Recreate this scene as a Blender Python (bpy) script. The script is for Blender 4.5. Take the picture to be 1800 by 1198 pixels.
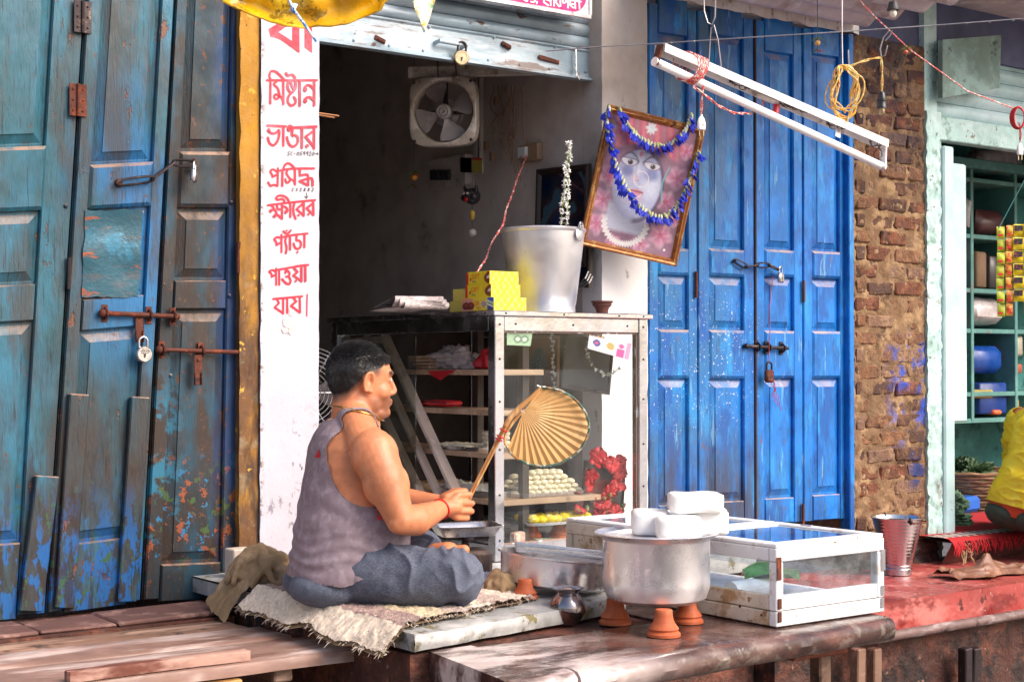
import bpy, bmesh, math, random
import numpy as np
from mathutils import Vector, Matrix, noise
random.seed(11)
scene = bpy.context.scene
for o in list(bpy.data.objects): bpy.data.objects.remove(o)
col = scene.collection

# ------------------------------------------------------------------ camera
FPX, CX, CY, HZ = 2700.0, 900.0, 599.0, 640.0
CAM = Vector((0.0, 0.0, 1.44))
_a = math.radians(53.13); _p = math.atan((HZ - CY) / FPX)
FW = Vector((math.cos(_a)*math.cos(_p), math.sin(_a)*math.cos(_p), math.sin(_p)))
RT = Vector((math.sin(_a), -math.cos(_a), 0.0))
UP = RT.cross(FW)
cam_d = bpy.data.cameras.new('camera'); cam = bpy.data.objects.new('camera', cam_d); col.objects.link(cam)
cam_d.sensor_width = 36.0; cam_d.lens = 54.0; cam_d.clip_start = 0.05; cam_d.clip_end = 3000
cam.matrix_world = Matrix(((RT.x, UP.x, -FW.x, CAM.x), (RT.y, UP.y, -FW.y, CAM.y), (RT.z, UP.z, -FW.z, CAM.z), (0, 0, 0, 1)))
scene.camera = cam

# ------------------------------------------------------------------ light
SUN_AZ, SUN_EL = math.radians(-62), math.radians(40)     # azimuth of the light measured from +X
w = bpy.data.worlds.new('World'); scene.world = w; w.use_nodes = True
nt = w.node_tree; nt.nodes.clear()
sky = nt.nodes.new('ShaderNodeTexSky'); sky.sky_type = 'NISHITA'; sky.sun_disc = False
sky.sun_elevation = SUN_EL; sky.sun_rotation = math.pi/2 - SUN_AZ
sky.air_density = 1.0; sky.dust_density = 4.0; sky.ozone_density = 1.0
bg = nt.nodes.new('ShaderNodeBackground'); bg.inputs[1].default_value = 0.11
wo = nt.nodes.new('ShaderNodeOutputWorld')
nt.links.new(sky.outputs[0], bg.inputs[0]); nt.links.new(bg.outputs[0], wo.inputs[0])
sd = bpy.data.lights.new('sun', 'SUN'); sd.energy = 2.1; sd.angle = math.radians(45); sd.color = (1.0, 0.89, 0.79)
sun = bpy.data.objects.new('sun', sd); col.objects.link(sun)
tl = Vector((math.cos(SUN_EL)*math.cos(SUN_AZ), math.cos(SUN_EL)*math.sin(SUN_AZ), math.sin(SUN_EL)))
sun.rotation_euler = tl.to_track_quat('Z', 'Y').to_euler(); sun.location = (4, -4, 8)
vs = scene.view_settings
vs.view_transform = 'Standard'; vs.look = 'None'; vs.gamma = 1.0; vs.use_curve_mapping = False
vs.exposure = 1.05

# ------------------------------------------------------------------ pixel rays -> points in the place
def ray(px, py): return FW + RT*((px-CX)/FPX) + UP*((CY-py)/FPX)
def PY(px, py, Y): d = ray(px, py); return CAM + d*((Y-CAM.y)/d.y)
def PZ(px, py, Z): d = ray(px, py); return CAM + d*((Z-CAM.z)/d.z)
def PX(px, py, X): d = ray(px, py); return CAM + d*((X-CAM.x)/d.x)
def PD(px, py, D): return CAM + ray(px, py)*D
def PN(px, py, p0, n): d = ray(px, py); return CAM + d*((Vector(p0)-CAM).dot(n)/d.dot(n))

# ------------------------------------------------------------------ mesh builder
def V(*a): return Vector(a)
def lerp(a, b, t): return a + (b-a)*t
class MB:
    def __init__(s): s.v = []; s.f = []; s.c = None
    def add(s, vs_, fs):
        b = len(s.v); s.v += [tuple(q) for q in vs_]; s.f += [tuple(i+b for i in f) for f in fs]; return s
    def obox(s, c, size, rot=None, ch=0.0):
        h = [q/2 for q in size]; ch = min(ch, min(h)*0.8); c = Vector(c)
        if ch <= 0:
            P = [V(x*h[0], y*h[1], z*h[2]) for x in (-1, 1) for y in (-1, 1) for z in (-1, 1)]
            F = [(0,1,3,2), (4,6,7,5), (0,4,5,1), (2,3,7,6), (0,2,6,4), (1,5,7,3)]
        else:
            P = []; idx = {}
            for x in (-1, 1):
                for y in (-1, 1):
                    for z in (-1, 1):
                        for ax in range(3):
                            q = [x*(h[0]-ch), y*(h[1]-ch), z*(h[2]-ch)]; sg = (x, y, z)[ax]; q[ax] = sg*h[ax]
                            idx[(x, y, z, ax)] = len(P); P.append(V(*q))
            F = []
            for ax in range(3):
                o1, o2 = [k for k in range(3) if k != ax]
                for sg in (-1, 1):
                    ring = []
                    for a_, b_ in ((-1,-1), (1,-1), (1,1), (-1,1)):
                        k = [0]*3; k[ax] = sg; k[o1] = a_; k[o2] = b_; ring.append(idx[(*k, ax)])
                    F.append(tuple(ring))
            for ax in range(3):
                o1, o2 = [k for k in range(3) if k != ax]
                for a_ in (-1, 1):
                    for b_ in (-1, 1):
                        k0 = [0]*3; k0[ax] = -1; k0[o1] = a_; k0[o2] = b_; k1 = list(k0); k1[ax] = 1
                        F.append((idx[(*k0, o1)], idx[(*k1, o1)], idx[(*k1, o2)], idx[(*k0, o2)]))
            for x in (-1, 1):
                for y in (-1, 1):
                    for z in (-1, 1): F.append(tuple(idx[(x, y, z, a_)] for a_ in range(3)))
        if rot is not None: P = [rot @ q for q in P]
        return s.add([q+c for q in P], F)
    def box(s, x0, x1, y0, y1, z0, z1, ch=0.0):
        return s.obox(((x0+x1)/2, (y0+y1)/2, (z0+z1)/2), (abs(x1-x0), abs(y1-y0), abs(z1-z0)), None, ch)
    def bar(s, a, b, wd, ht, up=(0, 0, 1), ch=0.0):
        a, b = Vector(a), Vector(b); x = (b-a); L = x.length; x.normalize(); up = Vector(up)
        y = up.cross(x); y.normalize(); z = x.cross(y)
        R = Matrix((x, y, z)).transposed()
        return s.obox((a+b)/2, (L, wd, ht), R, ch)
    def tube(s, pts, r, n=8, cap=True, closed=False, sx=1.0):
        pts = [Vector(p) for p in pts]; m = len(pts)
        rr = r if isinstance(r, (list, tuple)) else [r]*m
        t0 = (pts[1]-pts[0]).normalized(); nrm = t0.orthogonal().normalized(); V_ = []
        for i, p in enumerate(pts):
            if closed: t = (pts[(i+1) % m]-pts[i-1])
            else: t = (pts[min(i+1, m-1)]-pts[max(i-1, 0)])
            if t.length < 1e-9: t = t0
            t = t.normalized(); nrm = (nrm - t*nrm.dot(t))
            nrm = nrm.normalized() if nrm.length > 1e-6 else t.orthogonal().normalized()
            bn = t.cross(nrm)
            for k in range(n):
                a_ = 2*math.pi*k/n; V_.append(p + nrm*(math.cos(a_)*rr[i]*sx) + bn*(math.sin(a_)*rr[i]))
        F = []
        for i in range(m if closed else m-1):
            j = (i+1) % m
            for k in range(n): F.append((i*n+k, i*n+(k+1) % n, j*n+(k+1) % n, j*n+k))
        if cap and not closed: F.append(tuple(range(n-1, -1, -1))); F.append(tuple((m-1)*n+k for k in range(n)))
        return s.add(V_, F)
    def lathe(s, prof, n=32, M=None, arc=(0, 2*math.pi)):
        full = abs(arc[1]-arc[0]-2*math.pi) < 1e-6; V_ = []; m = len(prof); cnt = n if full else n+1
        for (r, z) in prof:
            for k in range(cnt):
                a_ = arc[0]+(arc[1]-arc[0])*k/n; V_.append(V(r*math.cos(a_), r*math.sin(a_), z))
        F = []
        for i in range(m-1):
            for k in range(n):
                k2 = (k+1) % cnt
                F.append((i*cnt+k, i*cnt+k2, (i+1)*cnt+k2, (i+1)*cnt+k))
        if M is not None: V_ = [M @ q for q in V_]
        return s.add(V_, F)
    def prism(s, poly, off):
        poly = [Vector(p) for p in poly]; n = len(poly); off = Vector(off)
        return s.add(poly+[p+off for p in poly], [tuple(range(n)), tuple(range(2*n-1, n-1, -1))]+[(i, (i+1) % n, n+(i+1) % n, n+i) for i in range(n)])
    def grid(s, nu, nv, fn, cu=False):
        V_ = [fn(i/(nu if cu else nu-1), j/(nv-1)) for j in range(nv) for i in range(nu)]
        F = [(j*nu+i, j*nu+(i+1) % nu, (j+1)*nu+(i+1) % nu, (j+1)*nu+i) for j in range(nv-1) for i in range(nu if cu else nu-1)]
        return s.add(V_, F)
    def ell(s, c, r, rot=None, nu=16, nv=10):
        c = Vector(c); V_ = []; F = []
        for j in range(1, nv):
            th = math.pi*j/nv
            for i in range(nu):
                ph = 2*math.pi*i/nu
                q = V(r[0]*math.sin(th)*math.cos(ph), r[1]*math.sin(th)*math.sin(ph), r[2]*math.cos(th)); V_.append(q)
        V_ += [V(0, 0, r[2]), V(0, 0, -r[2])]; a_ = len(V_)-2; b_ = a_+1
        for j in range(nv-2):
            for i in range(nu): F.append((j*nu+i, (j+1)*nu+i, (j+1)*nu+(i+1) % nu, j*nu+(i+1) % nu))
        for i in range(nu):
            F.append((a_, i, (i+1) % nu)); F.append((b_, (nv-2)*nu+(i+1) % nu, (nv-2)*nu+i))
        if rot is not None: V_ = [rot @ q for q in V_]
        return s.add([q+c for q in V_], F)
    def caps(s, a, b, ra, rb, n=14):
        """tapered capsule"""
        a, b = Vector(a), Vector(b); d = (b-a).normalized(); pts = []; rr = []
        for k in range(5): t = k/5*math.pi/2; pts.append(a-d*(ra*math.cos(t))); rr.append(max(ra*math.sin(t), ra*0.05))
        pts.append(a); rr.append(ra); pts.append(b); rr.append(rb)
        for k in range(4, -1, -1): t = k/5*math.pi/2; pts.append(b+d*(rb*math.cos(t))); rr.append(max(rb*math.sin(t), rb*0.05))
        return s.tube(pts, rr, n)
    def jitter(s, amp, freq=8.0, seed=0.0):
        sd_ = V(seed, seed*1.7, -seed)
        s.v = [tuple(Vector(q)+noise.noise_vector(Vector(q)*freq+sd_)*amp) for q in s.v]; return s
    def build(s, name, mat, parent=None, smooth=None, group=None, raw=False):
        return link_mesh(name, s.v, s.f, mat, parent, smooth, raw)

def W(o):
    return (W(o.parent) @ o.matrix_parent_inverse @ o.matrix_basis) if o.parent else o.matrix_basis.copy()
def set_parent(o, p):
    if p is not None:
        o.parent = p; o.matrix_parent_inverse = W(p).inverted()
def link_mesh(name, verts, faces, mat, parent=None, smooth=None, raw=False):
    A = np.array([tuple(q) for q in verts], dtype=float)
    c = V((A[:, 0].min()+A[:, 0].max())/2, (A[:, 1].min()+A[:, 1].max())/2, A[:, 2].min())
    if raw: c = V(0, 0, 0)
    me = bpy.data.meshes.new(name); me.from_pydata((A-np.array(c)).tolist(), [], faces); me.validate()
    bm = bmesh.new(); bm.from_mesh(me); bmesh.ops.recalc_face_normals(bm, faces=bm.faces); bm.to_mesh(me); bm.free()
    if smooth:
        me.shade_smooth(); me.set_sharp_from_angle(angle=math.radians(smooth if smooth > 1 else 40))
    o = bpy.data.objects.new(name, me); col.objects.link(o); o.location = c
    if mat is not None: me.materials.append(mat)
    set_parent(o, parent)
    return o
def inst(src, loc, rot=None, scale=None, parent=None, name=None):
    """a further piece sharing the mesh of src"""
    o = bpy.data.objects.new(name or src.name.split('.')[0], src.data); col.objects.link(o)
    o.location = loc
    if rot is not None: o.rotation_euler = rot
    if scale is not None: o.scale = scale if isinstance(scale, (tuple, list)) else (scale,)*3
    set_parent(o, parent); return o
def tag(o, label=None, cat=None, group=None, kind=None):
    if label: o['label'] = label
    if cat: o['category'] = cat
    if group: o['group'] = group
    if kind: o['kind'] = kind
    return o
def thing(name, label, cat, loc, group=None):
    o = bpy.data.objects.new(name, None); col.objects.link(o); o.location = loc; o.empty_display_size = 0.05
    return tag(o, label, cat, group)

# ------------------------------------------------------------------ materials
def hx(h):
    h = h.lstrip('#'); r = []
    for k in (0, 2, 4):
        c = int(h[k:k+2], 16)/255; r.append(c/12.92 if c <= 0.04045 else ((c+0.055)/1.055)**2.4)
    return tuple(r)
def sc(c, k): return tuple(min(0.95, q*k) for q in c)
def wmat(name, base, layers=(), rough=.6, metal=0., bump=.25, bscale=60., var=.15, vscale=5., st=(1, 1, 1), bst=(1, 1, 1),
         trans=0., ior=1.45, coat=0., rvar=.12, emit=None, sss=0., bd=.004, spec=.5, dust=None):
    m = bpy.data.materials.new(name); m.use_nodes = True; t = m.node_tree; N = t.nodes; L = t.links
    bs = N['Principled BSDF']; base = hx(base) if isinstance(base, str) else base
    geo = N.new('ShaderNodeNewGeometry')
    sep = N.new('ShaderNodeSeparateXYZ'); L.new(geo.outputs['Position'], sep.inputs[0])
    def nz(scale, st_, detail=3., seed=0., rg=.62):
        mp = N.new('ShaderNodeMapping'); mp.inputs['Scale'].default_value = st_; mp.inputs['Location'].default_value = (seed*3.1, seed*1.7, seed*2.3)
        L.new(geo.outputs['Position'], mp.inputs[0])
        q = N.new('ShaderNodeTexNoise'); q.inputs['Scale'].default_value = scale; q.inputs['Detail'].default_value = detail; q.inputs['Roughness'].default_value = rg
        L.new(mp.outputs[0], q.inputs['Vector']); return q.outputs['Fac']
    def rng(x, a, b, c=0., d=1., smooth=True):
        q = N.new('ShaderNodeMapRange'); q.interpolation_type = 'SMOOTHSTEP' if smooth else 'LINEAR'
        for i, k in enumerate((a, b, c, d)): q.inputs[i+1].default_value = k
        L.new(x, q.inputs[0]); return q.outputs[0]
    def mth(op, a, b):
        q = N.new('ShaderNodeMath'); q.operation = op
        for i, k in enumerate((a, b)):
            if isinstance(k, (int, float)): q.inputs[i].default_value = k
            else: L.new(k, q.inputs[i])
        return q.outputs[0]
    def mix(f, a, b):
        q = N.new('ShaderNodeMix'); q.data_type = 'RGBA'; L.new(f, q.inputs[0])
        for i, k in ((6, a), (7, b)):
            if isinstance(k, tuple): q.inputs[i].default_value = (*k[:3], 1)
            else: L.new(k, q.inputs[i])
        return q.outputs[2]
    n0 = nz(vscale, st)
    c = mix(rng(n0, .3, .7), sc(base, 1-var), sc(base, 1+var))
    hgt = nz(bscale, bst, 3.)
    hmax = max([abs(q.get('h', 0)) for q in layers]+[0])
    for i, ly in enumerate(layers):
        cc = hx(ly['c']) if isinstance(ly['c'], str) else ly['c']
        f = rng(nz(ly.get('s', 8.), ly.get('st', (1, 1, 1)), ly.get('d', 4.5), ly.get('seed', i*4.7+1.3), ly.get('rg', .68)), ly.get('lo', .55), ly.get('hi', .6))
        for ax, a_, b_ in ly.get('m', ()): f = mth('MULTIPLY', f, rng(sep.outputs[ax], a_, b_))
        f = mth('MULTIPLY', f, ly.get('k', 1.0))
        c = mix(f, c, cc)
        if ly.get('h') and abs(ly['h']) == hmax and hmax > 0: hmax = -1; hgt = mth('ADD', hgt, mth('MULTIPLY', f, ly['h']))
    if dust:      # settled dust on ledges
        sn = N.new('ShaderNodeSeparateXYZ'); L.new(geo.outputs['Normal'], sn.inputs[0])
        f = mth('MULTIPLY', rng(sn.outputs[2], .2, .6), rng(nz(16., (1, 1, 1), 3., 5.), .35, .6, .25, .95)); c = mix(f, c, dust)
    L.new(c, bs.inputs['Base Color'])
    r_ = rng(nz(vscale*2.3, st, 2., 9.), .3, .7, max(.02, rough-rvar), min(1., rough+rvar)); L.new(r_, bs.inputs['Roughness'])
    bs.inputs['Metallic'].default_value = metal; bs.inputs['Specular IOR Level'].default_value = spec
    if trans: bs.inputs['Transmission Weight'].default_value = trans; bs.inputs['IOR'].default_value = ior
    if coat: bs.inputs['Coat Weight'].default_value = coat; bs.inputs['Coat Roughness'].default_value = .1
    if sss: bs.inputs['Subsurface Weight'].default_value = sss; bs.inputs['Subsurface Radius'].default_value = (.012, .005, .003); bs.inputs['Subsurface Scale'].default_value = 1.
    if emit: bs.inputs['Emission Color'].default_value = (*emit[0], 1); bs.inputs['Emission Strength'].default_value = emit[1]
    if bump:
        bp = N.new('ShaderNodeBump'); bp.inputs['Strength'].default_value = bump; bp.inputs['Distance'].default_value = bd
        L.new(hgt, bp.inputs['Height']); L.new(bp.outputs[0], bs.inputs['Normal'])
    return m
def vcmat(name, rough=.5, coat=0., noise_k=.0):
    """flat print: colours from the mesh's own colour attribute"""
    m = bpy.data.materials.new(name); m.use_nodes = True; t = m.node_tree; bs = t.nodes['Principled BSDF']
    a_ = t.nodes.new('ShaderNodeVertexColor'); a_.layer_name = 'print'; t.links.new(a_.outputs[0], bs.inputs['Base Color'])
    bs.inputs['Roughness'].default_value = rough; bs.inputs['Coat Weight'].default_value = coat
    return m
def glassmat(name, tint=(.9, .95, .93), rough=.02, alpha=.12, dust=.12):
    """thin pane: mirror-like film over a see-through sheet with some dust"""
    m = bpy.data.materials.new(name); m.use_nodes = True; t = m.node_tree; N = t.nodes; L = t.links; N.clear()
    out = N.new('ShaderNodeOutputMaterial'); tr = N.new('ShaderNodeBsdfTransparent'); tr.inputs[0].default_value = (*tint, 1)
    gl = N.new('ShaderNodeBsdfGlossy'); gl.inputs['Roughness'].default_value = rough; gl.inputs[0].default_value = (.9, .95, 1, 1)
    df = N.new('ShaderNodeBsdfDiffuse'); df.inputs[0].default_value = (.62, .62, .66, 1)
    lw = N.new('ShaderNodeLayerWeight'); lw.inputs[0].default_value = .5
    fr = N.new('ShaderNodeMath'); fr.operation = 'POWER'; fr.inputs[1].default_value = 4.; L.new(lw.outputs['Facing'], fr.inputs[0])
    ad = N.new('ShaderNodeMath'); ad.operation = 'ADD'; ad.inputs[1].default_value = .04+alpha; L.new(fr.outputs[0], ad.inputs[0])
    m1 = N.new('ShaderNodeMixShader'); L.new(ad.outputs[0], m1.inputs[0]); L.new(tr.outputs[0], m1.inputs[1]); L.new(gl.outputs[0], m1.inputs[2])
    geo = N.new('ShaderNodeNewGeometry'); nz = N.new('ShaderNodeTexNoise'); nz.inputs['Scale'].default_value = 7; nz.inputs['Detail'].default_value = 9; nz.inputs['Roughness'].default_value = .7
    L.new(geo.outputs['Position'], nz.inputs[0])
    mr = N.new('ShaderNodeMapRange'); mr.inputs[1].default_value = .42; mr.inputs[2].default_value = .75; mr.inputs[3].default_value = 0.0; mr.inputs[4].default_value = dust*1.8; L.new(nz.outputs['Fac'], mr.inputs[0])
    m2 = N.new('ShaderNodeMixShader'); L.new(mr.outputs[0], m2.inputs[0]); L.new(m1.outputs[0], m2.inputs[1]); L.new(df.outputs[0], m2.inputs[2])
    L.new(m2.outputs[0], out.inputs[0]); return m

MT = {}
X_, Y_, Z_ = 0, 1, 2
MT['teal'] = wmat('teal_paint', '#1d525f', [
    dict(c='#2a708c', s=3., lo=.44, hi=.64, st=(1, 1, .5)),
    dict(c='#4a7690', s=1.6, lo=.40, hi=.7, st=(1.5, 1, .35), m=((Z_, 1.95, 2.8),), k=.85),
    dict(c='#1a6fae', s=3.5, lo=.40, hi=.6, st=(1, 1, .4), m=((Z_, 1.2, 1.8), (Z_, 2.6, 2.1), (X_, 1.8, 2.05)), k=.85),
    dict(c='#3a3a3a', s=3., lo=.44, hi=.62, st=(2.2, 1, .4), k=.85),
    dict(c='#3a2c26', s=4., lo=.34, hi=.60, st=(1.6, 1, .4), m=((Z_, 1.60, 1.05),), k=.95),
    dict(c='#27272c', s=9., lo=.46, hi=.66, st=(2, 1, .4), m=((Z_, 1.7, 1.1),), k=.8),
    dict(c='#185a9a', s=20., lo=.49, hi=.54, st=(1.3, 1, .6), m=((Z_, 1.08, .80),), h=.4), dict(c='#2d211d', s=7., lo=.5, hi=.6, st=(2, 1, .5), m=((Z_, 1.1, .9),), k=.8),
    dict(c='#33573c', s=22., lo=.60, hi=.63, m=((Z_, 1.15, .9),)),
    dict(c='#6e4534', s=13., lo=.63, hi=.67, st=(1.2, 1, .5), rg=.75, h=-.9), dict(c='#141c20', s=30., lo=.60, hi=.63, st=(5, 1, .25), k=.7),
    dict(c='#5a3c30', s=40., lo=.64, hi=.69, st=(1, 1, .4)),
    dict(c='#a9c4cf', s=70., lo=.73, hi=.76, k=.8),
], rough=.5, bump=.6, bscale=90, var=.3, bst=(1.6, 1, .25), dust=(.33, .21, .15))
MT['darkteal'] = wmat('weathered_dark_teal_paint', '#1c323d', [
    dict(c='#33261f', s=4., lo=.36, hi=.6, st=(1.5, 1, .5)),
    dict(c='#174458', s=5., lo=.50, hi=.66, st=(1.4, 1, .5)),
    dict(c='#1c3f70', s=5., lo=.42, hi=.6, st=(1.4, 1, .3), m=((X_, 2.38, 2.47),), k=.8),
    dict(c='#226a86', s=9., lo=.5, hi=.58, m=((Z_, 1.5, 1.2), (Z_, .7, .85), (X_, 2.33, 2.24))),
    dict(c='#8f4a2c', s=17., lo=.56, hi=.59, m=((Z_, 1.2, .98), (Z_, .7, .82)), h=.5),
    dict(c='#40582f', s=15., lo=.58, hi=.61, m=((Z_, 1.15, .98), (Z_, .7, .82))),
    dict(c='#266f9c', s=15., lo=.59, hi=.62, m=((Z_, 1.2, .98), (Z_, .7, .82))),
    dict(c='#5c3a28', s=24., lo=.60, hi=.65),
    dict(c='#b9c0c0', s=75., lo=.74, hi=.77, k=.7),
], rough=.6, bump=.6, bscale=80, var=.3, bst=(1.6, 1, .25), dust=(.33, .21, .15))
MT['blue'] = wmat('blue_door_paint', '#0c70c4', [
    dict(c='#3c5f7d', s=2.2, lo=.24, hi=.5, st=(1, 1, .4), m=((X_, 5.25, 4.7), (Z_, 1.5, 2.5)), k=.95),  # greyer towards the upper left: awning shade put into the paint colour
    dict(c='#2a6ea4', s=3., lo=.32, hi=.58, m=((X_, 5.15, 4.8), (Z_, 2.4, 1.9)), k=.85),
    dict(c='#0a57a6', s=6., lo=.48, hi=.62, st=(1, 1, .5)),
    dict(c='#1f8ad0', s=7., lo=.52, hi=.66, st=(1.4, 1, .4)),
    dict(c='#3a3a44', s=5., lo=.36, hi=.58, st=(1.8, 1, .3), m=((Z_, 1.35, .8), (X_, 5.45, 5.0)), k=.9),
    dict(c='#0a2038', s=30., lo=.61, hi=.64, st=(5, 1, .25), k=.7),
    dict(c='#2c3242', s=9., lo=.48, hi=.66, st=(2, 1, .3), m=((Z_, 1.25, .75),), k=.7),
    dict(c='#dfe3e6', s=75., lo=.63, hi=.65, m=((Z_, 1.05, 1.35), (Z_, 1.95, 1.6), (X_, 5.25, 4.95)), h=.4),
    dict(c='#cfd6dc', s=30., lo=.70, hi=.72, m=((Z_, 1.15, 1.4), (Z_, 1.9, 1.6), (X_, 5.2, 4.95))),
    dict(c='#6fa4cc', s=10., lo=.60, hi=.68, st=(2.2, 1, .3), k=.75),
    dict(c='#6e5248', s=22., lo=.66, hi=.70, st=(1.2, 1, .4)),
    dict(c='#9fb6cf', s=60., lo=.73, hi=.76, k=.6),
], rough=.48, bump=.5, bscale=80, var=.22, bst=(1.6, 1, .25), dust=(.40, .31, .29))
MT['ochre'] = wmat('ochre_plaster', '#b07d26', [
    dict(c='#6d4a2c', s=5., lo=.36, hi=.56, st=(1, 1, .5), m=((Z_, 2.35, 1.7),)),
    dict(c='#8d7a60', s=7., lo=.52, hi=.62, m=((Z_, 2.0, 1.4),)),
    dict(c='#3e2c22', s=6., lo=.45, hi=.62, st=(2, 1, .5), m=((Z_, 2.2, 1.3),), k=.8),
    dict(c='#c9a03c', s=14., lo=.62, hi=.66, h=.4),
    dict(c='#33261f', s=40., lo=.66, hi=.7, h=-.5),
], rough=.8, bump=.6, bscale=50)
MT['whitewash'] = wmat('whitewashed_plaster', (.50, .49, .56), [
    dict(c='#b9aeb8', s=3., lo=.48, hi=.75, k=.6),
    dict(c='#8a8290', s=16., lo=.60, hi=.66, st=(1, 1, .7), m=((Z_, 1.5, .9),), h=-.4),
    dict(c='#5c5560', s=34., lo=.60, hi=.64, st=(1.4, 1, .8), m=((Z_, 1.4, 1.0), (X_, 2.66, 2.74)), h=-.4),
    dict(c='#8c7468', s=60., lo=.715, hi=.74, h=-.4),
    dict(c='#7a6256', s=26., lo=.54, hi=.6, m=((X_, 2.60, 2.578),), h=-.6),
], rough=.55, bump=.25, bscale=70, var=.05)
MT['letter'] = wmat('red_brush_paint', (.72, .012, .04), [dict(c=(.75, .16, .22), s=12., lo=.45, hi=.7, m=((Z_, 2.2, 2.3),), k=.75), dict(c=(.8, .78, .82), s=60., lo=.70, hi=.73)], rough=.5, bump=.1, var=.15, vscale=20)
MT['ink'] = wmat('black_ink', (.03, .03, .035), rough=.6, bump=0)
MT['concrete'] = wmat('pinkish_plaster', (.42, .345, .30), [
    dict(c=(.55, .50, .47), s=2.2, lo=.42, hi=.7),
    dict(c=(.78, .76, .77), s=3., lo=.2, hi=.4, m=((Z_, 1.98, 1.9),)),
    dict(c=(.25, .2, .18), s=14., lo=.64, hi=.7, st=(1, 1, .5), k=.6)], rough=.8, bump=.35, bscale=60)
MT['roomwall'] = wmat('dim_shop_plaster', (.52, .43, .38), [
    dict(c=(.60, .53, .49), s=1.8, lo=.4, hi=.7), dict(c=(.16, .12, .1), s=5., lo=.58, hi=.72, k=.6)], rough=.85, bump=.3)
MT['roomdark'] = wmat('near_black_plaster', (.07, .06, .055), rough=.9, bump=.3)  # near-black plaster, much darker than the right wall's
MT['shutter'] = wmat('grey_blue_shutter_paint', '#8fa3b0', [
    dict(c='#b5c0c9', s=5., lo=.45, hi=.65, st=(.4, 1, 2)),
    dict(c='#7d6a62', s=8., lo=.58, hi=.66, st=(.35, 1, 2.2), k=.85, h=-.3),
    dict(c='#5d4438', s=13., lo=.64, hi=.69, st=(.6, 1, 1.3), h=-.5),
    dict(c='#d9dde2', s=40., lo=.70, hi=.74, k=.7)], rough=.5, metal=.15, bump=.3, bscale=60)
MT['rust'] = wmat('rusty_iron', '#5a2f24', [dict(c='#8a4428', s=22., lo=.5, hi=.65), dict(c='#2c1d1c', s=15., lo=.58, hi=.7)], rough=.7, metal=.35, bump=.4, bscale=160)
MT['iron'] = wmat('dark_worn_iron', '#3d3436', [dict(c='#6e5a50', s=30., lo=.55, hi=.68)], rough=.5, metal=.7, bump=.25, bscale=140)
MT['steel'] = wmat('brushed_steel', (.62, .61, .64), [dict(c=(.45, .4, .38), s=18., lo=.62, hi=.75, k=.5)], rough=.24, metal=1., bump=.05, bscale=200, var=.05, rvar=.08)
MT['alu'] = wmat('dull_aluminium', (.84, .82, .85), [dict(c=(.55, .5, .5), s=9., lo=.55, hi=.75, k=.5), dict(c=(.86, .86, .9), s=60., lo=.68, hi=.74, k=.6)], rough=.34, metal=.90, bump=.09, bscale=22, var=.05, rvar=.14, bd=.006)
MT['brick'] = None
# ================================================================== SETTING
YF = 4.94            # plane of the shop fronts
ZP = 0.70            # top of the sweet shop's plinth
ZB = 0.64            # top of the stone bench
MT['street'] = wmat('damp_street_stone', (.11, .085, .075), [dict(c=(.05, .035, .03), s=2., lo=.45, hi=.6), dict(c=(.2, .16, .14), s=9., lo=.6, hi=.7)], rough=.55, bump=.6, bscale=12, bd=.02)
MB().add([(-300, -300, 0), (300, -300, 0), (300, 300, 0), (-300, 300, 0)], [(0, 1, 2, 3)]).build('ground', MT['street'])
tag(bpy.data.objects['ground'], kind='structure')

MT['plinthstone'] = wmat('worn_grey_stone', (.36, .36, .36), [dict(c=(.55, .54, .52), s=5., lo=.45, hi=.65), dict(c=(.13, .11, .07), s=7., lo=.55, hi=.66, h=-.4), dict(c=(.2, .17, .08), s=16., lo=.58, hi=.64, h=-.5)], rough=.45, bump=.5, bscale=40)
MT['redplinth'] = wmat('red_oxide_cement', '#a04440', [dict(c='#c2736c', s=4., lo=.45, hi=.65, st=(1, 1, 2)), dict(c='#7a2a28', s=5., lo=.52, hi=.62, st=(.6, 1, 1)), dict(c='#d8a9a2', s=22., lo=.63, hi=.68, st=(1.6, 1, .6)), dict(c='#59201e', s=12., lo=.62, hi=.67)], rough=.38, bump=.25, bscale=45, rvar=.2)
MT['underwall'] = wmat('dark_damp_masonry', '#4a2a22', [dict(c='#6e3f30', s=6., lo=.48, hi=.62), dict(c='#221514', s=4., lo=.5, hi=.64), dict(c='#8a6a5c', s=22., lo=.64, hi=.7)], rough=.8, bump=.9, bscale=22, bd=.02)

def rough_slab(x0, x1, y0a, y1, z0, z1, seed, nx=24, ny=10, amp=.006, y0b=None):
    """a slab with a worn, slightly wavy top and chipped front edge"""
    m = MB(); y0b = y0a if y0b is None else y0b
    def top(u, v):
        y0 = lerp(y0a, y0b, u); x = lerp(x0, x1, u); y = lerp(y0, y1, v)
        n_ = noise.noise(V(x*3, y*3, seed))
        fx = noise.noise(V(x*9, seed, 3.))*.012
        return V(x, y + (fx if v == 0 else 0), z1 + n_*amp - (.010 if v == 0 else 0))
    m.grid(nx, ny, top)
    def side(u, v):
        y0 = lerp(y0a, y0b, u); x = lerp(x0, x1, u); fx = noise.noise(V(x*9, seed, 3.))*.012
        return V(x, y0 + fx - .006*math.sin(v*math.pi) + noise.noise(V(x*14, v*3, seed))*.006, lerp(z0, z1-.010+noise.noise(V(x*3, y0*3, seed))*amp, v))
    m.grid(nx, 5, side)
    m.grid(2, 2, lambda u, v: V(x0, lerp(y0a, y1, u), lerp(z0, z1-.006, v))); m.grid(2, 2, lambda u, v: V(x1, lerp(y0b, y1, u), lerp(z0, z1-.006, v)))
    return m
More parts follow.
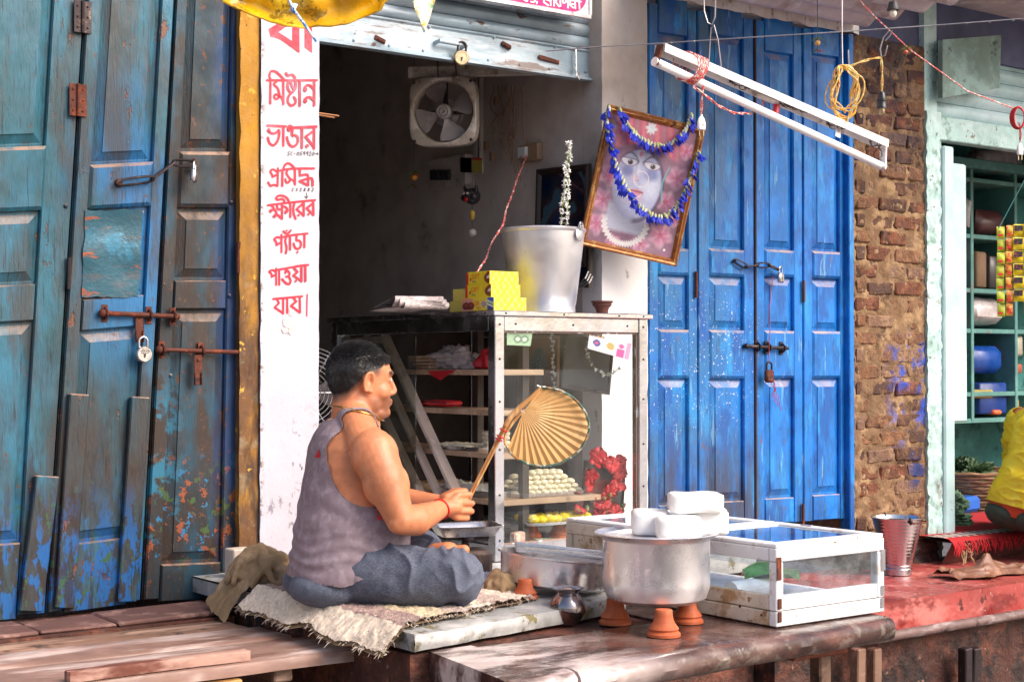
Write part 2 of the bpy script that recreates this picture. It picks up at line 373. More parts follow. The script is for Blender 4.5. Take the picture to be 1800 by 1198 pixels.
pl = tag(rough_slab(2.34, 3.26, 3.57, 5.2, .645, ZP, 2., y0b=3.745).build('plinth', MT['plinthstone'], smooth=50), kind='structure')
tag(rough_slab(3.265, 4.45, 4.32, 5.2, .62, ZP, 5.).build('plinth', MT['plinthstone'], smooth=50), kind='structure')
# masonry under the plinths
tag(MB().grid(60, 14, lambda u, v: V(lerp(.2, 4.46, u), 4.34 + noise.noise(V(u*40, v*6, 1.))*.035, lerp(0, .55, v))).build('plinth_wall', MT['underwall'], smooth=60), kind='structure')
tag(MB().box(.2, 2.33, 4.64, 5.0, .0, .606).build('plinth', MT['underwall']), kind='structure')
tag(MB().box(2.345, 4.45, 4.38, 8.0, 0, .615).build('plinth', MT['underwall']), kind='structure')
# red cement plinth to the right
m = MB()
RPX0, RPX1, RPY0, RPY1, RPZ = 4.47, 7.6, 4.18, 5.0, .455
m.grid(40, 8, lambda u, v: V(lerp(RPX0, RPX1, u), lerp(RPY0, RPY1, v), RPZ+noise.noise(V(u*9, v*3, 0))*.003))
m.grid(40, 5, lambda u, v: V(lerp(RPX0, RPX1, u), RPY0+noise.noise(V(u*25, v*2, 4))*.006*(1-v), lerp(RPZ-.145+noise.noise(V(u*50, 0, 0))*.008, RPZ, v)))
m.box(RPX0, RPX1, RPY0+.03, RPY1, .315, RPZ-.03)
tag(m.build('plinth', MT['redplinth'], smooth=50), kind='structure')
tag(MB().box(4.47, 7.6, 4.235, 5.0, 0, .314).build('plinth_wall', MT['underwall']), kind='structure')
# dark step of the neighbouring shop
m = MB()
m.grid(40, 6, lambda u, v: V(lerp(6.25, 9.2, u), lerp(4.80, 4.74, v)+noise.noise(V(u*30, v*2, 4))*.012, lerp(.457, .565, v)))
m.grid(40, 8, lambda u, v: V(lerp(6.25, 9.2, u), lerp(4.74, 6.6, v), .565+noise.noise(V(u*9, v*3, 0))*.004))
tag(m.build('plinth', wmat('dark_red_worn_step', '#5b2f2a', [dict(c='#b89a92', s=9., lo=.58, hi=.66), dict(c='#2c1a18', s=6., lo=.5, hi=.62)], rough=.6, bump=.6, bscale=30), smooth=50), kind='structure')

# room of the sweet shop
def struct(name, m, mat): return tag(m.build(name, mat), kind='structure')
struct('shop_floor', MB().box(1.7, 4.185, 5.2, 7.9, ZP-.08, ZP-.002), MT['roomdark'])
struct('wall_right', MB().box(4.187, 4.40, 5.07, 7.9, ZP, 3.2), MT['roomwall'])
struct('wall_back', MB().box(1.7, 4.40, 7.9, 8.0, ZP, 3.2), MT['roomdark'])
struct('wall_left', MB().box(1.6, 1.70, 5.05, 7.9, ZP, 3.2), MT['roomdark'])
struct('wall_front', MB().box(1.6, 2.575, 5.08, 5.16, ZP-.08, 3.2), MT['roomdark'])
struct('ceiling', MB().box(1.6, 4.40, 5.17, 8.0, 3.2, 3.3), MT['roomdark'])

# ---- fronts: pillars, jambs, wall above
fac = thing('building_facade', 'plastered upper wall of the old shop building above the doors', 'wall', (4.2, 5.0, 3.0))
MB().box(-5.0, 5.80, 4.96, 5.40, 3.305, 5.6).build('upper_wall', MT['concrete'], fac)
MB().box(-5.0, 1.30, 4.95, 5.04, 0.001, 3.30).build('side_wall', MT['concrete'], fac)
MB().box(1.305, 2.48, 4.95, 5.04, 3.0, 3.30).build('header', MT['concrete'], fac)
m = MB(); m.grid(60, 8, lambda u, v: V(lerp(4.43, 5.80, u), 4.93+noise.noise(V(u*30, v*5, 2))*.006, lerp(3.035 + noise.noise(V(u*14, 0, 7))*.018, 3.30, v)))
m.box(4.43, 5.80, 4.945, 5.2, 3.05, 3.30)
lint = m.build('lintel', wmat('peeling_whitewash', (.62, .56, .52), [dict(c=(.25, .17, .13), s=9., lo=.56, hi=.62, st=(2, 1, .6), h=-.5), dict(c=(.75, .72, .72), s=5., lo=.45, hi=.6)], rough=.8, bump=.5), fac, smooth=50)

pp = thing('lettered_pillar', 'whitewashed pillar painted with red Bengali lettering beside the teal door', 'pillar', (2.69, 5.0, ZP))
PX0, PX1 = PY(458, 600, YF).x, PY(561, 300, YF).x
def pillar_front(u, v):
    z = lerp(.665, 3.3, v); x = lerp(PX0, PX1, u)
    if u == 0: x += noise.noise(V(0, 0, z*14))*.004
    if u == 1: x += noise.noise(V(9, 0, z*18))*.0035
    return V(x, YF+noise.noise(V(x*6, 0, z*5))*.0015, z)
m = MB(); m.grid(10, 120, pillar_front); m.box(PX0+.006, PX1-.005, YF+.004, 5.15, .66, 3.3)
m.build('shaft', MT['whitewash'], pp, smooth=30)

# -------- brush lettering: strokes traced as ribbons a hair proud of the plaster
def ribbon(m, pts, wd, z0, tofn, jit=0.0):
    """round-ended stroke of width wd through 2D points, mapped by tofn(x,y,d)"""
    P = [Vector((p[0], p[1])) for p in pts]
    if len(P) > 2:
        Q = []
        for i in range(len(P)-1):
            p0, p1, p2, p3 = P[max(i-1, 0)], P[i], P[i+1], P[min(i+2, len(P)-1)]
            for k in range(4):
                t = k/4; Q.append(.5*((2*p1)+(p2-p0)*t+(2*p0-5*p1+4*p2-p3)*t*t+(3*p1-p0-3*p2+p3)*t**3))
        Q.append(P[-1]); P = Q
    n = len(P); h = wd/2; L_, R_ = [], []
    for i in range(n):
        d = P[min(i+1, n-1)]-P[max(i-1, 0)]
        if d.length == 0: continue
        d.normalize(); nn = Vector((-d.y, d.x)); k = h*(1+jit*noise.noise(V(P[i].x*.05, P[i].y*.05, 1)))
        L_.append(P[i]+nn*k); R_.append(P[i]-nn*k)
    d0 = (P[0]-P[1]).normalized(); d1 = (P[-1]-P[-2]).normalized()
    def arc(c, d): return [c + d*(h*.95*math.sin(a_)) + Vector((-d.y, d.x))*(h*math.cos(a_)) for a_ in (math.pi*.25, math.pi*.5, math.pi*.75)]
    b = len(m.v); V_ = []; F = []
    for a_, c_ in zip(L_, R_): V_ += [tofn(a_.x, a_.y, z0), tofn(c_.x, c_.y, z0)]
    k = len(L_)
    for i in range(k-1): F.append((2*i, 2*i+1, 2*i+3, 2*i+2))
    e = [tofn(q.x, q.y, z0) for q in arc(P[-1], d1)]; base = len(V_); V_ += e
    F.append((2*(k-1), 2*(k-1)+1, base+2, base+1, base))
    e = [tofn(q.x, q.y, z0) for q in arc(P[0], d0)]; base = len(V_); V_ += e
    F.append((1, 0, base+2, base+1, base))
    m.add(V_, F)
def dotm(m, x, y, r, z0, tofn):
    m.add([tofn(x+r*math.cos(a_), y+r*math.sin(a_), z0) for a_ in [2*math.pi*k/12 for k in range(12)]], [tuple(range(12))])
WORDS = [
 (120, 15, 60, 'lettering_mishtanna', [[(135,320),(1460,318)], [(235,330),(225,930)], [(235,310),(205,200),(235,100),(300,75),(400,110),(520,220),(605,310)],
   [(400,350),(335,400),(340,450),(420,520),(460,640),(470,740),(400,815),(345,790),(340,720),(390,690),(450,720),(520,770),(570,860)], [(575,350),(575,950)],
   [(645,130),(690,190),(800,170),(870,230),(890,310),(905,430),(890,540),(830,620),(740,700),(695,800),(710,920),(800,985),(890,920),(895,820),(850,760)],
   [(700,370),(690,500),(740,610),(800,650)], [(760,360),(850,550)], [(1010,340),(1012,990)], [(1390,330),(1392,980)],
   [(1165,590),(1140,520),(1200,450),(1290,460),(1390,560)], [(1170,890),(1145,830),(1200,770),(1290,770),(1390,850)]], [(1155,560,50), (1160,860,50)]),
 (210, 15, 62, 'lettering_bhandar', [[(150,160),(640,185)], [(185,260),(210,330),(300,370),(400,340),(455,280),(470,360),(440,520),(370,640),(300,680),(210,620),(165,480)],
   [(575,200),(575,690)], [(735,300),(705,240),(730,170),(790,180),(810,260),(810,420),(880,410),(955,470),(955,590),(900,680),(820,715),(730,650),(685,540),(670,465)],
   [(830,215),(1450,190)], [(1070,220),(1065,750)], [(1390,210),(1385,770)], [(1385,290),(1165,450)], [(1165,450),(1385,720)]], [(1205,695,46), (195,280,44), (730,260,46)]),
 (280, 15, 56, 'lettering_prasiddha', [[(430,235),(420,700)], [(420,350),(340,280),(280,270),(230,320),(275,400),(290,460)], [(290,460),(420,400)], [(420,700),(320,670),(240,700),(175,610)],
   [(440,310),(560,280),(850,245),(1385,240)], [(550,300),(545,705)], [(565,280),(610,160),(690,105),(780,140),(870,230)], [(680,300),(660,380),(770,530)], [(770,530),(690,620),(640,580),(625,520)], [(770,530),(850,560),(885,665)],
   [(880,260),(885,665)], [(1010,270),(1010,425)], [(1010,425),(1180,400),(1230,450),(1230,690)], [(1230,500),(1005,575)], [(1005,575),(1235,685)], [(1240,510),(1310,490),(1350,560),(1350,690)]], []),
 (330, 15, 58, 'lettering_kshirer', [[(165,460),(600,405),(1410,325)], [(270,470),(320,540),(250,600)], [(320,560),(390,640),(350,740)], [(400,690),(540,820)], [(540,820),(540,440)],
   [(410,470),(420,540),(480,570),(540,540)], [(570,490),(640,510),(685,590),(650,640)], [(600,400),(590,320),(520,295),(430,315),(390,270),(430,215),(540,205),(660,260),(730,370)],
   [(760,400),(760,770)], [(870,400),(840,520),(850,680),(900,820)], [(1110,370),(1110,740)], [(1110,400),(925,560)], [(925,560),(1110,730)], [(1365,340),(1370,720)], [(1365,400),(1190,535)], [(1190,535),(1370,710)]],
   [(975,720,32), (1240,695,33), (250,600,46), (350,740,46), (650,630,48)]),
 (395, 15, 56, 'lettering_peda', [[(525,260),(525,720)], [(525,360),(430,325),(335,375),(385,450),(395,535)], [(395,535),(525,450)], [(555,325),(700,290),(940,255),(1210,230)],
   [(650,330),(625,430),(660,600),(640,750)], [(750,300),(752,660)], [(930,270),(920,410),(990,410),(1040,490),(1020,590),(950,635),(880,590),(845,490)], [(1130,250),(1130,590)], [(575,170),(680,235),(770,145)]], [(950,715,28), (663,153,26)]),
 (455, 15, 56, 'lettering_paowa', [[(380,250),(385,680)], [(380,350),(290,290),(200,340),(260,390),(265,470)], [(265,470),(380,410)], [(400,290),(700,235),(1000,180),(1230,155)], [(465,300),(465,680)],
   [(640,290),(630,370)], [(660,290),(735,360),(720,440),(650,465)], [(720,460),(765,560),(730,660),(640,630),(545,530)], [(860,240),(950,340)], [(950,340),(840,430)], [(840,430),(1055,580)], [(1055,190),(1055,590)], [(1155,180),(1160,580)]], [(905,575,32)]),
 (510, 13.308, 48, 'lettering_jay', [[(270,205),(950,140)], [(360,210),(405,300)], [(405,300),(305,400)], [(305,400),(505,535)], [(505,190),(505,545)], [(600,190),(600,530)],
   [(750,180),(810,260)], [(810,260),(690,360)], [(690,360),(900,520)], [(895,170),(900,520)], [(1070,90),(1058,600), ]], []),
]
def on_pillar(y0, s_):
    return lambda x, y, d: PY(460+x/s_, y0+y/s_, YF-.0016-d)
for (y0, s_, wd, nm, strokes, dots) in WORDS:
    m = MB(); fn = on_pillar(y0, s_)
    for i, st_ in enumerate(strokes): ribbon(m, st_, 22 if (nm.endswith('jay') and st_[0] == (1070, 90)) else wd, i*.00012, fn, .25)
    for i, (x, y, r) in enumerate(dots): dotm(m, x, y, r, .002+i*.00012, fn)
    m.build('lettering', MT['letter'], pp)
m = MB(); fn = on_pillar(30, 15)
for i, pl_ in enumerate([[(180,320),(430,170),(900,-90),(990,-90),(1000,950),(760,780),(500,600),(350,540),(240,525)]]):
    outer = [(180,320),(430,170),(680,230),(440,400),(810,640),(810,-60),(990,-60),(1000,950),(760,780),(500,600),(350,540),(240,525)]
    m.add([fn(x, y, 0) for x, y in outer], [tuple(range(len(outer)))])
m.add([fn(x, y, 0) for x, y in [(1140,-60),(1330,-60),(1330,940),(1140,800)]], [(0, 1, 2, 3)])
m.add([fn(x, y, .0003) for x, y in [(100,-200),(1450,-200),(1450,-50),(100,-50)]], [(0, 1, 2, 3)])
bmm = m.build('lettering', MT['letter'], pp)
bm = bmesh.new(); bm.from_mesh(bmm.data); bmesh.ops.triangulate(bm, faces=bm.faces); bm.to_mesh(bmm.data); bm.free()
DG = {'0': [[(0,5),(2,1),(4,2),(5,6),(3,9),(1,8),(0,5)]], '2': [[(0,2),(2,0),(4,2),(3,5),(0,9),(5,9)]], '5': [[(5,0),(1,1),(1,4),(4,5),(4,8),(0,9)]], '8': [[(4,2),(2,0),(0,2),(4,6),(3,9),(0,8),(1,5),(4,2)]], '9': [[(4,3),(1,4),(1,1),(4,0),(4,9)]], '4': [[(1,0),(0,4),(4,4)], [(4,0),(3,9)]], 'S': [[(5,0),(1,1),(1,4),(4,6),(3,9),(0,9)]], 'C': [[(4,1),(1,2),(0,6),(4,9)]], '-': [[(0,5),(3,5)]], '7': [[(0,1),(3,2),(2,7),(0,9)]], '>': [[(0,5),(7,5)], [(4,2),(7,5),(5,8)]], 'v': [[(3,0),(3,10)], [(0,6),(3,10),(6,5)]]}
def scribble(txt, x, y, dx, sz, y0, s_, slant=0):
    m = MB(); fn = on_pillar(y0, s_); k = 0
    for ch in txt:
        for st_ in DG.get(ch, []):
            ribbon(m, [(x+a_*sz+(9-b_)*slant, y+b_*sz) for a_, b_ in st_], 15, .0002*(k % 3), fn); k += 1
        x += dx
    m.build('ink_note', MT['ink'], pp)
scribble('SC-059920>', 680, 850, 81, 10.5, 210, 15, 2)
scribble('252882', 790, 760, 106, 8.5, 280, 15, 2)
scribble('v', 1140, 140, 100, 14, 330, 15)
# torn sticker remains low on the pillar
m = MB(); fn = on_pillar(510, 13.308)
for q in ([(640,400),(730,460),(740,600),(650,600)], [(520,650),(600,605),(700,640),(725,760),(690,880),(590,890),(510,820),(495,720)], [(460,890),(540,870),(620,900),(640,1000),(500,1000)], [(650,860),(735,860),(745,960),(690,1040),(620,1000)]):
    m.add([fn(x, y, .0006) for x, y in q], [tuple(range(len(q)))])
m.build('torn_sticker', wmat('torn_paper', (.55, .47, .47), [dict(c=(.7, .3, .4), s=60., lo=.62, hi=.66), dict(c=(.25, .22, .24), s=50., lo=.6, hi=.66)], rough=.8), pp)

jb = thing('ochre_jamb', 'narrow ochre plastered door jamb, peeling and dark below, beside the lettered pillar', 'wall', (2.52, 5.0, .64))
m = MB(); JX0 = PY(424, 500, YF).x
m.grid(8, 110, lambda u, v: V(lerp(JX0, PX0-.002, u)+(noise.noise(V(5, 0, v*30))*.005 if u == 0 else 0), YF+.012+noise.noise(V(u*3, 0, v*26))*.006, lerp(.62, 3.3, v)))
m.box(JX0+.006, PX0-.003, YF+.022, 5.06, .62, 3.3)
m.build('plaster', MT['ochre'], jb, smooth=45)

cp = thing('concrete_pillar', 'bare plastered pillar between the shop opening and the blue door', 'pillar', (4.31, 5.0, ZP))
m = MB(); cx0, cx1 = PY(1058, 300, YF).x, PY(1138, 300, YF).x
m.grid(10, 90, lambda u, v: V(lerp(cx0, cx1, u)+(noise.noise(V(3, 0, v*40))*.004 if u in (0, 1) else 0), YF+noise.noise(V(u*3, 0, v*20))*.003, lerp(.70, 3.29, v)))
m.grid(6, 90, lambda u, v: V(cx0+noise.noise(V(3, 0, v*40))*.004*(1-u), lerp(YF, 5.07, u), lerp(.70, 3.29, v)))
m.box(cx0+.006, cx1-.004, YF+.006, 5.07, .70, 3.29)
m.build('shaft', MT['concrete'], cp, smooth=45)

# ================================================================== DOORS
def rectm(m, mp, u0, u1, v0, v1, d0, d1, bu, bv):
    o = [mp(a_, b_, d0) for a_, b_ in ((u0, v0), (u1, v0), (u1, v1), (u0, v1))]
    e = .35
    s_ = [mp(a_, b_, d1-(d1-d0)*e) for a_, b_ in ((u0, v0), (u1, v0), (u1, v1), (u0, v1))]
    f = [mp(a_, b_, d1) for a_, b_ in ((u0+bu, v0+bv), (u1-bu, v0+bv), (u1-bu, v1-bv), (u0+bu, v1-bv))]
    F = [(8, 9, 10, 11)]
    for i in range(4): j = (i+1) % 4; F += [(i, j, 4+j, 4+i), (4+i, 4+j, 8+j, 8+i)]
    m.add(o+s_+f, F); return m
def leaf(parent, quad, Y, mat, spec, su=.18, name='door_leaf', jit=.0):
    """quad = TL, TR, BR, BL pixels; spec = list of (kind, ytop_px, ybottom_px)"""
    TL, TR, BR, BL = [PY(q[0], q[1], Y if len(q) < 3 else q[2]) for q in quad]
    wd = ((TR-TL).length+(BR-BL).length)/2; ht = TL.z-BL.z
    def mp(u, v, d):
        q = lerp(lerp(BL, BR, u), lerp(TL, TR, u), v); q = q+V(0, -d, 0)
        return q
    cpx = sum(q[0] for q in quad)/4
    def vv(y):
        z = PY(cpx, y, Y).z; zb = (BL.z+BR.z)/2; zt = (TL.z+TR.z)/2; return (z-zb)/(zt-zb)
    bu, bv = .004/wd, .004/ht
    lf = rectm(MB(), mp, .0, 1., 0., 1., -.040, -.020, 0, 0).build(name, mat, parent)
    g = .002/wd
    rectm(MB(), mp, g, su-g, 0, 1, -.020, .0, bu, bv).build('stile', mat, lf)
    rectm(MB(), mp, 1-su+g, 1-g, 0, 1, -.020, .0, bu, bv).build('stile', mat, lf)
    for kind, y0, y1 in spec:
        v1, v0 = vv(y0), vv(y1)
        if kind == 'rail': rectm(MB(), mp, su, 1-su, v0, v1, -.020, .002, bu, bv).build('rail', mat, lf)
        elif kind == 'block':
            rectm(MB(), mp, su-.02, 1-su+.02, v0, v1, -.020, .007, .012/wd, .012/ht).build('lock_rail', mat, lf)
        else:
            m = MB(); du, dv = .035/wd, .035/ht; a_, b_ = su, 1-su; c0, c1 = v0, v1
            du = min(du, (b_-a_)*.27)
            R = []
            for ins, d in ((0, -.019), (.18, -.019), (1.0, -.006), (1.03, -.002)):
                R += [mp(x, y, d) for x, y in ((a_+du*ins, c0+dv*ins), (b_-du*ins, c0+dv*ins), (b_-du*ins, c1-dv*ins), (a_+du*ins, c1-dv*ins))]
            F = [(12, 13, 14, 15)]
            for k in range(3):
                for i in range(4): j = (i+1) % 4; F.append((4*k+i, 4*k+j, 4*k+4+j, 4*k+4+i))
            m.add(R, F).build('panel', mat, lf)
    return lf, mp
dl = thing('folding_door', 'weathered teal wooden folding door with flaking paint, beside the lettered pillar', 'door', (2.0, 5.0, .62))
YD = YF+.035
leaf(dl, [(-145, -170), (161, -170), (80, 1078), (-190, 1100)], YD, MT['teal'], [('rail', -172, -110), ('panel', -108, 255), ('block', 258, 372), ('panel', 375, 500), ('rail', 503, 568), ('panel', 571, 955), ('rail', 958, 1092)], su=.2)
lfB, mpB = leaf(dl, [(165, -170), (317, -170), (248, 1054), (84, 1077)], YD-.008, MT['teal'], [('rail', -172, -110), ('panel', -108, 283), ('block', 286, 364), ('panel', 368, 518), ('rail', 522, 577), ('panel', 580, 945), ('rail', 948, 1066)], su=.16)
lfC, mpC = leaf(dl, [(319, -170, YD+.012), (429, -170, YD+.02), (414, 1046, YD+.02), (253, 1054, YD+.0)], YD+.015, MT['darkteal'], [('rail', -172, -110), ('panel', -108, 262), ('block', 266, 364), ('panel', 368, 490), ('rail', 493, 543), ('panel', 547, 985), ('rail', 988, 1052)], su=.17)
# battens nailed over the lower part
for (a_, b_, wpx) in (((138, 692), (112, 1068), 34), ((245, 697), (222, 1056), 34), ((82, 836), (52, 1074), 40)):
    pa, pb = PY(*a_, YD-.02), PY(*b_, YD-.02); wd = wpx/FPX*5.3
    m = MB(); n_ = 14
    for i in range(1): m.bar(pb, pa, .030, wd, up=(1, 0, 0), ch=.004)
    m.jitter(.004, 9., a_[0]); m.build('batten', MT['teal'], dl)
# tin patch
m = MB(); m.grid(12, 14, lambda u, v: PY(lerp(150, 250, u)-(1-v)*6+(4*noise.noise(V(v*5, u*.5, 2)) if u in (0, 1) else 0), lerp(522, 368, v)+(5*noise.noise(V(u*6, 3, v*.5)) if v in (0, 1) else 0), YD-.013+.008*noise.noise(V(u*2.2, v*3, 7))))
m.build('tin_patch', wmat('painted_tin_patch', '#1d4f60', [dict(c='#45505a', s=6., lo=.5, hi=.62, st=(.5, 1, 2)), dict(c='#8a4a34', s=8., lo=.6, hi=.64, st=(.5, 1, 2.4)), dict(c='#2a6f8c', s=5., lo=.55, hi=.65)], rough=.4, metal=.2, bump=.4), dl, smooth=60)
# hinges
def hinge(px, py, mat, hgt=56, wpx=30, name='hinge'):
    m = MB(); c = PY(px, py, YD-.012); z = hgt/FPX*5.2; wd = wpx/FPX*5.2
    m.obox(c+V(-wd*.27, 0, 0), (wd*.5, .005, z), None, .001); m.obox(c+V(wd*.27, 0, 0), (wd*.5, .005, z), None, .001)
    m.tube([c+V(0, -.005, -z/2), c+V(0, -.005, z/2)], .006, 8)
    for sx in (-.3, .3):
        for sz in (-.33, 0, .33): m.ell(c+V(sx*wd, -.004, sz*z), (.004, .002, .004), None, 8, 4)
    return m.build(name, mat, dl, smooth=40)
hinge(145, 30, MT['iron']); hinge(137, 176, MT['rust'])
MB().tube([PY(122, 452, YD-.014), PY(121, 508, YD-.014)], .008, 8).build('hinge', MT['iron'], dl, smooth=40)
MB().tube([PY(420, 425, YD-.014), PY(419, 480, YD-.014)], .010, 8).build('hinge', MT['rust'], dl, smooth=40)
# sliding bolts
def bolt(parent, p0, p1, Y, r, mat, keepers=(), plate=None):
    a_, b_ = PY(*p0, Y-.022), PY(*p1, Y-.022); m = MB(); m.tube([a_, b_], r, 10); m.ell(a_, (r*1.7,)*3, None, 10, 6); bo = m.build('bolt', mat, parent, smooth=40)
    for k in keepers:
        c = lerp(a_, b_, k); m = MB(); m.tube([c+V(0, .022, .016), c+V(0, .004, .017), c+V(0, -r-.003, .004), c+V(0, -r-.003, -.004), c+V(0, .004, -.017), c+V(0, .022, -.016)], .005, 6)
        m.obox(c+V(0, .018, 0), (.022, .006, .06), None, .001); m.build('bolt_keeper', mat, bo, smooth=40)
    return bo
bolt(dl, (180, 550), (315, 556), YD-.005, .0085, MT['rust'], (.05, .62, .94))
bolt(dl, (280, 614), (425, 619), YD+.01, .008, MT['rust'], (.05, .52))
for (x, y) in ((245, 575), (348, 650)):
    c = PY(x, y, YD-.02); m = MB()
    R_ = Matrix.Rotation(.0, 3, 'Y')
    m.obox(c+V(0, 0, .0), (.030, .004, .105), None, .004); m.ell(c+V(0, -.003, .035), (.006, .004, .006), None, 8, 5)
    for sx in (-1, 1): m.obox(c+V(sx*.012, -.005, -.03), (.006, .008, .04), None, .002)
    m.build('hasp', MT['rust'], dl, smooth=40)
# hasp chain across the leaves
def chain(parent, pts, mat, wire=.0045, link=.045):
    L_ = [Vector(p) for p in pts]
    for i in range(len(L_)-1):
        a_, b_ = L_[i], L_[i+1]; d = (b_-a_).normalized(); s_ = (V(0, 0, 1) if i % 2 == 0 else V(0, -1, 0)); s_ = (s_-d*s_.dot(d)).normalized()
        c = []; hl = (b_-a_).length/2+.006; hw = .011; mid = (a_+b_)/2
        for k in range(18):
            t = 2*math.pi*k/18; cx = math.cos(t); cy = math.sin(t)
            c.append(mid + d*(hl*(abs(cx)**.6)*(1 if cx > 0 else -1)) + s_*(hw*(abs(cy)**.8)*(1 if cy > 0 else -1)))
        MB().tube(c, wire, 6, closed=True).build('chain_link', mat, parent, smooth=60)
ch = [PY(208, 322, YD-.03), PY(268, 314, YD-.035), PY(306, 286, YD-.04), PY(342, 288, YD-.02)]
chain(dl, ch, MT['iron'])
MB().ell(PY(208, 322, YD-.014), (.016, .01, .016), None, 10, 6).build('staple', MT['rust'], dl, smooth=50)
MB().tube([PY(342, 296, YD), PY(342, 296, YD-.03), PY(342, 280, YD-.03), PY(342, 280, YD)], .005, 6).build('staple', MT['rust'], dl, smooth=50)
# rivets
for (x, y, yy) in ((116, 362, 0), (138, 372, 0), (141, 306, 0), (267, 385, 0), (130, 548, 0), (288, 500, .012), (407, 356, .018), (404, 520, .018), (300, 660, .012)):
    MB().ell(PY(x, y, YD-.002+yy), (.008, .006, .008), None, 8, 5).build('rivet', MT['darkteal'], dl, smooth=60)

def padlock(c, size, ang, label, group=None, mat=None, shackle_mat=None, round_=False, yaw=0., engraved=False):
    """padlock hanging with the top of its shackle at c"""
    t = thing('padlock', label, 'padlock', c, group); R = Matrix.Rotation(yaw, 3, 'Z') @ Matrix.Rotation(ang, 3, 'Y'); s_ = size
    bc = c + R @ V(0, 0, -s_*1.05); m = MB()
    if round_:
        M_ = Matrix.Translation(bc) @ R.to_4x4() @ Matrix.Rotation(math.pi/2, 4, 'X')
        m.lathe([(0, -.26*s_), (.44*s_, -.26*s_), (.5*s_, -.2*s_), (.5*s_, .2*s_), (.44*s_, .26*s_), (.36*s_, .26*s_), (.34*s_, .23*s_), (0, .23*s_)], 24, M_)
    else: m.obox(bc, (s_*.86, s_*.4, s_*.95), R, s_*.14)
    b = m.build('body', mat, t, smooth=40)
    q = []
    for k in range(13):
        a_ = math.pi*k/12; q.append(c + R @ V(-.27*s_*math.cos(a_), 0, -.27*s_+.27*s_*math.sin(a_)))
    q = [c+R @ V(-.27*s_, 0, -.62*s_)]+q+[c+R @ V(.27*s_, 0, -.62*s_)]
    MB().tube(q, s_*.075, 8).build('shackle', shackle_mat or MT['steel'], t, smooth=60)
    k = MB(); k.obox(bc+R @ V(0, -s_*.27 if round_ else -s_*.205, -s_*.12), (s_*.07, s_*.02, s_*.2), R); k.obox(bc+R @ V(0, -s_*.27 if round_ else -s_*.205, -s_*.03), (s_*.12, s_*.02, s_*.1), R, s_*.02)
    k.build('keyhole', MT['ink'], b)
    if engraved:
        for i, zz in enumerate((.2, .08)):
            e = MB()
            for j in range(5-i): e.obox(bc+R @ V((j-2+i*.5)*s_*.13, -s_*.25, zz*s_), (s_*.07, s_*.02, s_*.07), R @ Matrix.Rotation(.5*j, 3, 'Y'))
            e.build('engraving', MT['iron'], b)
    return t
MT['brass'] = wmat('worn_brass', (.55, .42, .26), [dict(c=(.25, .18, .13), s=30., lo=.55, hi=.68)], rough=.35, metal=1., bump=.1)
MT['chromed'] = wmat('scratched_chrome', (.62, .58, .57), [dict(c=(.3, .26, .25), s=40., lo=.55, hi=.66)], rough=.28, metal=1., bump=.12, bscale=200)
padlock(PY(342, 284, YD-.045), .048, .15, 'small steel padlock on the iron chain of the teal door', mat=MT['chromed'], yaw=.9)
padlock(PY(252, 592, YD-.038), .056, 0., 'round silver padlock engraved on its face, on the teal door', mat=MT['chromed'], round_=True, engraved=True)

# ---- blue door
db = thing('folding_door', 'bright blue four-leaf wooden folding door spattered with white paint', 'door', (5.1, 5.0, .62))
YB = YF+.03
edges = [(1139, 4), (1226, 18), (1326, 34), (1411, 48), (1491, 60)]
blk = [(61, 434, 483, 577, 664), (64, 436, 485, 578, 665), (93, 437, 486, 579, 664), (98, 440, 489, 580, 664)]
for i in range(4):
    xa, ya = edges[i]; xb, yb = edges[i+1]; off = (.004, -.002, .006, .0)[i]
    t0, a_, b_, c_, d_ = blk[i]; bot = 935-i*6
    leaf(db, [(xa+1, ya), (xb-1, yb), (xb+1.5, bot-6), (xa+2, bot)], YB+off, MT['blue'],
         [('rail', ya-10, t0), ('panel', t0, a_), ('block', a_+2, b_), ('panel', b_+2, c_), ('block', c_+2, d_), ('panel', d_+2, bot-50), ('rail', bot-48, bot-4)], su=.2)
# cover strip where the pairs meet
MB().bar(PY(1327, 34, YB-.004), PY(1329, 926, YB-.004), .012, .012, up=(1, 0, 0), ch=.003).build('cover_strip', wmat('bare_dark_wood', '#3a2a2a', rough=.8), db)
fr = MB(); fr.box(PY(1491.5, 400, YF).x, PY(1500, 400, YF).x, YF-.005, YF+.06, .62, 3.035, .004); fr.build('door_frame', MT['blue'], db)
bolt(db, (1312, 608), (1385, 612), YB, .008, MT['iron'], (.3, .55, .9))
chain(db, [PY(1292, 458, YB-.02), PY(1312, 468, YB-.03), PY(1332, 466, YB-.03), PY(1352, 466, YB-.03), PY(1368, 474, YB-.03)], MT['iron'], .004)
MB().tube([PY(1292, 458, YB+.02), PY(1292, 458, YB-.03)], .007, 8).build('staple', MT['iron'], db)
for (x, y, h_) in ((1224, 500, 46), (1413, 512, 38), (1412, 905, 40)):
    MB().tube([PY(x, y-h_/2, YB-.006), PY(x, y+h_/2, YB-.006)], .007, 8).build('hinge', MT['rust'], db, smooth=40)
padlock(PY(1372, 468, YB-.035), .050, .0, 'dark steel padlock on the chain of the blue door', mat=MT['chromed'], yaw=.25)
padlock(PY(1352, 636, YB-.03), .062, .0, 'large rusty padlock with red thread hanging from the bolt of the blue door', mat=MT['rust'], shackle_mat=MT['iron'], round_=False)
m = MB()
def wig(p, q, n, amp, seed, sag=0.):
    p, q = Vector(p), Vector(q); o_ = []
    for i in range(n):
        t = i/(n-1); o_.append(lerp(p, q, t)+noise.noise_vector(V(t*4, seed, seed*2))*amp*math.sin(math.pi*t)+V(0, 0, -sag*4*t*(1-t)))
    return o_
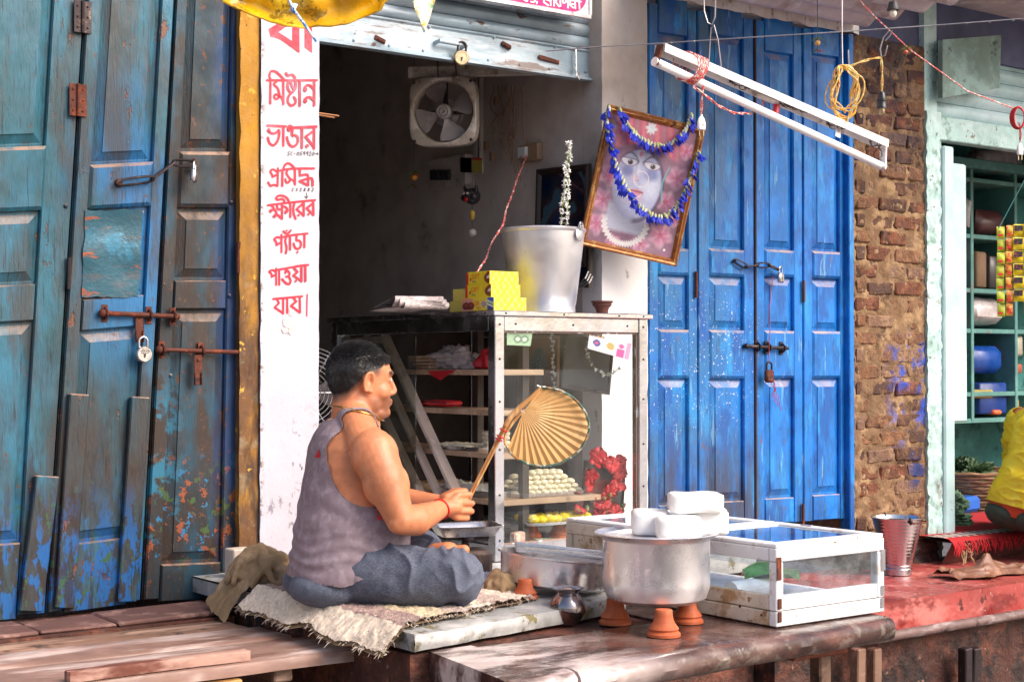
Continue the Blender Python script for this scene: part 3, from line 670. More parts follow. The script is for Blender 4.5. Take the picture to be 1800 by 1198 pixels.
m.tube(wig(PY(1358, 485, YB-.02), PY(1350, 640, YB-.03), 14, .02, 3), .0018, 5)
for k in range(4): m.tube(wig(PY(1356, 650, YB-.04), PY(1358+k*5, 700+k*7, YB-.03), 10, .02, k), .0015, 5)
tag(m.build('red_thread', wmat('faded_red_thread', '#b0433c', rough=.8)), 'faded red thread hanging from the chain on the blue door', 'thread')
# ================================================================== SHOP OPENING
YS = 5.03
sh = thing('rolling_shutter', 'half-raised grey-blue rolling shutter over the sweet shop opening', 'shutter', (3.5, YS, 2.62))
zs = PY(790, 106, YS).z; sx0, sx1 = PX1-.02, cx0+.004
m = MB()
prof = [(0, 0.), (-.006, .0), (-.006, .035), (-.002, .06), (-.002, .115), (-.010, .122), (-.004, .13)]
m.grid(40, len(prof), lambda u, v: V(lerp(sx0, sx1, u), YS+prof[int(round(v*(len(prof)-1)))][0]+noise.noise(V(u*14, v*2, 3))*.004, zs+prof[int(round(v*(len(prof)-1)))][1]))
m.box(sx0, sx1, YS-.03, YS+.012, zs-.006, zs+.004, .001)
br = m.build('bottom_rail', MT['shutter'], sh, smooth=35)
sm = MB(); ns = 12
sm.grid(30, ns, lambda u, v: V(lerp(sx0, sx1, u), YS+.004-.016*math.sin(math.pi*v)**.7, v*.052))
s0 = None
for k in range(8):
    if s0 is None:
        s0 = sm.build('slat', MT['shutter'], sh, smooth=50); base = s0.location.copy(); s0.location = base+V(0, 0, zs+.131)
    else: inst(s0, base+V(0, 0, zs+.131+k*.054), parent=sh)
for k in range(9):
    x = lerp(sx0+.06, sx1-.06, k/8)
    MB().ell((x, YS-.007, zs+.022), (.006, .004, .006), None, 8, 4).build('rivet', MT['shutter'], br, smooth=60)
    if k % 2: MB().ell((x+.03, YS-.007, zs+.118), (.006, .004, .006), None, 8, 4).build('rivet', MT['shutter'], br, smooth=60)
# pull handle and the slots that lost theirs
a_, b_ = PY(765, 76, YS-.006), PY(812, 84, YS-.006)
MB().tube([a_+V(0, .01, 0), a_+V(0, -.03, .004), b_+V(0, -.03, .004), b_+V(0, .01, 0)], .009, 8).build('pull_handle', MT['shutter'], sh, smooth=50)
for (x, y) in ((668, 70), (890, 80)):
    c = PY(x, y, YS-.008); m = MB(); m.obox(c, (.05, .006, .02), Matrix.Rotation(.3, 3, 'Y'), .002); m.tube([c+V(-.012, -.002, 0), c+V(-.012, -.014, -.006), c+V(.012, -.014, -.012), c+V(.012, -.002, -.004)], .004, 6)
    m.build('broken_catch', MT['rust'], br, smooth=40)
MB().obox(PY(965, 105, YS-.008), (.11, .006, .018), Matrix.Rotation(.12, 3, 'Y'), .003).build('torn_edge', MT['rust'], br)
MB().tube([PY(1012, 85, YS-.02), PY(1013, 135, YS-.03), PY(1018, 140, YS-.03), PY(1010, 118, YS-.03)], .004, 6).build('wire_catch', MT['steel'], sh, smooth=50)
padlock(PY(813, 74, YS-.045), .062, .1, 'round old brass padlock hanging on the rolling shutter handle', mat=MT['brass'], shackle_mat=MT['iron'], round_=True, yaw=-.35)
MB().box(sx0-.02, sx1+.01, YS-.09, YS+.2, zs+.55, zs+.95).build('roller_box', MT['concrete'], fac)

# ---- sign board
sg = thing('sign_board', 'pink rounded shop sign with white Hindi lettering above the shutter', 'sign', PY(950, 0, YF-.03))
YG = YF-.02
def sgp(x, y, d=0.): return PY(820+x/7.5, y/7.5, YG-d)
q0, q1, zb, zt = sgp(-700, 0).x, sgp(1620, 0).x, sgp(1600, 240).z, sgp(1600, 240).z+.42
m = MB(); m.box(q0, q1, YG, YG+.03, zb+.012, zt, .003); m.build('panel', wmat('sign_white', (.78, .76, .80), [dict(c=(.5, .42, .4), s=14., lo=.6, hi=.7)], rough=.35), sg)
m = MB(); m.box(q0, q1+.006, YG-.008, YG+.034, zb-.004, zb+.012, .002); m.box(q1-.004, q1+.010, YG-.008, YG+.034, zb+.012, zt, .002); m.build('frame', MT['alu'], sg)
hb = sgp(1500, 172).z; r_ = .075; xr = sgp(1578, 80).x
pts = [V(q0+.02, YG-.003, hb)] + [V(xr-r_+r_*math.sin(a_), YG-.003, hb+r_-r_*math.cos(a_)) for a_ in [math.pi*k/16 for k in range(17)]] + [V(q0+.02, YG-.003, hb+2*r_)]
MB().prism(pts, (0, .0025, 0)).build('pink_field', wmat('sign_pink', (.80, .03, .20), rough=.3, bump=0), sg)
m = MB()
DEV = [[(1020,30),(1080,75)], [(1020,30),(1030,-10),(1110,20)], [(1110,-40),(1110,75)], [(1150,-30),(1155,80)], [(1195,-20),(1180,30),(1225,90)], [(1235,-20),(1240,85)], [(1265,0),(1275,40),(1310,30),(1310,0)], [(1335,-10),(1340,105)],
       [(1375,10),(1360,60),(1410,105)], [(1375,55),(1430,60)], [(1430,-5),(1435,115)], [(1485,-5),(1490,120)], [(1430,-5),(1450,-45),(1490,-10)], [(1000,-45),(1510,25)],
       [(760,0),(800,20),(800,-30)], [(850,25),(890,30),(905,5),(870,-10)], [(930,25),(925,50)]]
for i, st_ in enumerate(DEV): ribbon(m, st_, 20, .004+i*.0001, sgp)
m.build('lettering', wmat('sign_letter_white', (.85, .83, .86), rough=.4, bump=0), sg)

# ---- yellow tarpaulin edge with its cord
tp = thing('tarpaulin', 'grimy yellow plastic tarpaulin edge sagging over the lettered pillar', 'tarpaulin', PD(540, 20, 4.6))
MT['tarp'] = wmat('yellow_tarpaulin', '#d9a210', [dict(c='#f0c930', s=5., lo=.45, hi=.65), dict(c='#4a3510', s=9., lo=.58, hi=.66, rg=.75), dict(c='#8a6a18', s=16., lo=.56, hi=.64)], rough=.3, bump=.5, bscale=20, bd=.01)
def tarp(u, v):
    px = lerp(392, 700, u); s_ = math.sin(math.pi*min(1, max(0, u)))**.85
    low = 2 + 47*s_ - 2.*abs(math.sin(u*9))
    if u > .9: low = 12*(1-u)*10-8
    d = 4.55 + .05*math.cos(v*6) + .03*noise.noise(V(u*7, v*3, 2)) + .25*v
    return PD(px, lerp(low, -80, v)+3*noise.noise(V(u*12, v*4, 1)), d)
MB().grid(60, 24, tarp).build('sheet', MT['tarp'], tp, smooth=80)
m = MB(); edge = [tarp(i/40, .0) for i in range(41)]; m.tube(edge, .004, 6); m.build('hem', MT['tarp'], tp, smooth=60)
MT['cordblue'] = wmat('blue_white_cord', (.75, .8, .9), [dict(c=(.05, .25, .7), s=60., lo=.5, hi=.55)], rough=.6)
m = MB(); m.tube([PD(500, -20, 4.45), PD(513, 12, 4.47), PD(520, 22, 4.45), PD(540, 50, 4.46), PD(556, 73, 4.48)], .0042, 6)
for k in range(5): m.tube([PD(513+k*2, 8, 4.44), PD(516, 14+k, 4.42), PD(510+k*2, 18+k, 4.44)], .004, 6)
m.build('cord', MT['cordblue'], tp, smooth=60)
# ---- paper pennant
pn = MB(); A_, B_, C_ = PY(722, -14, YF-.1), PY(768, -10, YF-.1), PY(745, 57, YF-.1)
cP = bpy.data.materials.new('x'); bpy.data.materials.remove(cP)
MT['pennant'] = wmat('printed_pennant', (.75, .68, .55), [dict(c=(.75, .5, .05), s=22., lo=.5, hi=.54), dict(c=(.08, .3, .12), s=30., lo=.56, hi=.59), dict(c=(.65, .2, .1), s=34., lo=.60, hi=.63)], rough=.6, bump=0)
def pen(u, v):
    a_ = lerp(A_, B_, u); return lerp(a_, C_, v)+V(0, .008*math.sin(v*4+u*2), 0)
m = MB(); m.grid(8, 10, pen); m.tube([A_, C_, B_], .0025, 5)
tag(m.build('paper_pennant', MT['pennant'], smooth=60), 'small triangular printed paper pennant hanging before the shutter', 'pennant')

# ---- exhaust fan in the dim room
MT['fanpaint'] = wmat('grimy_cream_enamel', (.42, .36, .31), [dict(c=(.2, .14, .1), s=14., lo=.5, hi=.66), dict(c=(.6, .54, .5), s=9., lo=.56, hi=.66)], rough=.5, bump=.2)
MT['blade'] = wmat('dusty_grey_blade', (.22, .19, .19), [dict(c=(.33, .3, .3), s=10., lo=.5, hi=.66)], rough=.45, bump=.1)
fc = PD(779, 196, 6.6); ef = thing('exhaust_fan', 'grimy square exhaust fan with four grey blades hanging in the dark shop', 'fan', fc+V(0, 0, -.17))
zax = (CAM-fc).normalized(); zax = (zax+RT*-.25+V(0, 0, .12)).normalized(); xax = V(0, 0, 1).cross(zax).normalized(); yax = zax.cross(xax)
RF = Matrix((xax, yax, zax)).transposed()
def fl(x, y, z): return fc+RF @ V(x, y, z)
hw = .148; ri = .132; m = MB(); n_ = 48; ro = []; rin = []
def sq(a_, h, p=5.):
    c, s_ = math.cos(a_), math.sin(a_); k = h/((abs(c)**p+abs(s_)**p)**(1/p)); return c*k, s_*k
rings = [(lambda a_: sq(a_, hw), -.05), (lambda a_: sq(a_, hw), .008), (lambda a_: sq(a_, hw-.006), .012), (lambda a_: (ri*1.03*math.cos(a_), ri*1.03*math.sin(a_)), .010), (lambda a_: (ri*math.cos(a_), ri*math.sin(a_)), .002), (lambda a_: (ri*.97*math.cos(a_), ri*.97*math.sin(a_)), -.06)]
m.grid(n_, len(rings), lambda u, v: fl(*rings[int(round(v*5))][0](2*math.pi*u), rings[int(round(v*5))][1]), cu=True)
m.build('frame', MT['fanpaint'], ef, smooth=40)
for k in range(4):
    a0 = math.radians(20+90*k)
    def bl(u, v):
        r = lerp(.03, .125, v); wd = lerp(.35, .95, v**.6)*(1-.35*max(0, v-.75)*4*.5); a_ = a0+(u-.5)*wd*1.15
        return fl(r*math.cos(a_), r*math.sin(a_), .01-.035*(u-.2)*(.6+.4*v)-.02)
    MB().grid(10, 8, bl).build('blade', MT['blade'], ef, smooth=70)
M_ = Matrix.Translation(fc) @ RF.to_4x4()
MB().lathe([(0, .006), (.012, .012), (.018, .008), (.026, .012), (.033, .006), (.034, -.05), (.06, -.055), (.06, -.13), (0, -.14)], 24, M_).build('hub', MT['blade'], ef, smooth=40)
m = MB(); m.obox(fl(0, 0, -.045), (.02, .264, .012), RF); m.obox(fl(0, 0, -.047), (.264, .02, .012), RF); m.build('motor_bracket', MT['iron'], ef)
for (sx, sy) in ((-1, -1), (1, -1), (1, 1), (-1, 1)):
    MB().ell(fl(sx*.125, sy*.125, .011), (.007, .007, .007), None, 8, 5).build('bolt_head', MT['iron'], ef, smooth=60)
hk = PD(770, 98, 6.35)
tw = MB(); tw.tube(wig(fl(-.02, .14, .0), fl(-.02, .80, .06), 14, .02, 4), .003, 5); tw.tube(wig(fl(.06, .14, 0), fl(.06, .80, .06), 10, .01, 8), .003, 5); tw.build('hanging_wire', MT['iron'], ef)
m = MB(); m.bar(fl(-.16, .175, -.02), fl(.40, .17, -.04), .02, .05, ch=.003); m.build('mounting_board', MT['fanpaint'], ef)

# ---- things on the right wall of the room (plane x = 4.187)
XW = 4.185
def PW(px, py, d=0.): return PX(px, py, XW-d)
def wallbox(px0, px1, py0, py1, th, ch=.002, d0=.0):
    a_ = PW((px0+px1)/2, py1); b_ = PW((px0+px1)/2, py0); ya = PW(px0, py0).y; yb = PW(px1, py0).y
    return MB().box(XW-d0-th, XW-d0, yb, ya, a_.z, b_.z, ch)
MT['bakelite'] = wmat('grubby_white_plastic', (.5, .44, .40), [dict(c=(.25, .17, .12), s=20., lo=.55, hi=.68)], rough=.45)
t = thing('fuse_box', 'small grimy fuse box with a row of switches on the shop wall', 'fuse box', PW(800, 330))
wallbox(768, 833, 278, 330, .05).build('case', MT['bakelite'], t)
for k in range(4): wallbox(775+k*9, 781+k*9, 300, 318, .065).build('switch', MT['ink'], t)
t = thing('wall_socket', 'white wall socket on a wooden board in the shop', 'socket', PW(938, 282))
wallbox(921, 954, 254, 284, .03, .003).build('board', wmat('varnished_board', (.35, .22, .13), rough=.5), t)
wallbox(923, 937, 260, 278, .045, .003).build('socket', wmat('socket_white', (.75, .75, .75), rough=.35), t)
MT['cordred'] = wmat('red_white_twisted_cord', (.62, .08, .07), [dict(c=(.7, .66, .62), s=90., lo=.52, hi=.56)], rough=.6, bump=0)
def twist(m, pts, r, turns_per_m=45, n=5, ri=None):
    """two strands wound round a path"""
    P = [Vector(p) for p in pts]; Q = []; ln = [0]
    for i in range(len(P)-1): ln.append(ln[-1]+(P[i+1]-P[i]).length)
    L_ = ln[-1]; N_ = max(8, int(L_*220))
    for k in range(N_+1):
        s_ = L_*k/N_; i = max(j for j in range(len(ln)-1) if ln[j] <= s_+1e-9); t = (s_-ln[i])/max(1e-9, ln[i+1]-ln[i]); Q.append(lerp(P[i], P[i+1], t))
    for ph in (0, math.pi):
        R_ = []
        for k, q in enumerate(Q):
            d = (Q[min(k+1, N_)]-Q[max(k-1, 0)]).normalized(); a_ = d.orthogonal().normalized(); b_ = d.cross(a_); th = ph+L_*k/N_*turns_per_m*2*math.pi/6
            ref = V(.3, .2, .9); a_ = (ref-d*ref.dot(d)).normalized(); b_ = d.cross(a_)
            R_.append(q+(a_*math.cos(th)+b_*math.sin(th))*r)
        m.tube(R_, r*.95, n)
    return m
m = twist(MB(), wig(PW(926, 272, .05), PD(836, 484, 5.9), 24, .03, 6, .05), .0024)
tag(m.build('power_cord', MT['cordred'], smooth=60), 'red and white twisted power cord hanging from the wall socket in the shop', 'cord')
m = MB()
for k in range(7): m.tube(wig(PW(868+k*8, 150, .03+.01*k), PW(862+k*9, 230+15*k, .04), 12, .06, k*2.1), .0028, 5)
m.tube(wig(PW(895, 180, .03), PW(880, 282, .05), 24, .14, 9), .0028, 5)
for (x, y) in ((872, 178), (855, 256), (865, 275)): m.obox(PW(x, y, .05), (.02, .025, .04), None, .004)
tag(m.build('loose_wiring', wmat('old_brown_wire', (.28, .16, .09), rough=.6)), 'tangle of old brown wiring and connectors on the shop wall', 'wiring')
MB()
t = thing('conduit_pipe', 'thin vertical conduit pipe on the shop wall', 'pipe', PW(846, 290))
m = MB(); m.tube([PW(846, 300, .01), PW(846, 90, .01)], .012, 8); m.tube([PW(838, 300, .01), PW(838, 90, .01)], .007, 8); m.build('pipe', MT['roomwall'], t, smooth=50)
# prints, charms
def raster(name, mp, nu, nv, fn, mat, parent=None):
    """flat print: nu x nv vertices coloured by fn(u, v), v up"""
    m = MB(); m.grid(nu, nv, mp); o = m.build(name, mat, parent); ca = o.data.color_attributes.new('print', 'FLOAT_COLOR', 'POINT')
    a_ = np.zeros((nu*nv, 4), dtype=np.float32); a_[:, 3] = 1; i = 0
    for j in range(nv):
        for k in range(nu): a_[i, :3] = fn(k/(nu-1), j/(nv-1)); i += 1
    ca.data.foreach_set('color', a_.ravel()); return o
MT['print'] = vcmat('printed_paper', .45); MT['printgloss'] = vcmat('print_behind_glass', .16, .4)
t = thing('printed_card', 'small red and yellow printed card fixed on the shop wall below the exhaust fan', 'card', PW(829, 303, .12))
c00, c10, c01 = PX(809, 303, 4.05), PX(848, 304, 4.05), PX(809, 277, 4.05)
def cardc(u, v):
    if .46 < u < .52: return (.12, .08, .07)
    if v > .82: return (.55, .03, .03)
    if u < .46: return (.55, .18, .14) if math.hypot(u-.23, v-.4) < .16 else (.5, .42, .15)
    return (.62, .52, .08) if int(v*14) % 2 else (.5, .4, .12)
raster('card_print', lambda u, v: c00+(c10-c00)*u+(c01-c00)*v, 24, 16, cardc, MT['print'], t)
MB().prism([c00, c10, c10+(c01-c00), c01], (.006, .002, 0)).build('card_backing', MT['bakelite'], t)
def charm(c, s_, label, hang, fruit=(.75, .3, .04), name='lemon_chilli_charm', nch=5, seedk=1):
    t = thing(name, label, 'charm', c-V(0, 0, s_*2.2)); random.seed(seedk)
    MB().tube([c+V(0, 0, hang), c+V(0, 0, s_*.2), c-V(0, 0, s_*1.6)], .0015, 5).build('thread', MT['ink'], t)
    MB().ell(c, (s_*.5, s_*.5, s_*.45), None, 14, 9).build('lemon', wmat('charm_lemon', fruit, rough=.5), t, smooth=60)
    gm = wmat('charm_chilli', (.09, .16, .03), rough=.45); rm = wmat('charm_red_chilli', (.4, .05, .02), rough=.45)
    for k in range(nch):
        a_ = 2*math.pi*k/nch+random.random(); z = -s_*(.8+.15*k) if k % 2 else s_*(.6+.1*k)
        d = V(math.cos(a_), math.sin(a_), -.4+random.random()*.3).normalized(); p = c+V(0, 0, z)
        MB().tube([p, p+d*s_*.5, p+d*s_*.9+V(0, 0, -.1*s_), p+d*s_*1.25+V(0, 0, -.35*s_)], [s_*.12, s_*.13, s_*.09, s_*.02], 7).build('chilli', gm if k % 3 else rm, t, smooth=60)
    return t
charm(PX(728, 312, 3.9), .032, 'dried lemon and green chilli charm hanging inside the dark shop', .55)
# demon-face charm
c = PX(830, 345, 4.0); t = thing('mask_charm', 'small black horned mask charm with red tongue hanging in the shop', 'charm', c-V(0, 0, .15))
bk = wmat('black_mask_paint', (.03, .025, .03), rough=.35); m = MB(); m.ell(c, (.04, .035, .038), None, 16, 10)
for sy in (-1, 1): m.tube([c+V(0, sy*.03, .02), c+V(-.01, sy*.045, .04), c+V(-.01, sy*.04, .06)], [.012, .008, .002], 8); m.ell(c+V(-.02, sy*.035, -.005), (.014, .02, .016), None, 10, 6)
m.build('face', bk, t, smooth=60)
MB().ell(c+V(-.035, 0, -.016), (.006, .014, .012), None, 10, 6).build('tongue', wmat('red_lacquer', (.6, .02, .03), rough=.3), t, smooth=60)
for sy in (-1, 1): MB().ell(c+V(-.036, sy*.013, .010), (.006, .008, .006), None, 8, 6).build('eye', MT['bakelite'], t, smooth=60)
MB().tube([c+V(0, 0, .5), c+V(0, 0, .03)], .0012, 5).build('thread', MT['ink'], t)
MB().tube([c+V(0, 0, -.03), c+V(0, 0, -.17)], .0012, 5).build('thread', MT['ink'], t)
MB().ell(c+V(0, 0, -.085), (.012, .016, .024), None, 10, 7).build('lemon', wmat('dry_lemon', (.55, .33, .05), rough=.5), t, smooth=60)
MB().ell(c+V(0, 0, -.165), (.02, .022, .018), None, 10, 7).jitter(.006, 60).build('shell', MT['bakelite'], t, smooth=60)
m = MB(); m.tube([PD(540, 196, 5.75), PD(596, 204, 5.75)], .003, 5); m.tube([PD(540, 199, 5.76), PD(588, 207, 5.76)], .003, 5)
tag(m.build('incense_sticks', wmat('bare_incense_stick', (.5, .22, .1), rough=.7)), 'two thin incense sticks poking out behind the lettered pillar', 'incense')
# pictures on the wall beside the opening
def framed(name, label, cat, TL, TR, BL, fw, depth, fmat, printfn, pmat, nu=40, nv=50, nrm=None, inner=None, rabbet=.3):
    TL, TR, BL = Vector(TL), Vector(TR), Vector(BL); ux = (TR-TL); W_ = ux.length; ux.normalize(); uy = (TL-BL); uy = uy-ux*uy.dot(ux); H_ = uy.length; uy.normalize()
    n_ = ux.cross(uy)
    if n_.dot(CAM-TL) < 0: n_ = -n_
    t = thing(name, label, cat, BL); O = TL-uy*H_
    def q(x, y, d): return O+ux*x+uy*y+n_*d
    R_ = Matrix((ux, uy, n_)).transposed()
    for (xa, ya, xb, yb) in ((0, 0, W_, 0), (W_, 0, W_, H_), (W_, H_, 0, H_), (0, H_, 0, 0)):
        a_, b_ = Vector((xa, ya)), Vector((xb, yb)); d = (b_-a_).normalized(); inn = Vector((-d.y, d.x)); m = MB(); pr = [(0, 0), (0, depth*.8), (fw*.2, depth), (fw*.45, depth*.85), (fw*.6, depth*.95), (fw*.9, depth*.5), (fw, depth*.3), (fw, 0)]
        V_ = []
        for (off, dd) in pr:
            p1 = a_+inn*off+d*off; p2 = b_+inn*off-d*off; V_ += [q(p1.x, p1.y, dd), q(p2.x, p2.y, dd)]
        m.add(V_, [(2*i, 2*i+1, 2*i+3, 2*i+2) for i in range(len(pr)-1)]).build('frame_bar', fmat, t, smooth=30)
    MB().prism([q(.004, .004, .0), q(W_-.004, .004, 0), q(W_-.004, H_-.004, 0), q(.004, H_-.004, 0)], n_*.003).build('backing', MT['roomdark'], t)
    raster('print', lambda u, v: q(lerp(fw*.9, W_-fw*.9, u), lerp(fw*.9, H_-fw*.9, v), depth*rabbet), nu, nv, printfn, pmat, t)
    return t, q, W_, H_
MT['darkframe'] = wmat('dark_wood_frame', (.035, .022, .018), rough=.35, bump=.1)
def darkprint(u, v):
    n1 = noise.noise(V(u*4, v*4, 3.)); b = .02+.05*max(0, 1-math.hypot((u-.45)*1.6, v-.45)*1.6)
    return (b*(1.2+n1*2), b*(.8+n1*.4), b*(1.1-n1*1.5)) if n1 < .2 else (.05, .10, .14)
framed('framed_picture', 'dark framed religious picture on the wall behind the aluminium bucket', 'picture', PW(948, 298, .02), PW(1040, 288, .05), PW(945, 470, .02), .03, .02, MT['darkframe'], darkprint, MT['printgloss'])
framed('framed_picture', 'lower dark framed picture half hidden behind the aluminium bucket', 'picture', PW(975, 432, .03), PW(1043, 430, .05), PW(975, 505, .03), .02, .02, MT['darkframe'], darkprint, MT['printgloss'], 20, 20)
def flowergarland(name, label, pts, r, mat, gmat, parent=None, cat='garland', petals=5, seed=1, every=1, smat=None):
    """string of blossoms along a path, each blossom its own piece"""
    random.seed(seed); t = thing(name, label, cat, pts[len(pts)//2]); MB().tube(pts, r*.18, 5).build('string', gmat, t)
    src = None
    for i, p in enumerate(pts[::every]):
        if src is None:
            m = MB()
            for k in range(petals):
                a_ = 2*math.pi*k/petals; d = V(math.cos(a_), math.sin(a_), .7).normalized()
                m.tube([V(0, 0, 0), d*r*.6, d*r*1.15+V(0, 0, .1*r)], [r*.14, r*.36, r*.10], 6, sx=.5)
            m.tube([V(0, 0, -.5*r), V(0, 0, .35*r)], r*.13, 5)
            src = m.build('blossom', mat, t, raw=True); src.location = V(0, 0, 0); set_parent(src, t)
            o = src
        else: o = inst(src, (0, 0, 0), parent=t)
        o.location = Vector(p)+V(*(random.uniform(-.25, .25)*r for _ in range(3))); o.rotation_euler = [random.uniform(0, 6.28) for _ in range(3)]; k = random.uniform(.75, 1.2); o.scale = (k, k, k)
    return t
MT['jasmine'] = wmat('white_blossom', (.78, .76, .74), rough=.6, bump=0); MT['stem'] = wmat('garland_green', (.18, .26, .06), rough=.6, bump=0)
ga = [PD(1000, 250, 5.95)]
path = [lerp(PD(1000, 252, 5.95), PD(986, 392, 5.9), i/17) for i in range(18)]+[lerp(PD(997, 392, 5.9), PD(1001, 250, 5.95), i/17) for i in range(18)]
flowergarland('jasmine_garland', 'white jasmine garland hanging above the aluminium bucket', path, .012, MT['jasmine'], MT['stem'])
# ================================================================== GLASS CABINET
KX0, KX1, KY0, KY1, KZ0, KZ1 = 3.40, 4.165, 4.64, 5.85, ZP+.002, 1.642
MT['kframe'] = wmat('riveted_aluminium_sheet', (.56, .56, .62), [dict(c=(.42, .36, .36), s=5., lo=.60, hi=.78, k=.4)], rough=.24, metal=1., bump=.10, bscale=9, var=.05, vscale=3, rvar=.08, bd=.02)
MT['glass'] = glassmat('cabinet_glass', (.96, .98, .97), .015, -.015, .016)
MT['glassd'] = glassmat('sliding_cabinet_glass', (.80, .82, .78), .02, .02, .05)
MT['shelf'] = wmat('pale_shelf_wood', (.42, .27, .18), [dict(c=(.55, .38, .27), s=6., lo=.5, hi=.66, st=(.3, 2, 2)), dict(c=(.2, .12, .08), s=14., lo=.6, hi=.7)], rough=.6, bump=.2)
MT['darkply'] = wmat('dark_ply', (.05, .033, .028), rough=.7)
kb = thing('display_cabinet', 'tall aluminium-framed glass sweets cabinet in front of the shop opening', 'cabinet', (3.78, 5.2, KZ0))
pw = .045
for (x, y) in ((KX0, KY0), (KX1-pw, KY0), (KX0, KY1-pw), (KX1-pw, KY1-pw)):
    po = MB().box(x, x+pw, y, y+pw, KZ0, KZ1-.02, .003).build('post', MT['kframe'], kb)
    if y == KY0:
        for z in (.78, .95, 1.12, 1.30, 1.46, 1.59): MB().ell((x+pw/2, y-.001, z), (.0045, .003, .0045), None, 8, 5).build('rivet', MT['iron'], po, smooth=60)
    if x == KX0 and y == KY0:
        for z in (.80, 1.0, 1.28, 1.58): MB().ell((x-.001, y+pw/2, z), (.003, .0045, .0045), None, 8, 5).build('rivet', MT['iron'], po, smooth=60)
tb, bb = KZ1-.021, KZ0
fr_ = MB().box(KX0+pw+.001, KX1-pw-.001, KY0+.003, KY0+.034, tb-.055, tb, .002).build('top_rail', MT['kframe'], kb)
for x in (3.50, 3.78, 4.06): MB().ell((x, KY0+.002, tb-.028), (.0045, .003, .0045), None, 8, 5).build('rivet', MT['iron'], fr_, smooth=60)
sr_ = MB().box(KX0+.003, KX0+.034, KY0+pw+.001, KY1-pw-.001, tb-.055, tb, .002).build('top_rail', MT['kframe'], kb)
for y in (4.78, 5.2, 5.6): MB().ell((KX0+.002, y, tb-.028), (.003, .0045, .0045), None, 8, 5).build('rivet', MT['iron'], sr_, smooth=60)
MB().box(KX0+pw+.001, KX1-pw-.001, KY0+.003, KY0+.034, KZ0, KZ0+.06, .002).build('bottom_rail', MT['kframe'], kb)
MB().box(KX0+.003, KX0+.034, KY0+pw+.001, KY1-pw-.001, KZ0, KZ0+.06, .002).build('bottom_rail', MT['kframe'], kb)
MB().box(KX1-.036, KX1-.004, KY0+pw+.001, KY1-pw-.001, tb-.055, tb, .002).build('top_rail', MT['kframe'], kb)
tp_ = MB().box(KX0-.016, KX1+.018, KY0-.016, KY1+.01, KZ1-.02, KZ1, .003).build('top_board', MT['kframe'], kb)
for x in (3.44, 3.72, 4.0, 4.13): MB().ell((x, KY0-.017, KZ1-.010), (.004, .003, .004), None, 8, 5).build('rivet', MT['iron'], tp_, smooth=60)
for y in (4.68, 5.0, 5.4, 5.75): MB().ell((KX0-.017, y, KZ1-.010), (.003, .004, .004), None, 8, 5).build('rivet', MT['iron'], tp_, smooth=60)
MB().box(KX0+.01, KX1-.01, KY0+.01, KY1-.01, KZ0+.02, KZ0+.045).build('floor_board', wmat('sheet_lined_floor', (.35, .33, .34), rough=.35, metal=.3), kb)
MB().box(KX0+.05, KX1-.05, KY1-.03, KY1-.018, KZ0+.05, tb-.01).build('back_board', MT['darkply'], kb)
MB().box(KX1-.030, KX1-.020, 5.12, KY1-.05, KZ0+.05, tb-.06).build('side_board', MT['darkply'], kb)
# gasket strips and panes
g = MB(); gx0, gx1, gz0, gz1 = KX0+pw, KX1-pw, KZ0+.06, tb-.055
g.box(gx0, gx0+.006, KY0+.012, KY0+.022, gz0, gz1); g.box(gx1-.006, gx1, KY0+.012, KY0+.022, gz0, gz1); g.box(gx0+.006, gx1-.006, KY0+.012, KY0+.022, gz0, gz0+.005); g.box(gx0+.006, gx1-.006, KY0+.012, KY0+.022, gz1-.006, gz1)
g.build('gasket', wmat('old_rubber_gasket', (.3, .2, .15), [dict(c=(.7, .68, .66), s=30., lo=.55, hi=.6, st=(1, 1, .4))], rough=.7), kb)
MB().box(gx0+.007, gx1-.007, KY0+.015, KY0+.019, gz0+.006, gz1-.007).build('pane', MT['glass'], kb)
MB().box(KX0+.012, KX0+.016, 5.20, 5.80, KZ0+.065, tb-.06).build('sliding_pane', MT['glassd'], kb)
# leaning spare frame just inside the open side
lean = thing('spare_frame', 'pale ribbed metal frame leaning inside the glass cabinet', 'frame', PX(790, 870, 3.45))
MT['paleframe'] = wmat('grimy_pale_wood', (.66, .52, .45), [dict(c=(.4, .27, .2), s=8., lo=.52, hi=.66), dict(c=(.78, .7, .68), s=5., lo=.55, hi=.66)], rough=.5)
for (a_, b_, wd) in (((676, 590), (804, 868), .045), ((644, 590), (780, 888), .034), ((606, 590), (758, 905), .040)):
    MB().bar(PX(*b_, 3.452), PX(*a_, 3.452), .02, wd, up=(1, 0, 0), ch=.003).build('bar', MT['paleframe'], lean)
MB().bar(PX(756, 888, 3.47), PX(800, 876, 3.47), .012, .03, ch=.002).build('bar', MT['paleframe'], lean)
MB().bar(PX(610, 600, 3.47), PX(680, 596, 3.47), .012, .03, ch=.002).build('bar', MT['paleframe'], lean)
# shelves
SZ = [1.420, 1.265, 1.100]
for z in SZ: MB().box(3.475, 3.68, 4.70, 5.80, z-.022, z, .002).build('shelf', MT['shelf'], kb)
MB().box(3.475, 3.97, 4.70, 5.75, .900, .922, .002).build('shelf', MT['shelf'], kb)
MB().box(3.60, 3.63, 4.73, 4.76, KZ0+.045, 1.60).build('shelf_post', MT['darkply'], kb)
MB().box(3.65, 3.68, 5.10, 5.14, KZ0+.045, 1.60).build('shelf_post', MT['darkply'], kb)

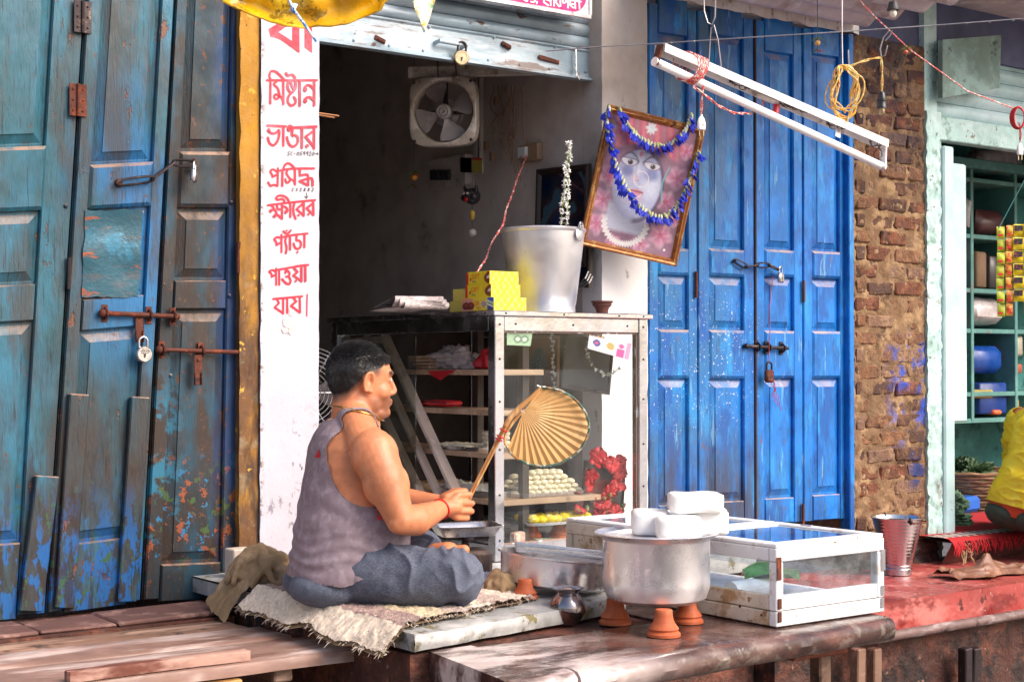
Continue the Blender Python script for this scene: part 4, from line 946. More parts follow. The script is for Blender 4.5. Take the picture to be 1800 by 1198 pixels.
def crumple(name, c, r, mat, seed, amp=.35, nu=40, nv=26, parent=None, fz=5., flat=True, cloth=False):
    """folded, crumpled heap of cloth or plastic"""
    m = MB(); c = Vector(c)
    def fn(u, v):
        a_ = 2*math.pi*u; th = math.pi*(v*.985+.0075); d = V(math.sin(th)*math.cos(a_), math.sin(th)*math.sin(a_), math.cos(th))
        n1 = noise.noise(d*1.6+V(seed, 0, 0)); n2 = noise.turbulence(d*fz*.5+V(0, seed, 0), 3, True)
        k = 1+amp*n1+amp*.9*(n2-.5)
        if cloth:
            wv = noise.noise_vector(d*1.3+V(seed, 2, 1))*1.1; q_ = d*1.7+wv; r_ = (1-abs(noise.noise(V(q_.x*2.2, q_.y*2.2, q_.z*.9)+V(seed, 0, 0))*1.6)); k = .82+amp*.5*n1+amp*.75*max(0, r_)**3-amp*.12+.03*noise.noise(d*14)
        p = V(d.x*r[0], d.y*r[1], d.z*r[2])*k
        if flat and p.z < -r[2]*.6: p.z = -r[2]*.6
        return c+p
    m.grid(nu, nv, fn, cu=True)
    return m.build(name, mat, parent, smooth=75)
MT['plastic'] = wmat('crumpled_clear_plastic', (.46, .40, .40), [dict(c=(.65, .6, .6), s=9., lo=.5, hi=.66)], rough=.28, bump=.3)
c = PX(800, 632, 3.56); tag(crumple('plastic_bags', V(3.56, c.y, 1.421+.034), (.07, .14, .055), MT['plastic'], 3., .5, fz=9), 'crumpled heap of grey plastic bags on the top shelf of the cabinet', 'plastic bags')
c = PX(752, 640, 3.53); t = thing('wood_offcuts', 'small stack of pale sticks on the top cabinet shelf', 'sticks', V(3.53, c.y, 1.421))
for k in range(4): MB().obox((3.53, c.y+.01*k-.02, 1.428+k*.014), (.08, .14, .012), Matrix.Rotation(.1*k-.15, 3, 'Z'), .002).build('stick', MT['shelf'], t)
MT['redplastic'] = wmat('red_plastic', (.55, .02, .03), rough=.35, bump=.2)
c = PX(852, 620, 3.56); tag(crumple('red_packet', V(3.58, c.y, 1.421+.03), (.05, .06, .05), MT['redplastic'], 8., .4), 'shiny red packet on the top shelf of the cabinet', 'packet')
c = PX(765, 712, 3.5); t = thing('red_pouch', 'flat red zipped pouch on the middle shelf of the cabinet', 'pouch', V(3.53, c.y, 1.267))
m = MB(); m.obox((3.53, c.y, 1.267+.014), (.09, .19, .026), None, .01); m.jitter(.006, 25); m.build('body', MT['redplastic'], t, smooth=50)
MB().tube([(3.49, c.y-.09, 1.285), (3.49, c.y+.09, 1.288)], .003, 5).build('zip', MT['ink'], t)
MB().prism([PX(752, 652, 3.47), PX(802, 650, 3.47), PX(788, 658, 3.465), PX(775, 668, 3.463), PX(760, 660, 3.465)], (-.003, 0, 0)).build('red_rag', MT['redplastic'])
tag(bpy.data.objects['red_rag'], 'scrap of red plastic hanging over the top cabinet shelf edge', 'scrap')

# trays
def tray(name, label, c, sx, sy, h, mat, yaw=0., flare=.15, group=None, th=.003, lip=.006):
    c = Vector(c); R_ = Matrix.Rotation(yaw, 3, 'Z'); m = MB(); t = None
    def ring(k, z, r=.02):
        q = []
        for i in range(24):
            a_ = 2*math.pi*i/24; cx, sy_ = math.cos(a_), math.sin(a_); p = 6.
            kk = 1/((abs(cx)**p+abs(sy_)**p)**(1/p)); q.append(c+R_ @ V(cx*kk*(sx/2+k), sy_*kk*(sy/2+k), z))
        return q
    f = h*flare; prof = [(-f, 0), (-f*.6, .003), (0, h), (lip, h+.001), (lip, h-.002), (0+th*.3, h-.006), (-f*.6+th, .0), ]
    prof = [(-f, .0), (0, h-.001), (lip, h), (lip, h+.002), (-th, h+.001), (-f-th*.5, th), ]
    R = [ring(k, z) for k, z in prof]; V_ = [p for r in R for p in r]; F = []
    for j in range(len(R)-1):
        for i in range(24): F.append((j*24+i, j*24+(i+1) % 24, (j+1)*24+(i+1) % 24, (j+1)*24+i))
    F.append(tuple(range(24))); F.append(tuple((len(R)-1)*24+i for i in range(24)))
    o = m.add(V_, F).build(name, mat, None, smooth=40); tag(o, label, 'tray', group); return o
def sweets(src, pts, label, group, rz=None, jit=.1, cat='sweet', mat=None, name='milk_sweet', scale=1.):
    for p in pts:
        if src.get('used') is None: o = src; src['used'] = 1; o.location = p
        else: o = inst(src, p, name=name)
        k = scale*random.uniform(1-jit, 1+jit); o.rotation_euler = (random.uniform(-.12, .12), random.uniform(-.12, .12), random.uniform(-.4, .4) if rz is None else rz+random.uniform(-.3, .3)); o.scale = (k, k*random.uniform(.93, 1.07), k)
        tag(o, label, cat, group)
    del src['used']
random.seed(5)
MT['peda'] = wmat('pale_milk_sweet', (.74, .64, .46), [dict(c=(.82, .76, .62), s=60., lo=.5, hi=.66)], rough=.55, bump=.15, bscale=120, sss=.08)
sw = MB().ell((0, 0, 0), (.023, .015, .0095), None, 12, 7).build('milk_sweet', MT['peda'], raw=True, smooth=80)
y0 = PX(808, 785, 3.52).y
tray('steel_tray', 'steel tray of flat milk sweets on the third cabinet shelf', (3.565, y0-.02, 1.102), .17, .34, .012, MT['steel'])
sweets(sw, [V(3.50+.045*(i % 3), y0+.13-.037*(i//3)*1.0, 1.102+.0135) for i in range(21)], 'oval milk sweet on the third-shelf tray', 'milk sweets on the third cabinet shelf', rz=0)
mb_ = MB().obox((0, 0, 0), (.05, .055, .017), None, .004).jitter(.002, 60).build('barfi_slab', MT['peda'], raw=True, smooth=50)
sweets(mb_, [V(3.56+(k % 2)*.055, y0-.155, 1.102+.0125+.0175*(k//2)) for k in range(8)], 'square cream barfi slab stacked on the third-shelf tray', 'barfi slabs on the third cabinet shelf', rz=0, jit=.04, name='barfi_slab')
y1 = PX(815, 866, 3.5).y
tray('steel_tray', 'deep steel tray of crumbled white curd on the lower cabinet shelf', (3.56, y1, .924), .15, .40, .022, MT['steel'])
m = MB(); m.grid(46, 20, lambda u, v: V(3.50+.12*v, y1+(u-.5)*.37, .945+.03*math.sin(math.pi*min(max(v, .02), .98))*(.6+.7*noise.noise(V(u*5, v*2, 4)))+.014*noise.noise(V(u*30, v*12, 2))))
tag(m.build('crumbled_curd', wmat('crumbled_curd', (.78, .73, .62), rough=.7, bump=.6, bscale=140, sss=.08), smooth=70), 'heap of crumbled white curd in the lower-shelf tray', 'curd', kind='stuff')
# stacked sweets seen through the front pane
fz = .924
tray('steel_tray', 'steel tray of stacked oval milk sweets behind the front pane', (3.76, 4.82, fz), .36, .16, .012, MT['steel'])
rows = []
for lay, n_ in enumerate((10, 9, 8, 6, 5)):
    for r in range(3 if lay < 4 else 2):
        for i in range(n_): rows.append((lay, V(3.755+(i-(n_-1)/2)*.034+.008*(r % 2), 4.775+r*.045+.004*lay, fz+.0145+lay*.0185)))
sw2 = MB().ell((0, 0, 0), (.0185, .022, .0108), None, 12, 7).build('milk_sweet', MT['peda'], raw=True, smooth=80)
for lay, nm in enumerate(('bottom', 'second', 'third', 'fourth', 'top')):
    if lay: sw2 = MB().ell((0, 0, 0), (.0185, .022, .0108), None, 12, 7).build('milk_sweet', MT['peda'], raw=True, smooth=80)
    sweets(sw2, [p for l_, p in rows if l_ == lay], 'plump oval milk sweet in the %s layer of the stack behind the front pane' % nm, 'milk sweets stacked behind the front pane', rz=0., jit=.15)
# yellow sweets on cups at the bottom
by = 4.76; bx = PY(975, 905, by).x; bz = PY(975, 918, by).z
tray('steel_tray', 'steel tray of crumbly yellow sweets at the cabinet bottom', (bx, by+.02, bz), .34, .18, .010, MT['steel'])
MT['yellowsweet'] = wmat('crumbly_yellow_sweet', (.78, .58, .02), [dict(c=(.8, .74, .42), s=26., lo=.58, hi=.64)], rough=.75, bump=.8, bscale=170, bd=.006, sss=.05)
ys = MB().ell((0, 0, 0), (.024, .022, .016), None, 14, 9).jitter(.006, 70).build('yellow_sweet', MT['yellowsweet'], raw=True, smooth=70)
sweets(ys, [V(bx-.13+.038*(i % 8)+random.uniform(-.006, .006), by-.03+.045*(i//8), bz+.018+random.uniform(0, .006)) for i in range(24)], 'crumbly yellow sweet on the tray at the cabinet bottom', 'yellow sweets at the cabinet bottom', name='yellow_sweet', jit=.15)
MT['terracotta'] = wmat('terracotta', '#a8522e', [dict(c='#c06a40', s=9., lo=.5, hi=.66), dict(c='#6e3420', s=14., lo=.58, hi=.7, k=.7)], rough=.65, bump=.2, bscale=90)
def clay_cup(c, h, rt, rb, label, group, up=True, mat=None, tilt=0.):
    """clay cup; up=False stands it on its mouth"""
    prof = [(0, .0), (rb*.9, 0), (rb, h*.04), (rb*1.02, h*.22), (rt*.60, h*.45), (rt*.80, h*.62), (rt*.90, h*.72), (rt*.84, h*.80), (rt, h*.90), (rt*1.0, h), (rt*.92, h), (rt*.82, h*.8), (rb*.85, h*.12), (0, h*.1)]
    M_ = Matrix.Translation(c) @ Matrix.Rotation(tilt, 4, 'X')
    if not up: M_ = M_ @ Matrix.Translation((0, 0, h)) @ Matrix.Rotation(math.pi, 4, 'X')
    o = MB().lathe(prof, 28, M_).build('clay_cup', mat or MT['terracotta'], smooth=45); tag(o, label, 'cup', group); return o
for px in (935, 982):
    q = PY(px, 935, by+.03); clay_cup(V(q.x, by+.03, KZ0+.046), bz-KZ0-.047, .045, .022, 'upturned clay cup propping the tray of yellow sweets in the cabinet', 'cups under the yellow sweets', up=False)
# money in the bottom of the cabinet
m = MB(); q = PY(910, 948, 4.70); m.obox(V(q.x, 4.70, KZ0+.072), (.065, .03, .05), Matrix.Rotation(.25, 3, 'Z'), .006); m.jitter(.003, 60)
tag(m.build('folded_banknotes', wmat('faded_pink_banknotes', (.6, .34, .28), [dict(c=(.75, .6, .52), s=40., lo=.52, hi=.6)], rough=.7)), 'upright bundle of faded pinkish banknotes in the cabinet', 'banknotes')
t = thing('banknotes', 'loose pale green banknotes lying in the cabinet bottom', 'banknotes', V(PY(955, 945, 4.72).x, 4.72, KZ0+.047))
for k in range(3): MB().obox((PY(955, 945, 4.72).x+.01*k, 4.72, KZ0+.049+.004*k), (.11, .05, .002), Matrix.Rotation(.3-.3*k, 3, 'Z') @ Matrix.Rotation(.04, 3, 'Y')).build('banknote', wmat('pale_banknote', (.5, .55, .48), [dict(c=(.3, .4, .35), s=60., lo=.5, hi=.56)], rough=.7), t)
# notes stuck inside the glass
def onpane(px, py): return PY(px, py, KY0+.0205)
def note(name, label, cs, fn, nu=44, nv=22):
    TL, TR, BR, BL = [onpane(*c) for c in cs]
    o = raster(name, lambda u, v: lerp(lerp(BL, BR, u), lerp(TL, TR, u), v)+V(0, .0015*math.sin(u*5), 0), nu, nv, fn, MT['print']); return tag(o, label, 'banknote')
def greennote(u, v):
    b = (.45, .6, .42)
    for cx in (.45, .72):
        d = math.hypot((u-cx)*1.6, v-.45)
        if d < .28: b = (.75, .78, .72) if d < .14 else (.18, .3, .2)
    return tuple(q*(.9+.25*noise.noise(V(u*14, v*14, 0))) for q in b)
note('old_banknote', 'pale green banknote stuck inside the corner of the front pane', [(891, 581), (936, 583), (932, 608), (891, 606)], greennote)
def pinknote(u, v):
    b = (.80, .74, .80)
    if v > .86 and u < .35: b = (.12, .08, .2) if int(u*30) % 3 else (.8, .4, .1)
    if math.hypot((u-.2)*2.4, v-.5) < .22: b = (.05, .06, .35) if math.hypot((u-.2)*2.4, v-.5) > .1 else (.6, .1, .15)
    if math.hypot((u-.53)*2.4, v-.52) < .23: b = (.55, .38, .12)
    if math.hypot((u-.78)*2.4, v-.68) < .15 or (.68 < u < .88 and v < .5 and abs(u-.78) < .1): b = (.65, .08, .35)
    if u > .9: b = (.75, .3, .55)
    return b
note('old_banknote', 'lilac and pink banknote stuck inside the top of the front pane', [(1036, 585), (1110, 604), (1104, 632), (1033, 612)], pinknote)
# framed prints propped inside, by the right wall
def peacock(u, v):
    d = math.hypot((u-.5)*1.1, v-.62)
    if d < .26 and v > .6: return (.05, .14, .3) if int(math.atan2(v-.6, u-.5)*9) % 2 else (.12, .3, .42)
    if abs(u-.5) < .1 and v < .62: return (.45, .4, .38)
    return (.33, .2, .14)
framed('framed_print', 'brownish framed print of a blue plumed crest inside the cabinet', 'picture', PX(915, 588, 4.13), PX(985, 590, 4.13), PX(918, 735, 4.13), .012, .012, MT['shelf'], peacock, MT['printgloss'])
framed('framed_print', 'black framed dark print hung inside the cabinet behind a white garland', 'picture', PY(992, 585, 4.80), PY(1078, 600, 4.80), PY(989, 682, 4.80), .012, .012, MT['darkframe'], lambda u, v: (.012, .009, .010), MT['print'], 10, 10)
path = [lerp(PY(970, 580, 4.85), PY(974, 680, 4.85), i/14) for i in range(15)]
flowergarland('jasmine_garland', 'short white jasmine garland hanging inside the cabinet beside the black print', path, .011, MT['jasmine'], MT['stem'], seed=4)
path = [PY(1034+3*math.sin(i), 588+i*6.5, 4.77) for i in range(7)]+[PY(1040+i*8, 640+18*math.sin(i/7*math.pi), 4.77) for i in range(7)]
flowergarland('jasmine_garland', 'looped white jasmine garland hanging inside the cabinet below the lilac banknote', path, .010, MT['jasmine'], MT['stem'], seed=6)
# shrine corner: dark picture with red hibiscus
framed('framed_print', 'small dark framed print among red hibiscus flowers in the cabinet', 'picture', PY(1026, 808, 4.765), PY(1098, 812, 4.765), PY(1026, 915, 4.765), .008, .012, MT['darkframe'], lambda u, v: (.10+.06*v, .03, .028) if abs(u-.5) < .3 and v < .7 else (.03, .02, .02), MT['printgloss'], 20, 20)
MT['hibiscus'] = wmat('red_hibiscus', (.50, .003, .010), [dict(c=(.62, .02, .03), s=40., lo=.5, hi=.65), dict(c=(.2, .0, .005), s=60., lo=.58, hi=.66)], rough=.5, bump=.1)
src = None
random.seed(9)
hib = [(1051, 800, 4.80), (1046, 814, 4.79), (1040, 835, 4.78), (1036, 853, 4.77), (1076, 815, 4.79), (1093, 830, 4.80), (1088, 850, 4.78), (1073, 862, 4.76), (1060, 884, 4.75), (1098, 812, 4.82), (1020, 893, 4.76), (1083, 900, 4.75), (1052, 905, 4.74)]
for i, (x, y, yy) in enumerate(hib):
    p = PY(min(x, 1090), y, 4.705+(yy-4.74)*.35)
    if src is None:
        m = MB()
        for k in range(5):
            a_ = 2*math.pi*k/5; ca, sa = math.cos(a_), math.sin(a_)
            m.grid(6, 6, lambda u, v: V(ca*v*.036-sa*(u-.5)*.04*math.sin(math.pi*(.1+.8*v)), sa*v*.036+ca*(u-.5)*.04*math.sin(math.pi*(.1+.8*v)), .016*v-.020*v*v+.009*math.sin(u*9+k)*v))
        m.tube([(0, 0, 0), (0, .004, .02), (0, .01, .035)], [.003, .0025, .0035], 6)
        src = m.build('hibiscus_flower', MT['hibiscus'], raw=True, smooth=80); o = src
    else: o = inst(src, p)
    o.location = p; o.rotation_euler = (1.2+random.uniform(-.6, .6), random.uniform(-.6, .6), random.uniform(-1, 1)); k = random.uniform(.75, 1.1); o.scale = (k, k, k)
    tag(o, 'red hibiscus flower offered beside the small dark print in the cabinet', 'flower', 'hibiscus flowers in the cabinet')
random.seed(3); src = None
for i in range(26):
    p = PY(random.uniform(1012, 1094), random.uniform(868, 916), 4.69+random.uniform(0, .06))
    if src is None:
        src = MB().tube([(0, 0, -.012), (0, 0, 0), (0, 0, .014), (0, 0, .022)], [.004, .010, .008, .001], 8).build('flower_bud', wmat('bud_mix', (.34, .2, .06), [dict(c=(.5, .03, .03), s=25., lo=.48, hi=.52), dict(c=(.08, .14, .04), s=18., lo=.55, hi=.6)], rough=.5), raw=True, smooth=70); o = src
    else: o = inst(src, p)
    o.location = p; o.rotation_euler = (random.uniform(0, 6), random.uniform(0, 6), 0)
    tag(o, 'small bud or offering heaped under the hibiscus in the cabinet', 'bud', 'buds heaped in the cabinet')

# ================================================================== ON TOP OF THE CABINET
KT = KZ1+.0015
# newspapers
np_ = thing('newspapers', 'loosely folded newspapers lying on the cabinet top', 'newspapers', PZ(705, 546, KT))
MT['news'] = wmat('newsprint', (.55, .47, .46), [dict(c=(.2, .17, .18), s=60., lo=.52, hi=.58, st=(1, 1, 6)), dict(c=(.72, .66, .66), s=5., lo=.5, hi=.6)], rough=.8, bump=.1)
n0 = PZ(680, 547, KT)
for k in range(3):
    def sheetf(u, v, k=k):
        a_ = math.pi*2.0*u; y = -.17+.34*v
        if u < .4: x, z = .17-u/.4*.30, .006+k*.012+.012*math.sin(u*6+k)
        elif u < .6: t_ = (u-.4)/.2*math.pi; x, z = -.13-.022*math.sin(t_), .006+k*.012+.018*(1-math.cos(t_))
        else: x, z = -.13+(u-.6)/.4*.27, .042+k*.010-.02*(u-.6)/.4
        return V(n0.x+.10+z*.2, n0.y, KT)+Matrix.Rotation(1.45-.12*k, 3, 'Z') @ V(x, y*.55, z*.85)
    MB().grid(30, 8, sheetf).build('newspaper', MT['news'], np_, smooth=70)
# gift boxes
MT['boxprint'] = vcmat('printed_carton', .35)
MT['boxy'] = wmat('yellow_carton', (.80, .66, .02), [dict(c=(.85, .78, .35), s=14., lo=.55, hi=.7, k=.5)], rough=.4, bump=.05)
def giftbox(x0, y0, z0, sx, sy, sz, kind, label, yaw=0.):
    t = thing('gift_box', label, 'box', V(x0+sx/2, y0+sy/2, z0), 'yellow gift boxes'); R_ = Matrix.Rotation(yaw, 3, 'Z'); o = V(x0, y0, z0)
    def q(a_, b_, c): return o+R_ @ V(a_, b_, c)
    m = MB(); m.obox(q(sx/2, sy/2, sz/2), (sx, sy, sz), R_, .0015); m.build('carton', MT['boxy'], t)
    def side(u, v):            # face on x0, u runs towards the street corner
        if kind == 1:
            if u < .10: return (.6, .03, .03)
            if abs(u-.19)*1.1+abs(v-.42)*.35 < .055: return (.65, .0, .04)
            dd = math.hypot((u-.98)*2.0, (v-.48)*.95)
            if dd < .42: return (.22, .06, .03) if dd > .2 or v < .45 else (.75, .7, .68)
            if u > .9 and v > .85: return (.7, .03, .02)
            if .68 < u < .78 and .35 < v < .95 and int(u*60+v*9) % 3 == 0: return (.75, .35, .02)
            return (.80, .62, .03)
        if kind == 2:
            for cx in (.13, .27):
                if math.hypot((u-cx)*2.1, (v-.38)*.85) < .26: return (.16, .03, .025) if math.hypot((u-cx)*2.1, (v-.45)*.85) > .12 else (.28, .07, .05)
            if u < .34: return (.72, .30, .22)
            if abs(u-.70)*1.4+abs(v-.5)*.5 < .15: return (.12, .03, .10) if int(u*60)+int(v*12) & 1 else (.6, .5, .55)
            if u > .80:
                k = (v-.9)+(u-.8)*1.2
                return (.02, .12, .6) if k > -.08 else ((.8, .8, .78) if k > -.2 else ((.05, .35, .05) if k > -.34 else ((.8, .8, .78) if k > -.46 else (.03, .05, .25))))
            return (.78, .60, .05)
        if u > .82: return (.05, .16, .6) if v < .6 else (.05, .35, .15)
        return (.72, .56, .12)
    raster('side_print', lambda u, v: q(-.0006, sy*(1-u)*.996+.002*sy, sz*(.02+.96*v)), 60, 16, side, MT['boxprint'], t)
    def front(u, v):
        k = abs(math.sin((u*9+v*2.4)*math.pi*.5))*abs(math.sin((u*9-v*2.4)*math.pi*.5)); return (.80, .72, .30) if k < .09 else (.80, .66, .03)
    raster('front_print', lambda u, v: q(sx*(.01+.98*u), -.0006, sz*(.02+.96*v)), 48, 12, front, MT['boxprint'], t)
    def text(s_, size, u, v, c):
        cu = bpy.data.curves.new('txt', 'FONT'); cu.body = s_; cu.size = size; cu.align_x = 'LEFT'; to = bpy.data.objects.new('txt', cu); col.objects.link(to)
        dg = bpy.context.evaluated_depsgraph_get(); me = bpy.data.meshes.new_from_object(to.evaluated_get(dg)); bpy.data.objects.remove(to)
        M2 = Matrix(((0, 0, -1, -.0012), (-1, 0, 0, sy*(1-u)), (0, 1, 0, sz*v), (0, 0, 0, 1)))
        vs_ = [q(*(M2 @ p.co)) for p in me.vertices]; fs = [tuple(p.vertices) for p in me.polygons]
        link_mesh('lettering', vs_, fs, c, t)
    if kind == 1: text('GIFT', sz*.52, .24, .46, MT['letter']); text('Pack', sz*.27, .26, .17, MT['inkblue'])
    if kind == 2: text('Gift', sz*.50, .37, .42, MT['letter']); text('Pack', sz*.30, .47, .14, MT['letter'])
MT['inkblue'] = wmat('blue_print', (.05, .03, .3), rough=.5, bump=0)
giftbox(3.405, 4.655, KT, .155, .205, .050, 2, 'yellow gift box at the bottom of the stack with round chocolates printed')
giftbox(3.418, 4.690, KT+.0505, .140, .168, .050, 1, 'middle yellow gift box of the stack, lettered in red')
giftbox(3.421, 4.703, KT+.101, .138, .152, .050, 1, 'topmost yellow gift box of the stack, lettered in red')
giftbox(3.440, 4.87, KT, .13, .125, .044, 3, 'plain-ended yellow gift box lying behind the stack')
giftbox(3.445, 4.865, KT+.0445, .13, .115, .046, 3, 'plain-ended yellow gift box on top of another behind the stack')
# aluminium bucket
bc = V(3.77, 4.82, KT); bk = thing('aluminium_bucket', 'tall dull aluminium bucket standing on the cabinet', 'bucket', bc)
M_ = Matrix.Translation(bc)
MB().lathe([(0, .006), (.118, .006), (.122, 0), (.128, .0), (.128, .03), (.131, .034), (.166, .318), (.171, .322), (.173, .329), (.168, .335), (.163, .328), (.128, .04), (.0, .03)], 64, M_).build('body', wmat('pale_scuffed_aluminium', (.78, .77, .80), [dict(c=(.62, .58, .58), s=6., lo=.55, hi=.75, k=.5), dict(c=(.6, .56, .56), s=40., lo=.66, hi=.70, st=(1, 1, .5), k=.6)], rough=.42, metal=.78, bump=.08, bscale=22, var=.04, bd=.006), bk, smooth=40)
for k in (0,):
    a_ = math.radians(-72); c = bc+V(.173*math.cos(a_), .173*math.sin(a_), .305); R_ = Matrix.Rotation(a_, 3, 'Z')
    m = MB(); m.ell(c, (.004, .026, .026), R_, 16, 8); m.obox(c+V(0, 0, .028), (.006, .018, .03), R_, .002); m.build('ear', MT['alu'], bk, smooth=50)
    q = [c+R_ @ V(.006, .012*math.cos(t_), .035+.014*math.sin(t_)) for t_ in [2*math.pi*i/14 for i in range(14)]]
    MB().tube(q, .004, 6, closed=True).build('handle_loop', MT['steel'], bk, smooth=60)
    a2 = math.radians(108); c2 = bc+V(.173*math.cos(a2), .173*math.sin(a2), .305)
    q = [lerp(c, c2, t_)+V(0, 0, .035)+V(math.cos(a_+math.pi/2), math.sin(a_+math.pi/2), 0)*(.165*math.sin(math.pi*t_))+V(0, 0, .006*math.sin(math.pi*t_)) for t_ in [i/20 for i in range(21)]]
    MB().tube(q, .0045, 6).build('bail_handle', MT['steel'], bk, smooth=60)
    MB().ell(c2, (.004, .026, .026), Matrix.Rotation(a2, 3, 'Z'), 12, 6).build('ear', MT['alu'], bk, smooth=50)
clay_cup(V(4.06, 4.80, KT), .055, .045, .024, 'small dark clay cup alone on the cabinet top', None, True, wmat('dark_clay', '#5a3128', rough=.7))
ih = V(3.99, 4.95, KT); t = thing('incense_holder', 'stacked orange clay cups holding incense sticks behind the bucket', 'incense holder', ih)
for k in range(3): MB().lathe([(0, 0), (.02, 0), (.03, .022), (.033, .03), (.026, .03), (.018, .006), (0, .006)], 20, Matrix.Translation(ih+V(0, 0, .018*k))).build('cup', MT['terracotta'], t, smooth=40)
for k in range(3):
    e = ih+V(.0, .0, .03)+(PD(1045, 468+4*k, 6.25)-PD(1008, 525, 6.25))*1.1+V(.012*k, 0, 0); MB().tube([ih+V(0, 0, .05), e], .0022, 5).build('incense_stick', MT['ink'], t)
    MB().tube([lerp(ih, e, .86), e+V(0, 0, .006)], .0030, 5).build('stick_tip', MT['jasmine'], t)
# ================================================================== BENCHES
MT['plank'] = wmat('pale_patched_bench_plank', (.25, .145, .115), [dict(c=(.58, .46, .43), s=4., lo=.47, hi=.66, st=(.4, 1.6, 1)), dict(c=(.16, .08, .06), s=6., lo=.56, hi=.66, st=(.4, 2, 1)), dict(c=(.45, .16, .1), s=3., lo=.56, hi=.68, st=(.5, 1.5, 1), k=.7), dict(c=(.08, .05, .04), s=60., lo=.70, hi=.73)], rough=.5, bump=.45, bscale=30, bst=(.2, 2, 1), var=.2)  # brown boards with random paler patches
MT['plankdark'] = wmat('rotten_brown_plank', (.20, .11, .075), [dict(c=(.42, .27, .2), s=6., lo=.5, hi=.64, st=(.4, 2, 1)), dict(c=(.06, .035, .03), s=8., lo=.55, hi=.66)], rough=.75, bump=.6, bscale=30, bst=(.3, 2, 1))
MT['wetslab'] = wmat('wet_stained_bench_slab', (.060, .030, .026), [dict(c=(.17, .10, .085), s=3., lo=.48, hi=.62, st=(.6, 1, 1)), dict(c=(.60, .49, .47), s=4., lo=.44, hi=.60, st=(.5, 1.4, 1), m=((X_, 3.0, 2.6),)), dict(c=(.16, .07, .055), s=5., lo=.54, hi=.64, st=(.4, 1.6, 1), k=.8), dict(c=(.30, .26, .22), s=14., lo=.5, hi=.62, m=((Y_, 3.34, 3.30), (X_, 2.9, 3.1)), k=.45), dict(c=(.7, .66, .66), s=80., lo=.72, hi=.75)], rough=.2, bump=.35, bscale=35, rvar=.16)  # pale left stretch and front edge: highlight and sheen put into the colour
def plank(parent, x0, x1, ya0, ya1, yb0, yb1, z1, th, mat, seed, nx=40, name='plank', amp=.004, rag=.006):
    """board along x between front edge (ya0 at x0, ya1 at x1) and back edge (yb0, yb1), worn edges"""
    m = MB(); ny = 5
    def pt(u, v, z):
        x = lerp(x0, x1, u); f = lerp(ya0, ya1, u)+noise.noise(V(x*7, seed, 0))*rag; b = lerp(yb0, yb1, u)+noise.noise(V(x*7, seed, 5))*rag*.6
        return V(x+(noise.noise(V(v*4, seed, 9))*.012 if u in (0, 1) else 0), lerp(f, b, v), z+noise.noise(V(x*2.5, v*2, seed))*amp)
    prof = [(0, -th), (0, -th*.35), (.012, -.003), (.04, 0), (.35, 0), (.65, 0), (.96, 0), (1, -.004), (1, -th)]
    n_ = len(prof); m.grid(nx, n_, lambda u, w_: pt(u, prof[int(round(w_*(n_-1)))][0], z1+prof[int(round(w_*(n_-1)))][1]))
    for u in (0, 1): m.add([pt(u, a_, z1+b_) for a_, b_ in prof], [tuple(range(n_))])
    return m.build(name, mat, parent, smooth=40)
lb = thing('plank_bench', 'worn pinkish wooden plank bench below the teal door', 'bench', (1.6, 4.2, 0))
plank(lb, .70, 2.36, 3.96, 3.90, 4.26, 4.20, .602, .035, MT['plank'], 1.)
plank(lb, .70, 2.31, 4.268, 4.21, 4.50, 4.44, .603, .035, MT['plank'], 2.)
plank(lb, .70, 2.28, 4.51, 4.452, 4.655, 4.64, .599, .04, MT['plankdark'], 3.)
plank(lb, 1.50, 2.02, 3.935, 3.925, 3.975, 3.965, .632, .028, wmat('red_lath', '#6e3a2c', [dict(c='#b08a7c', s=7., lo=.42, hi=.58, st=(.4, 1, 1)), dict(c='#33201a', s=12., lo=.55, hi=.66, st=(.4, 1, 1))], rough=.7, bump=.5), 4., 20, 'lath', rag=.003)
plank(lb, .70, 1.98, 3.93, 3.895, 3.965, 3.93, .560, .06, wmat('orange_bench_rail', '#8a5a2c', [dict(c='#c29a5a', s=7., lo=.5, hi=.62, st=(.4, 1, 1))], rough=.6, bump=.4), 5., 20, 'rail')
for (x, y) in ((.9, 4.0), (1.86, 3.98), (.9, 4.5), (2.14, 4.42)): MB().box(x-.035, x+.035, y-.03, y+.03, 0, .562, .006).build('leg', MT['plankdark'], lb)
MB().bar((2.14, 3.95, .545), (2.14, 4.6, .545), .06, .04, ch=.005).build('cross_rail', MT['plankdark'], lb)
MB().bar((1.0, 3.95, .545), (1.0, 4.6, .545), .06, .04, ch=.005).build('cross_rail', MT['plankdark'], lb)
# broken red threshold stones under the teal door
th_ = thing('threshold_stones', 'cracked dark red threshold stones under the teal door', 'stones', (1.9, 4.78, .606))
for (xa, xb, ya, yb, zz, sd_) in ((1.2, 1.68, 4.66, 4.90, .622, 1), (1.69, 1.93, 4.67, 4.88, .617, 2), (1.94, 2.33, 4.66, 4.91, .624, 3)):
    m = MB(); m.box(xa, xb, ya, yb, .6065, zz, .006); m.jitter(.008, 9, sd_); m.build('stone', wmat('threshold_stone', (.13, .06, .05), [dict(c=(.3, .17, .14), s=8., lo=.5, hi=.64)], rough=.7, bump=.6, bscale=30), th_)

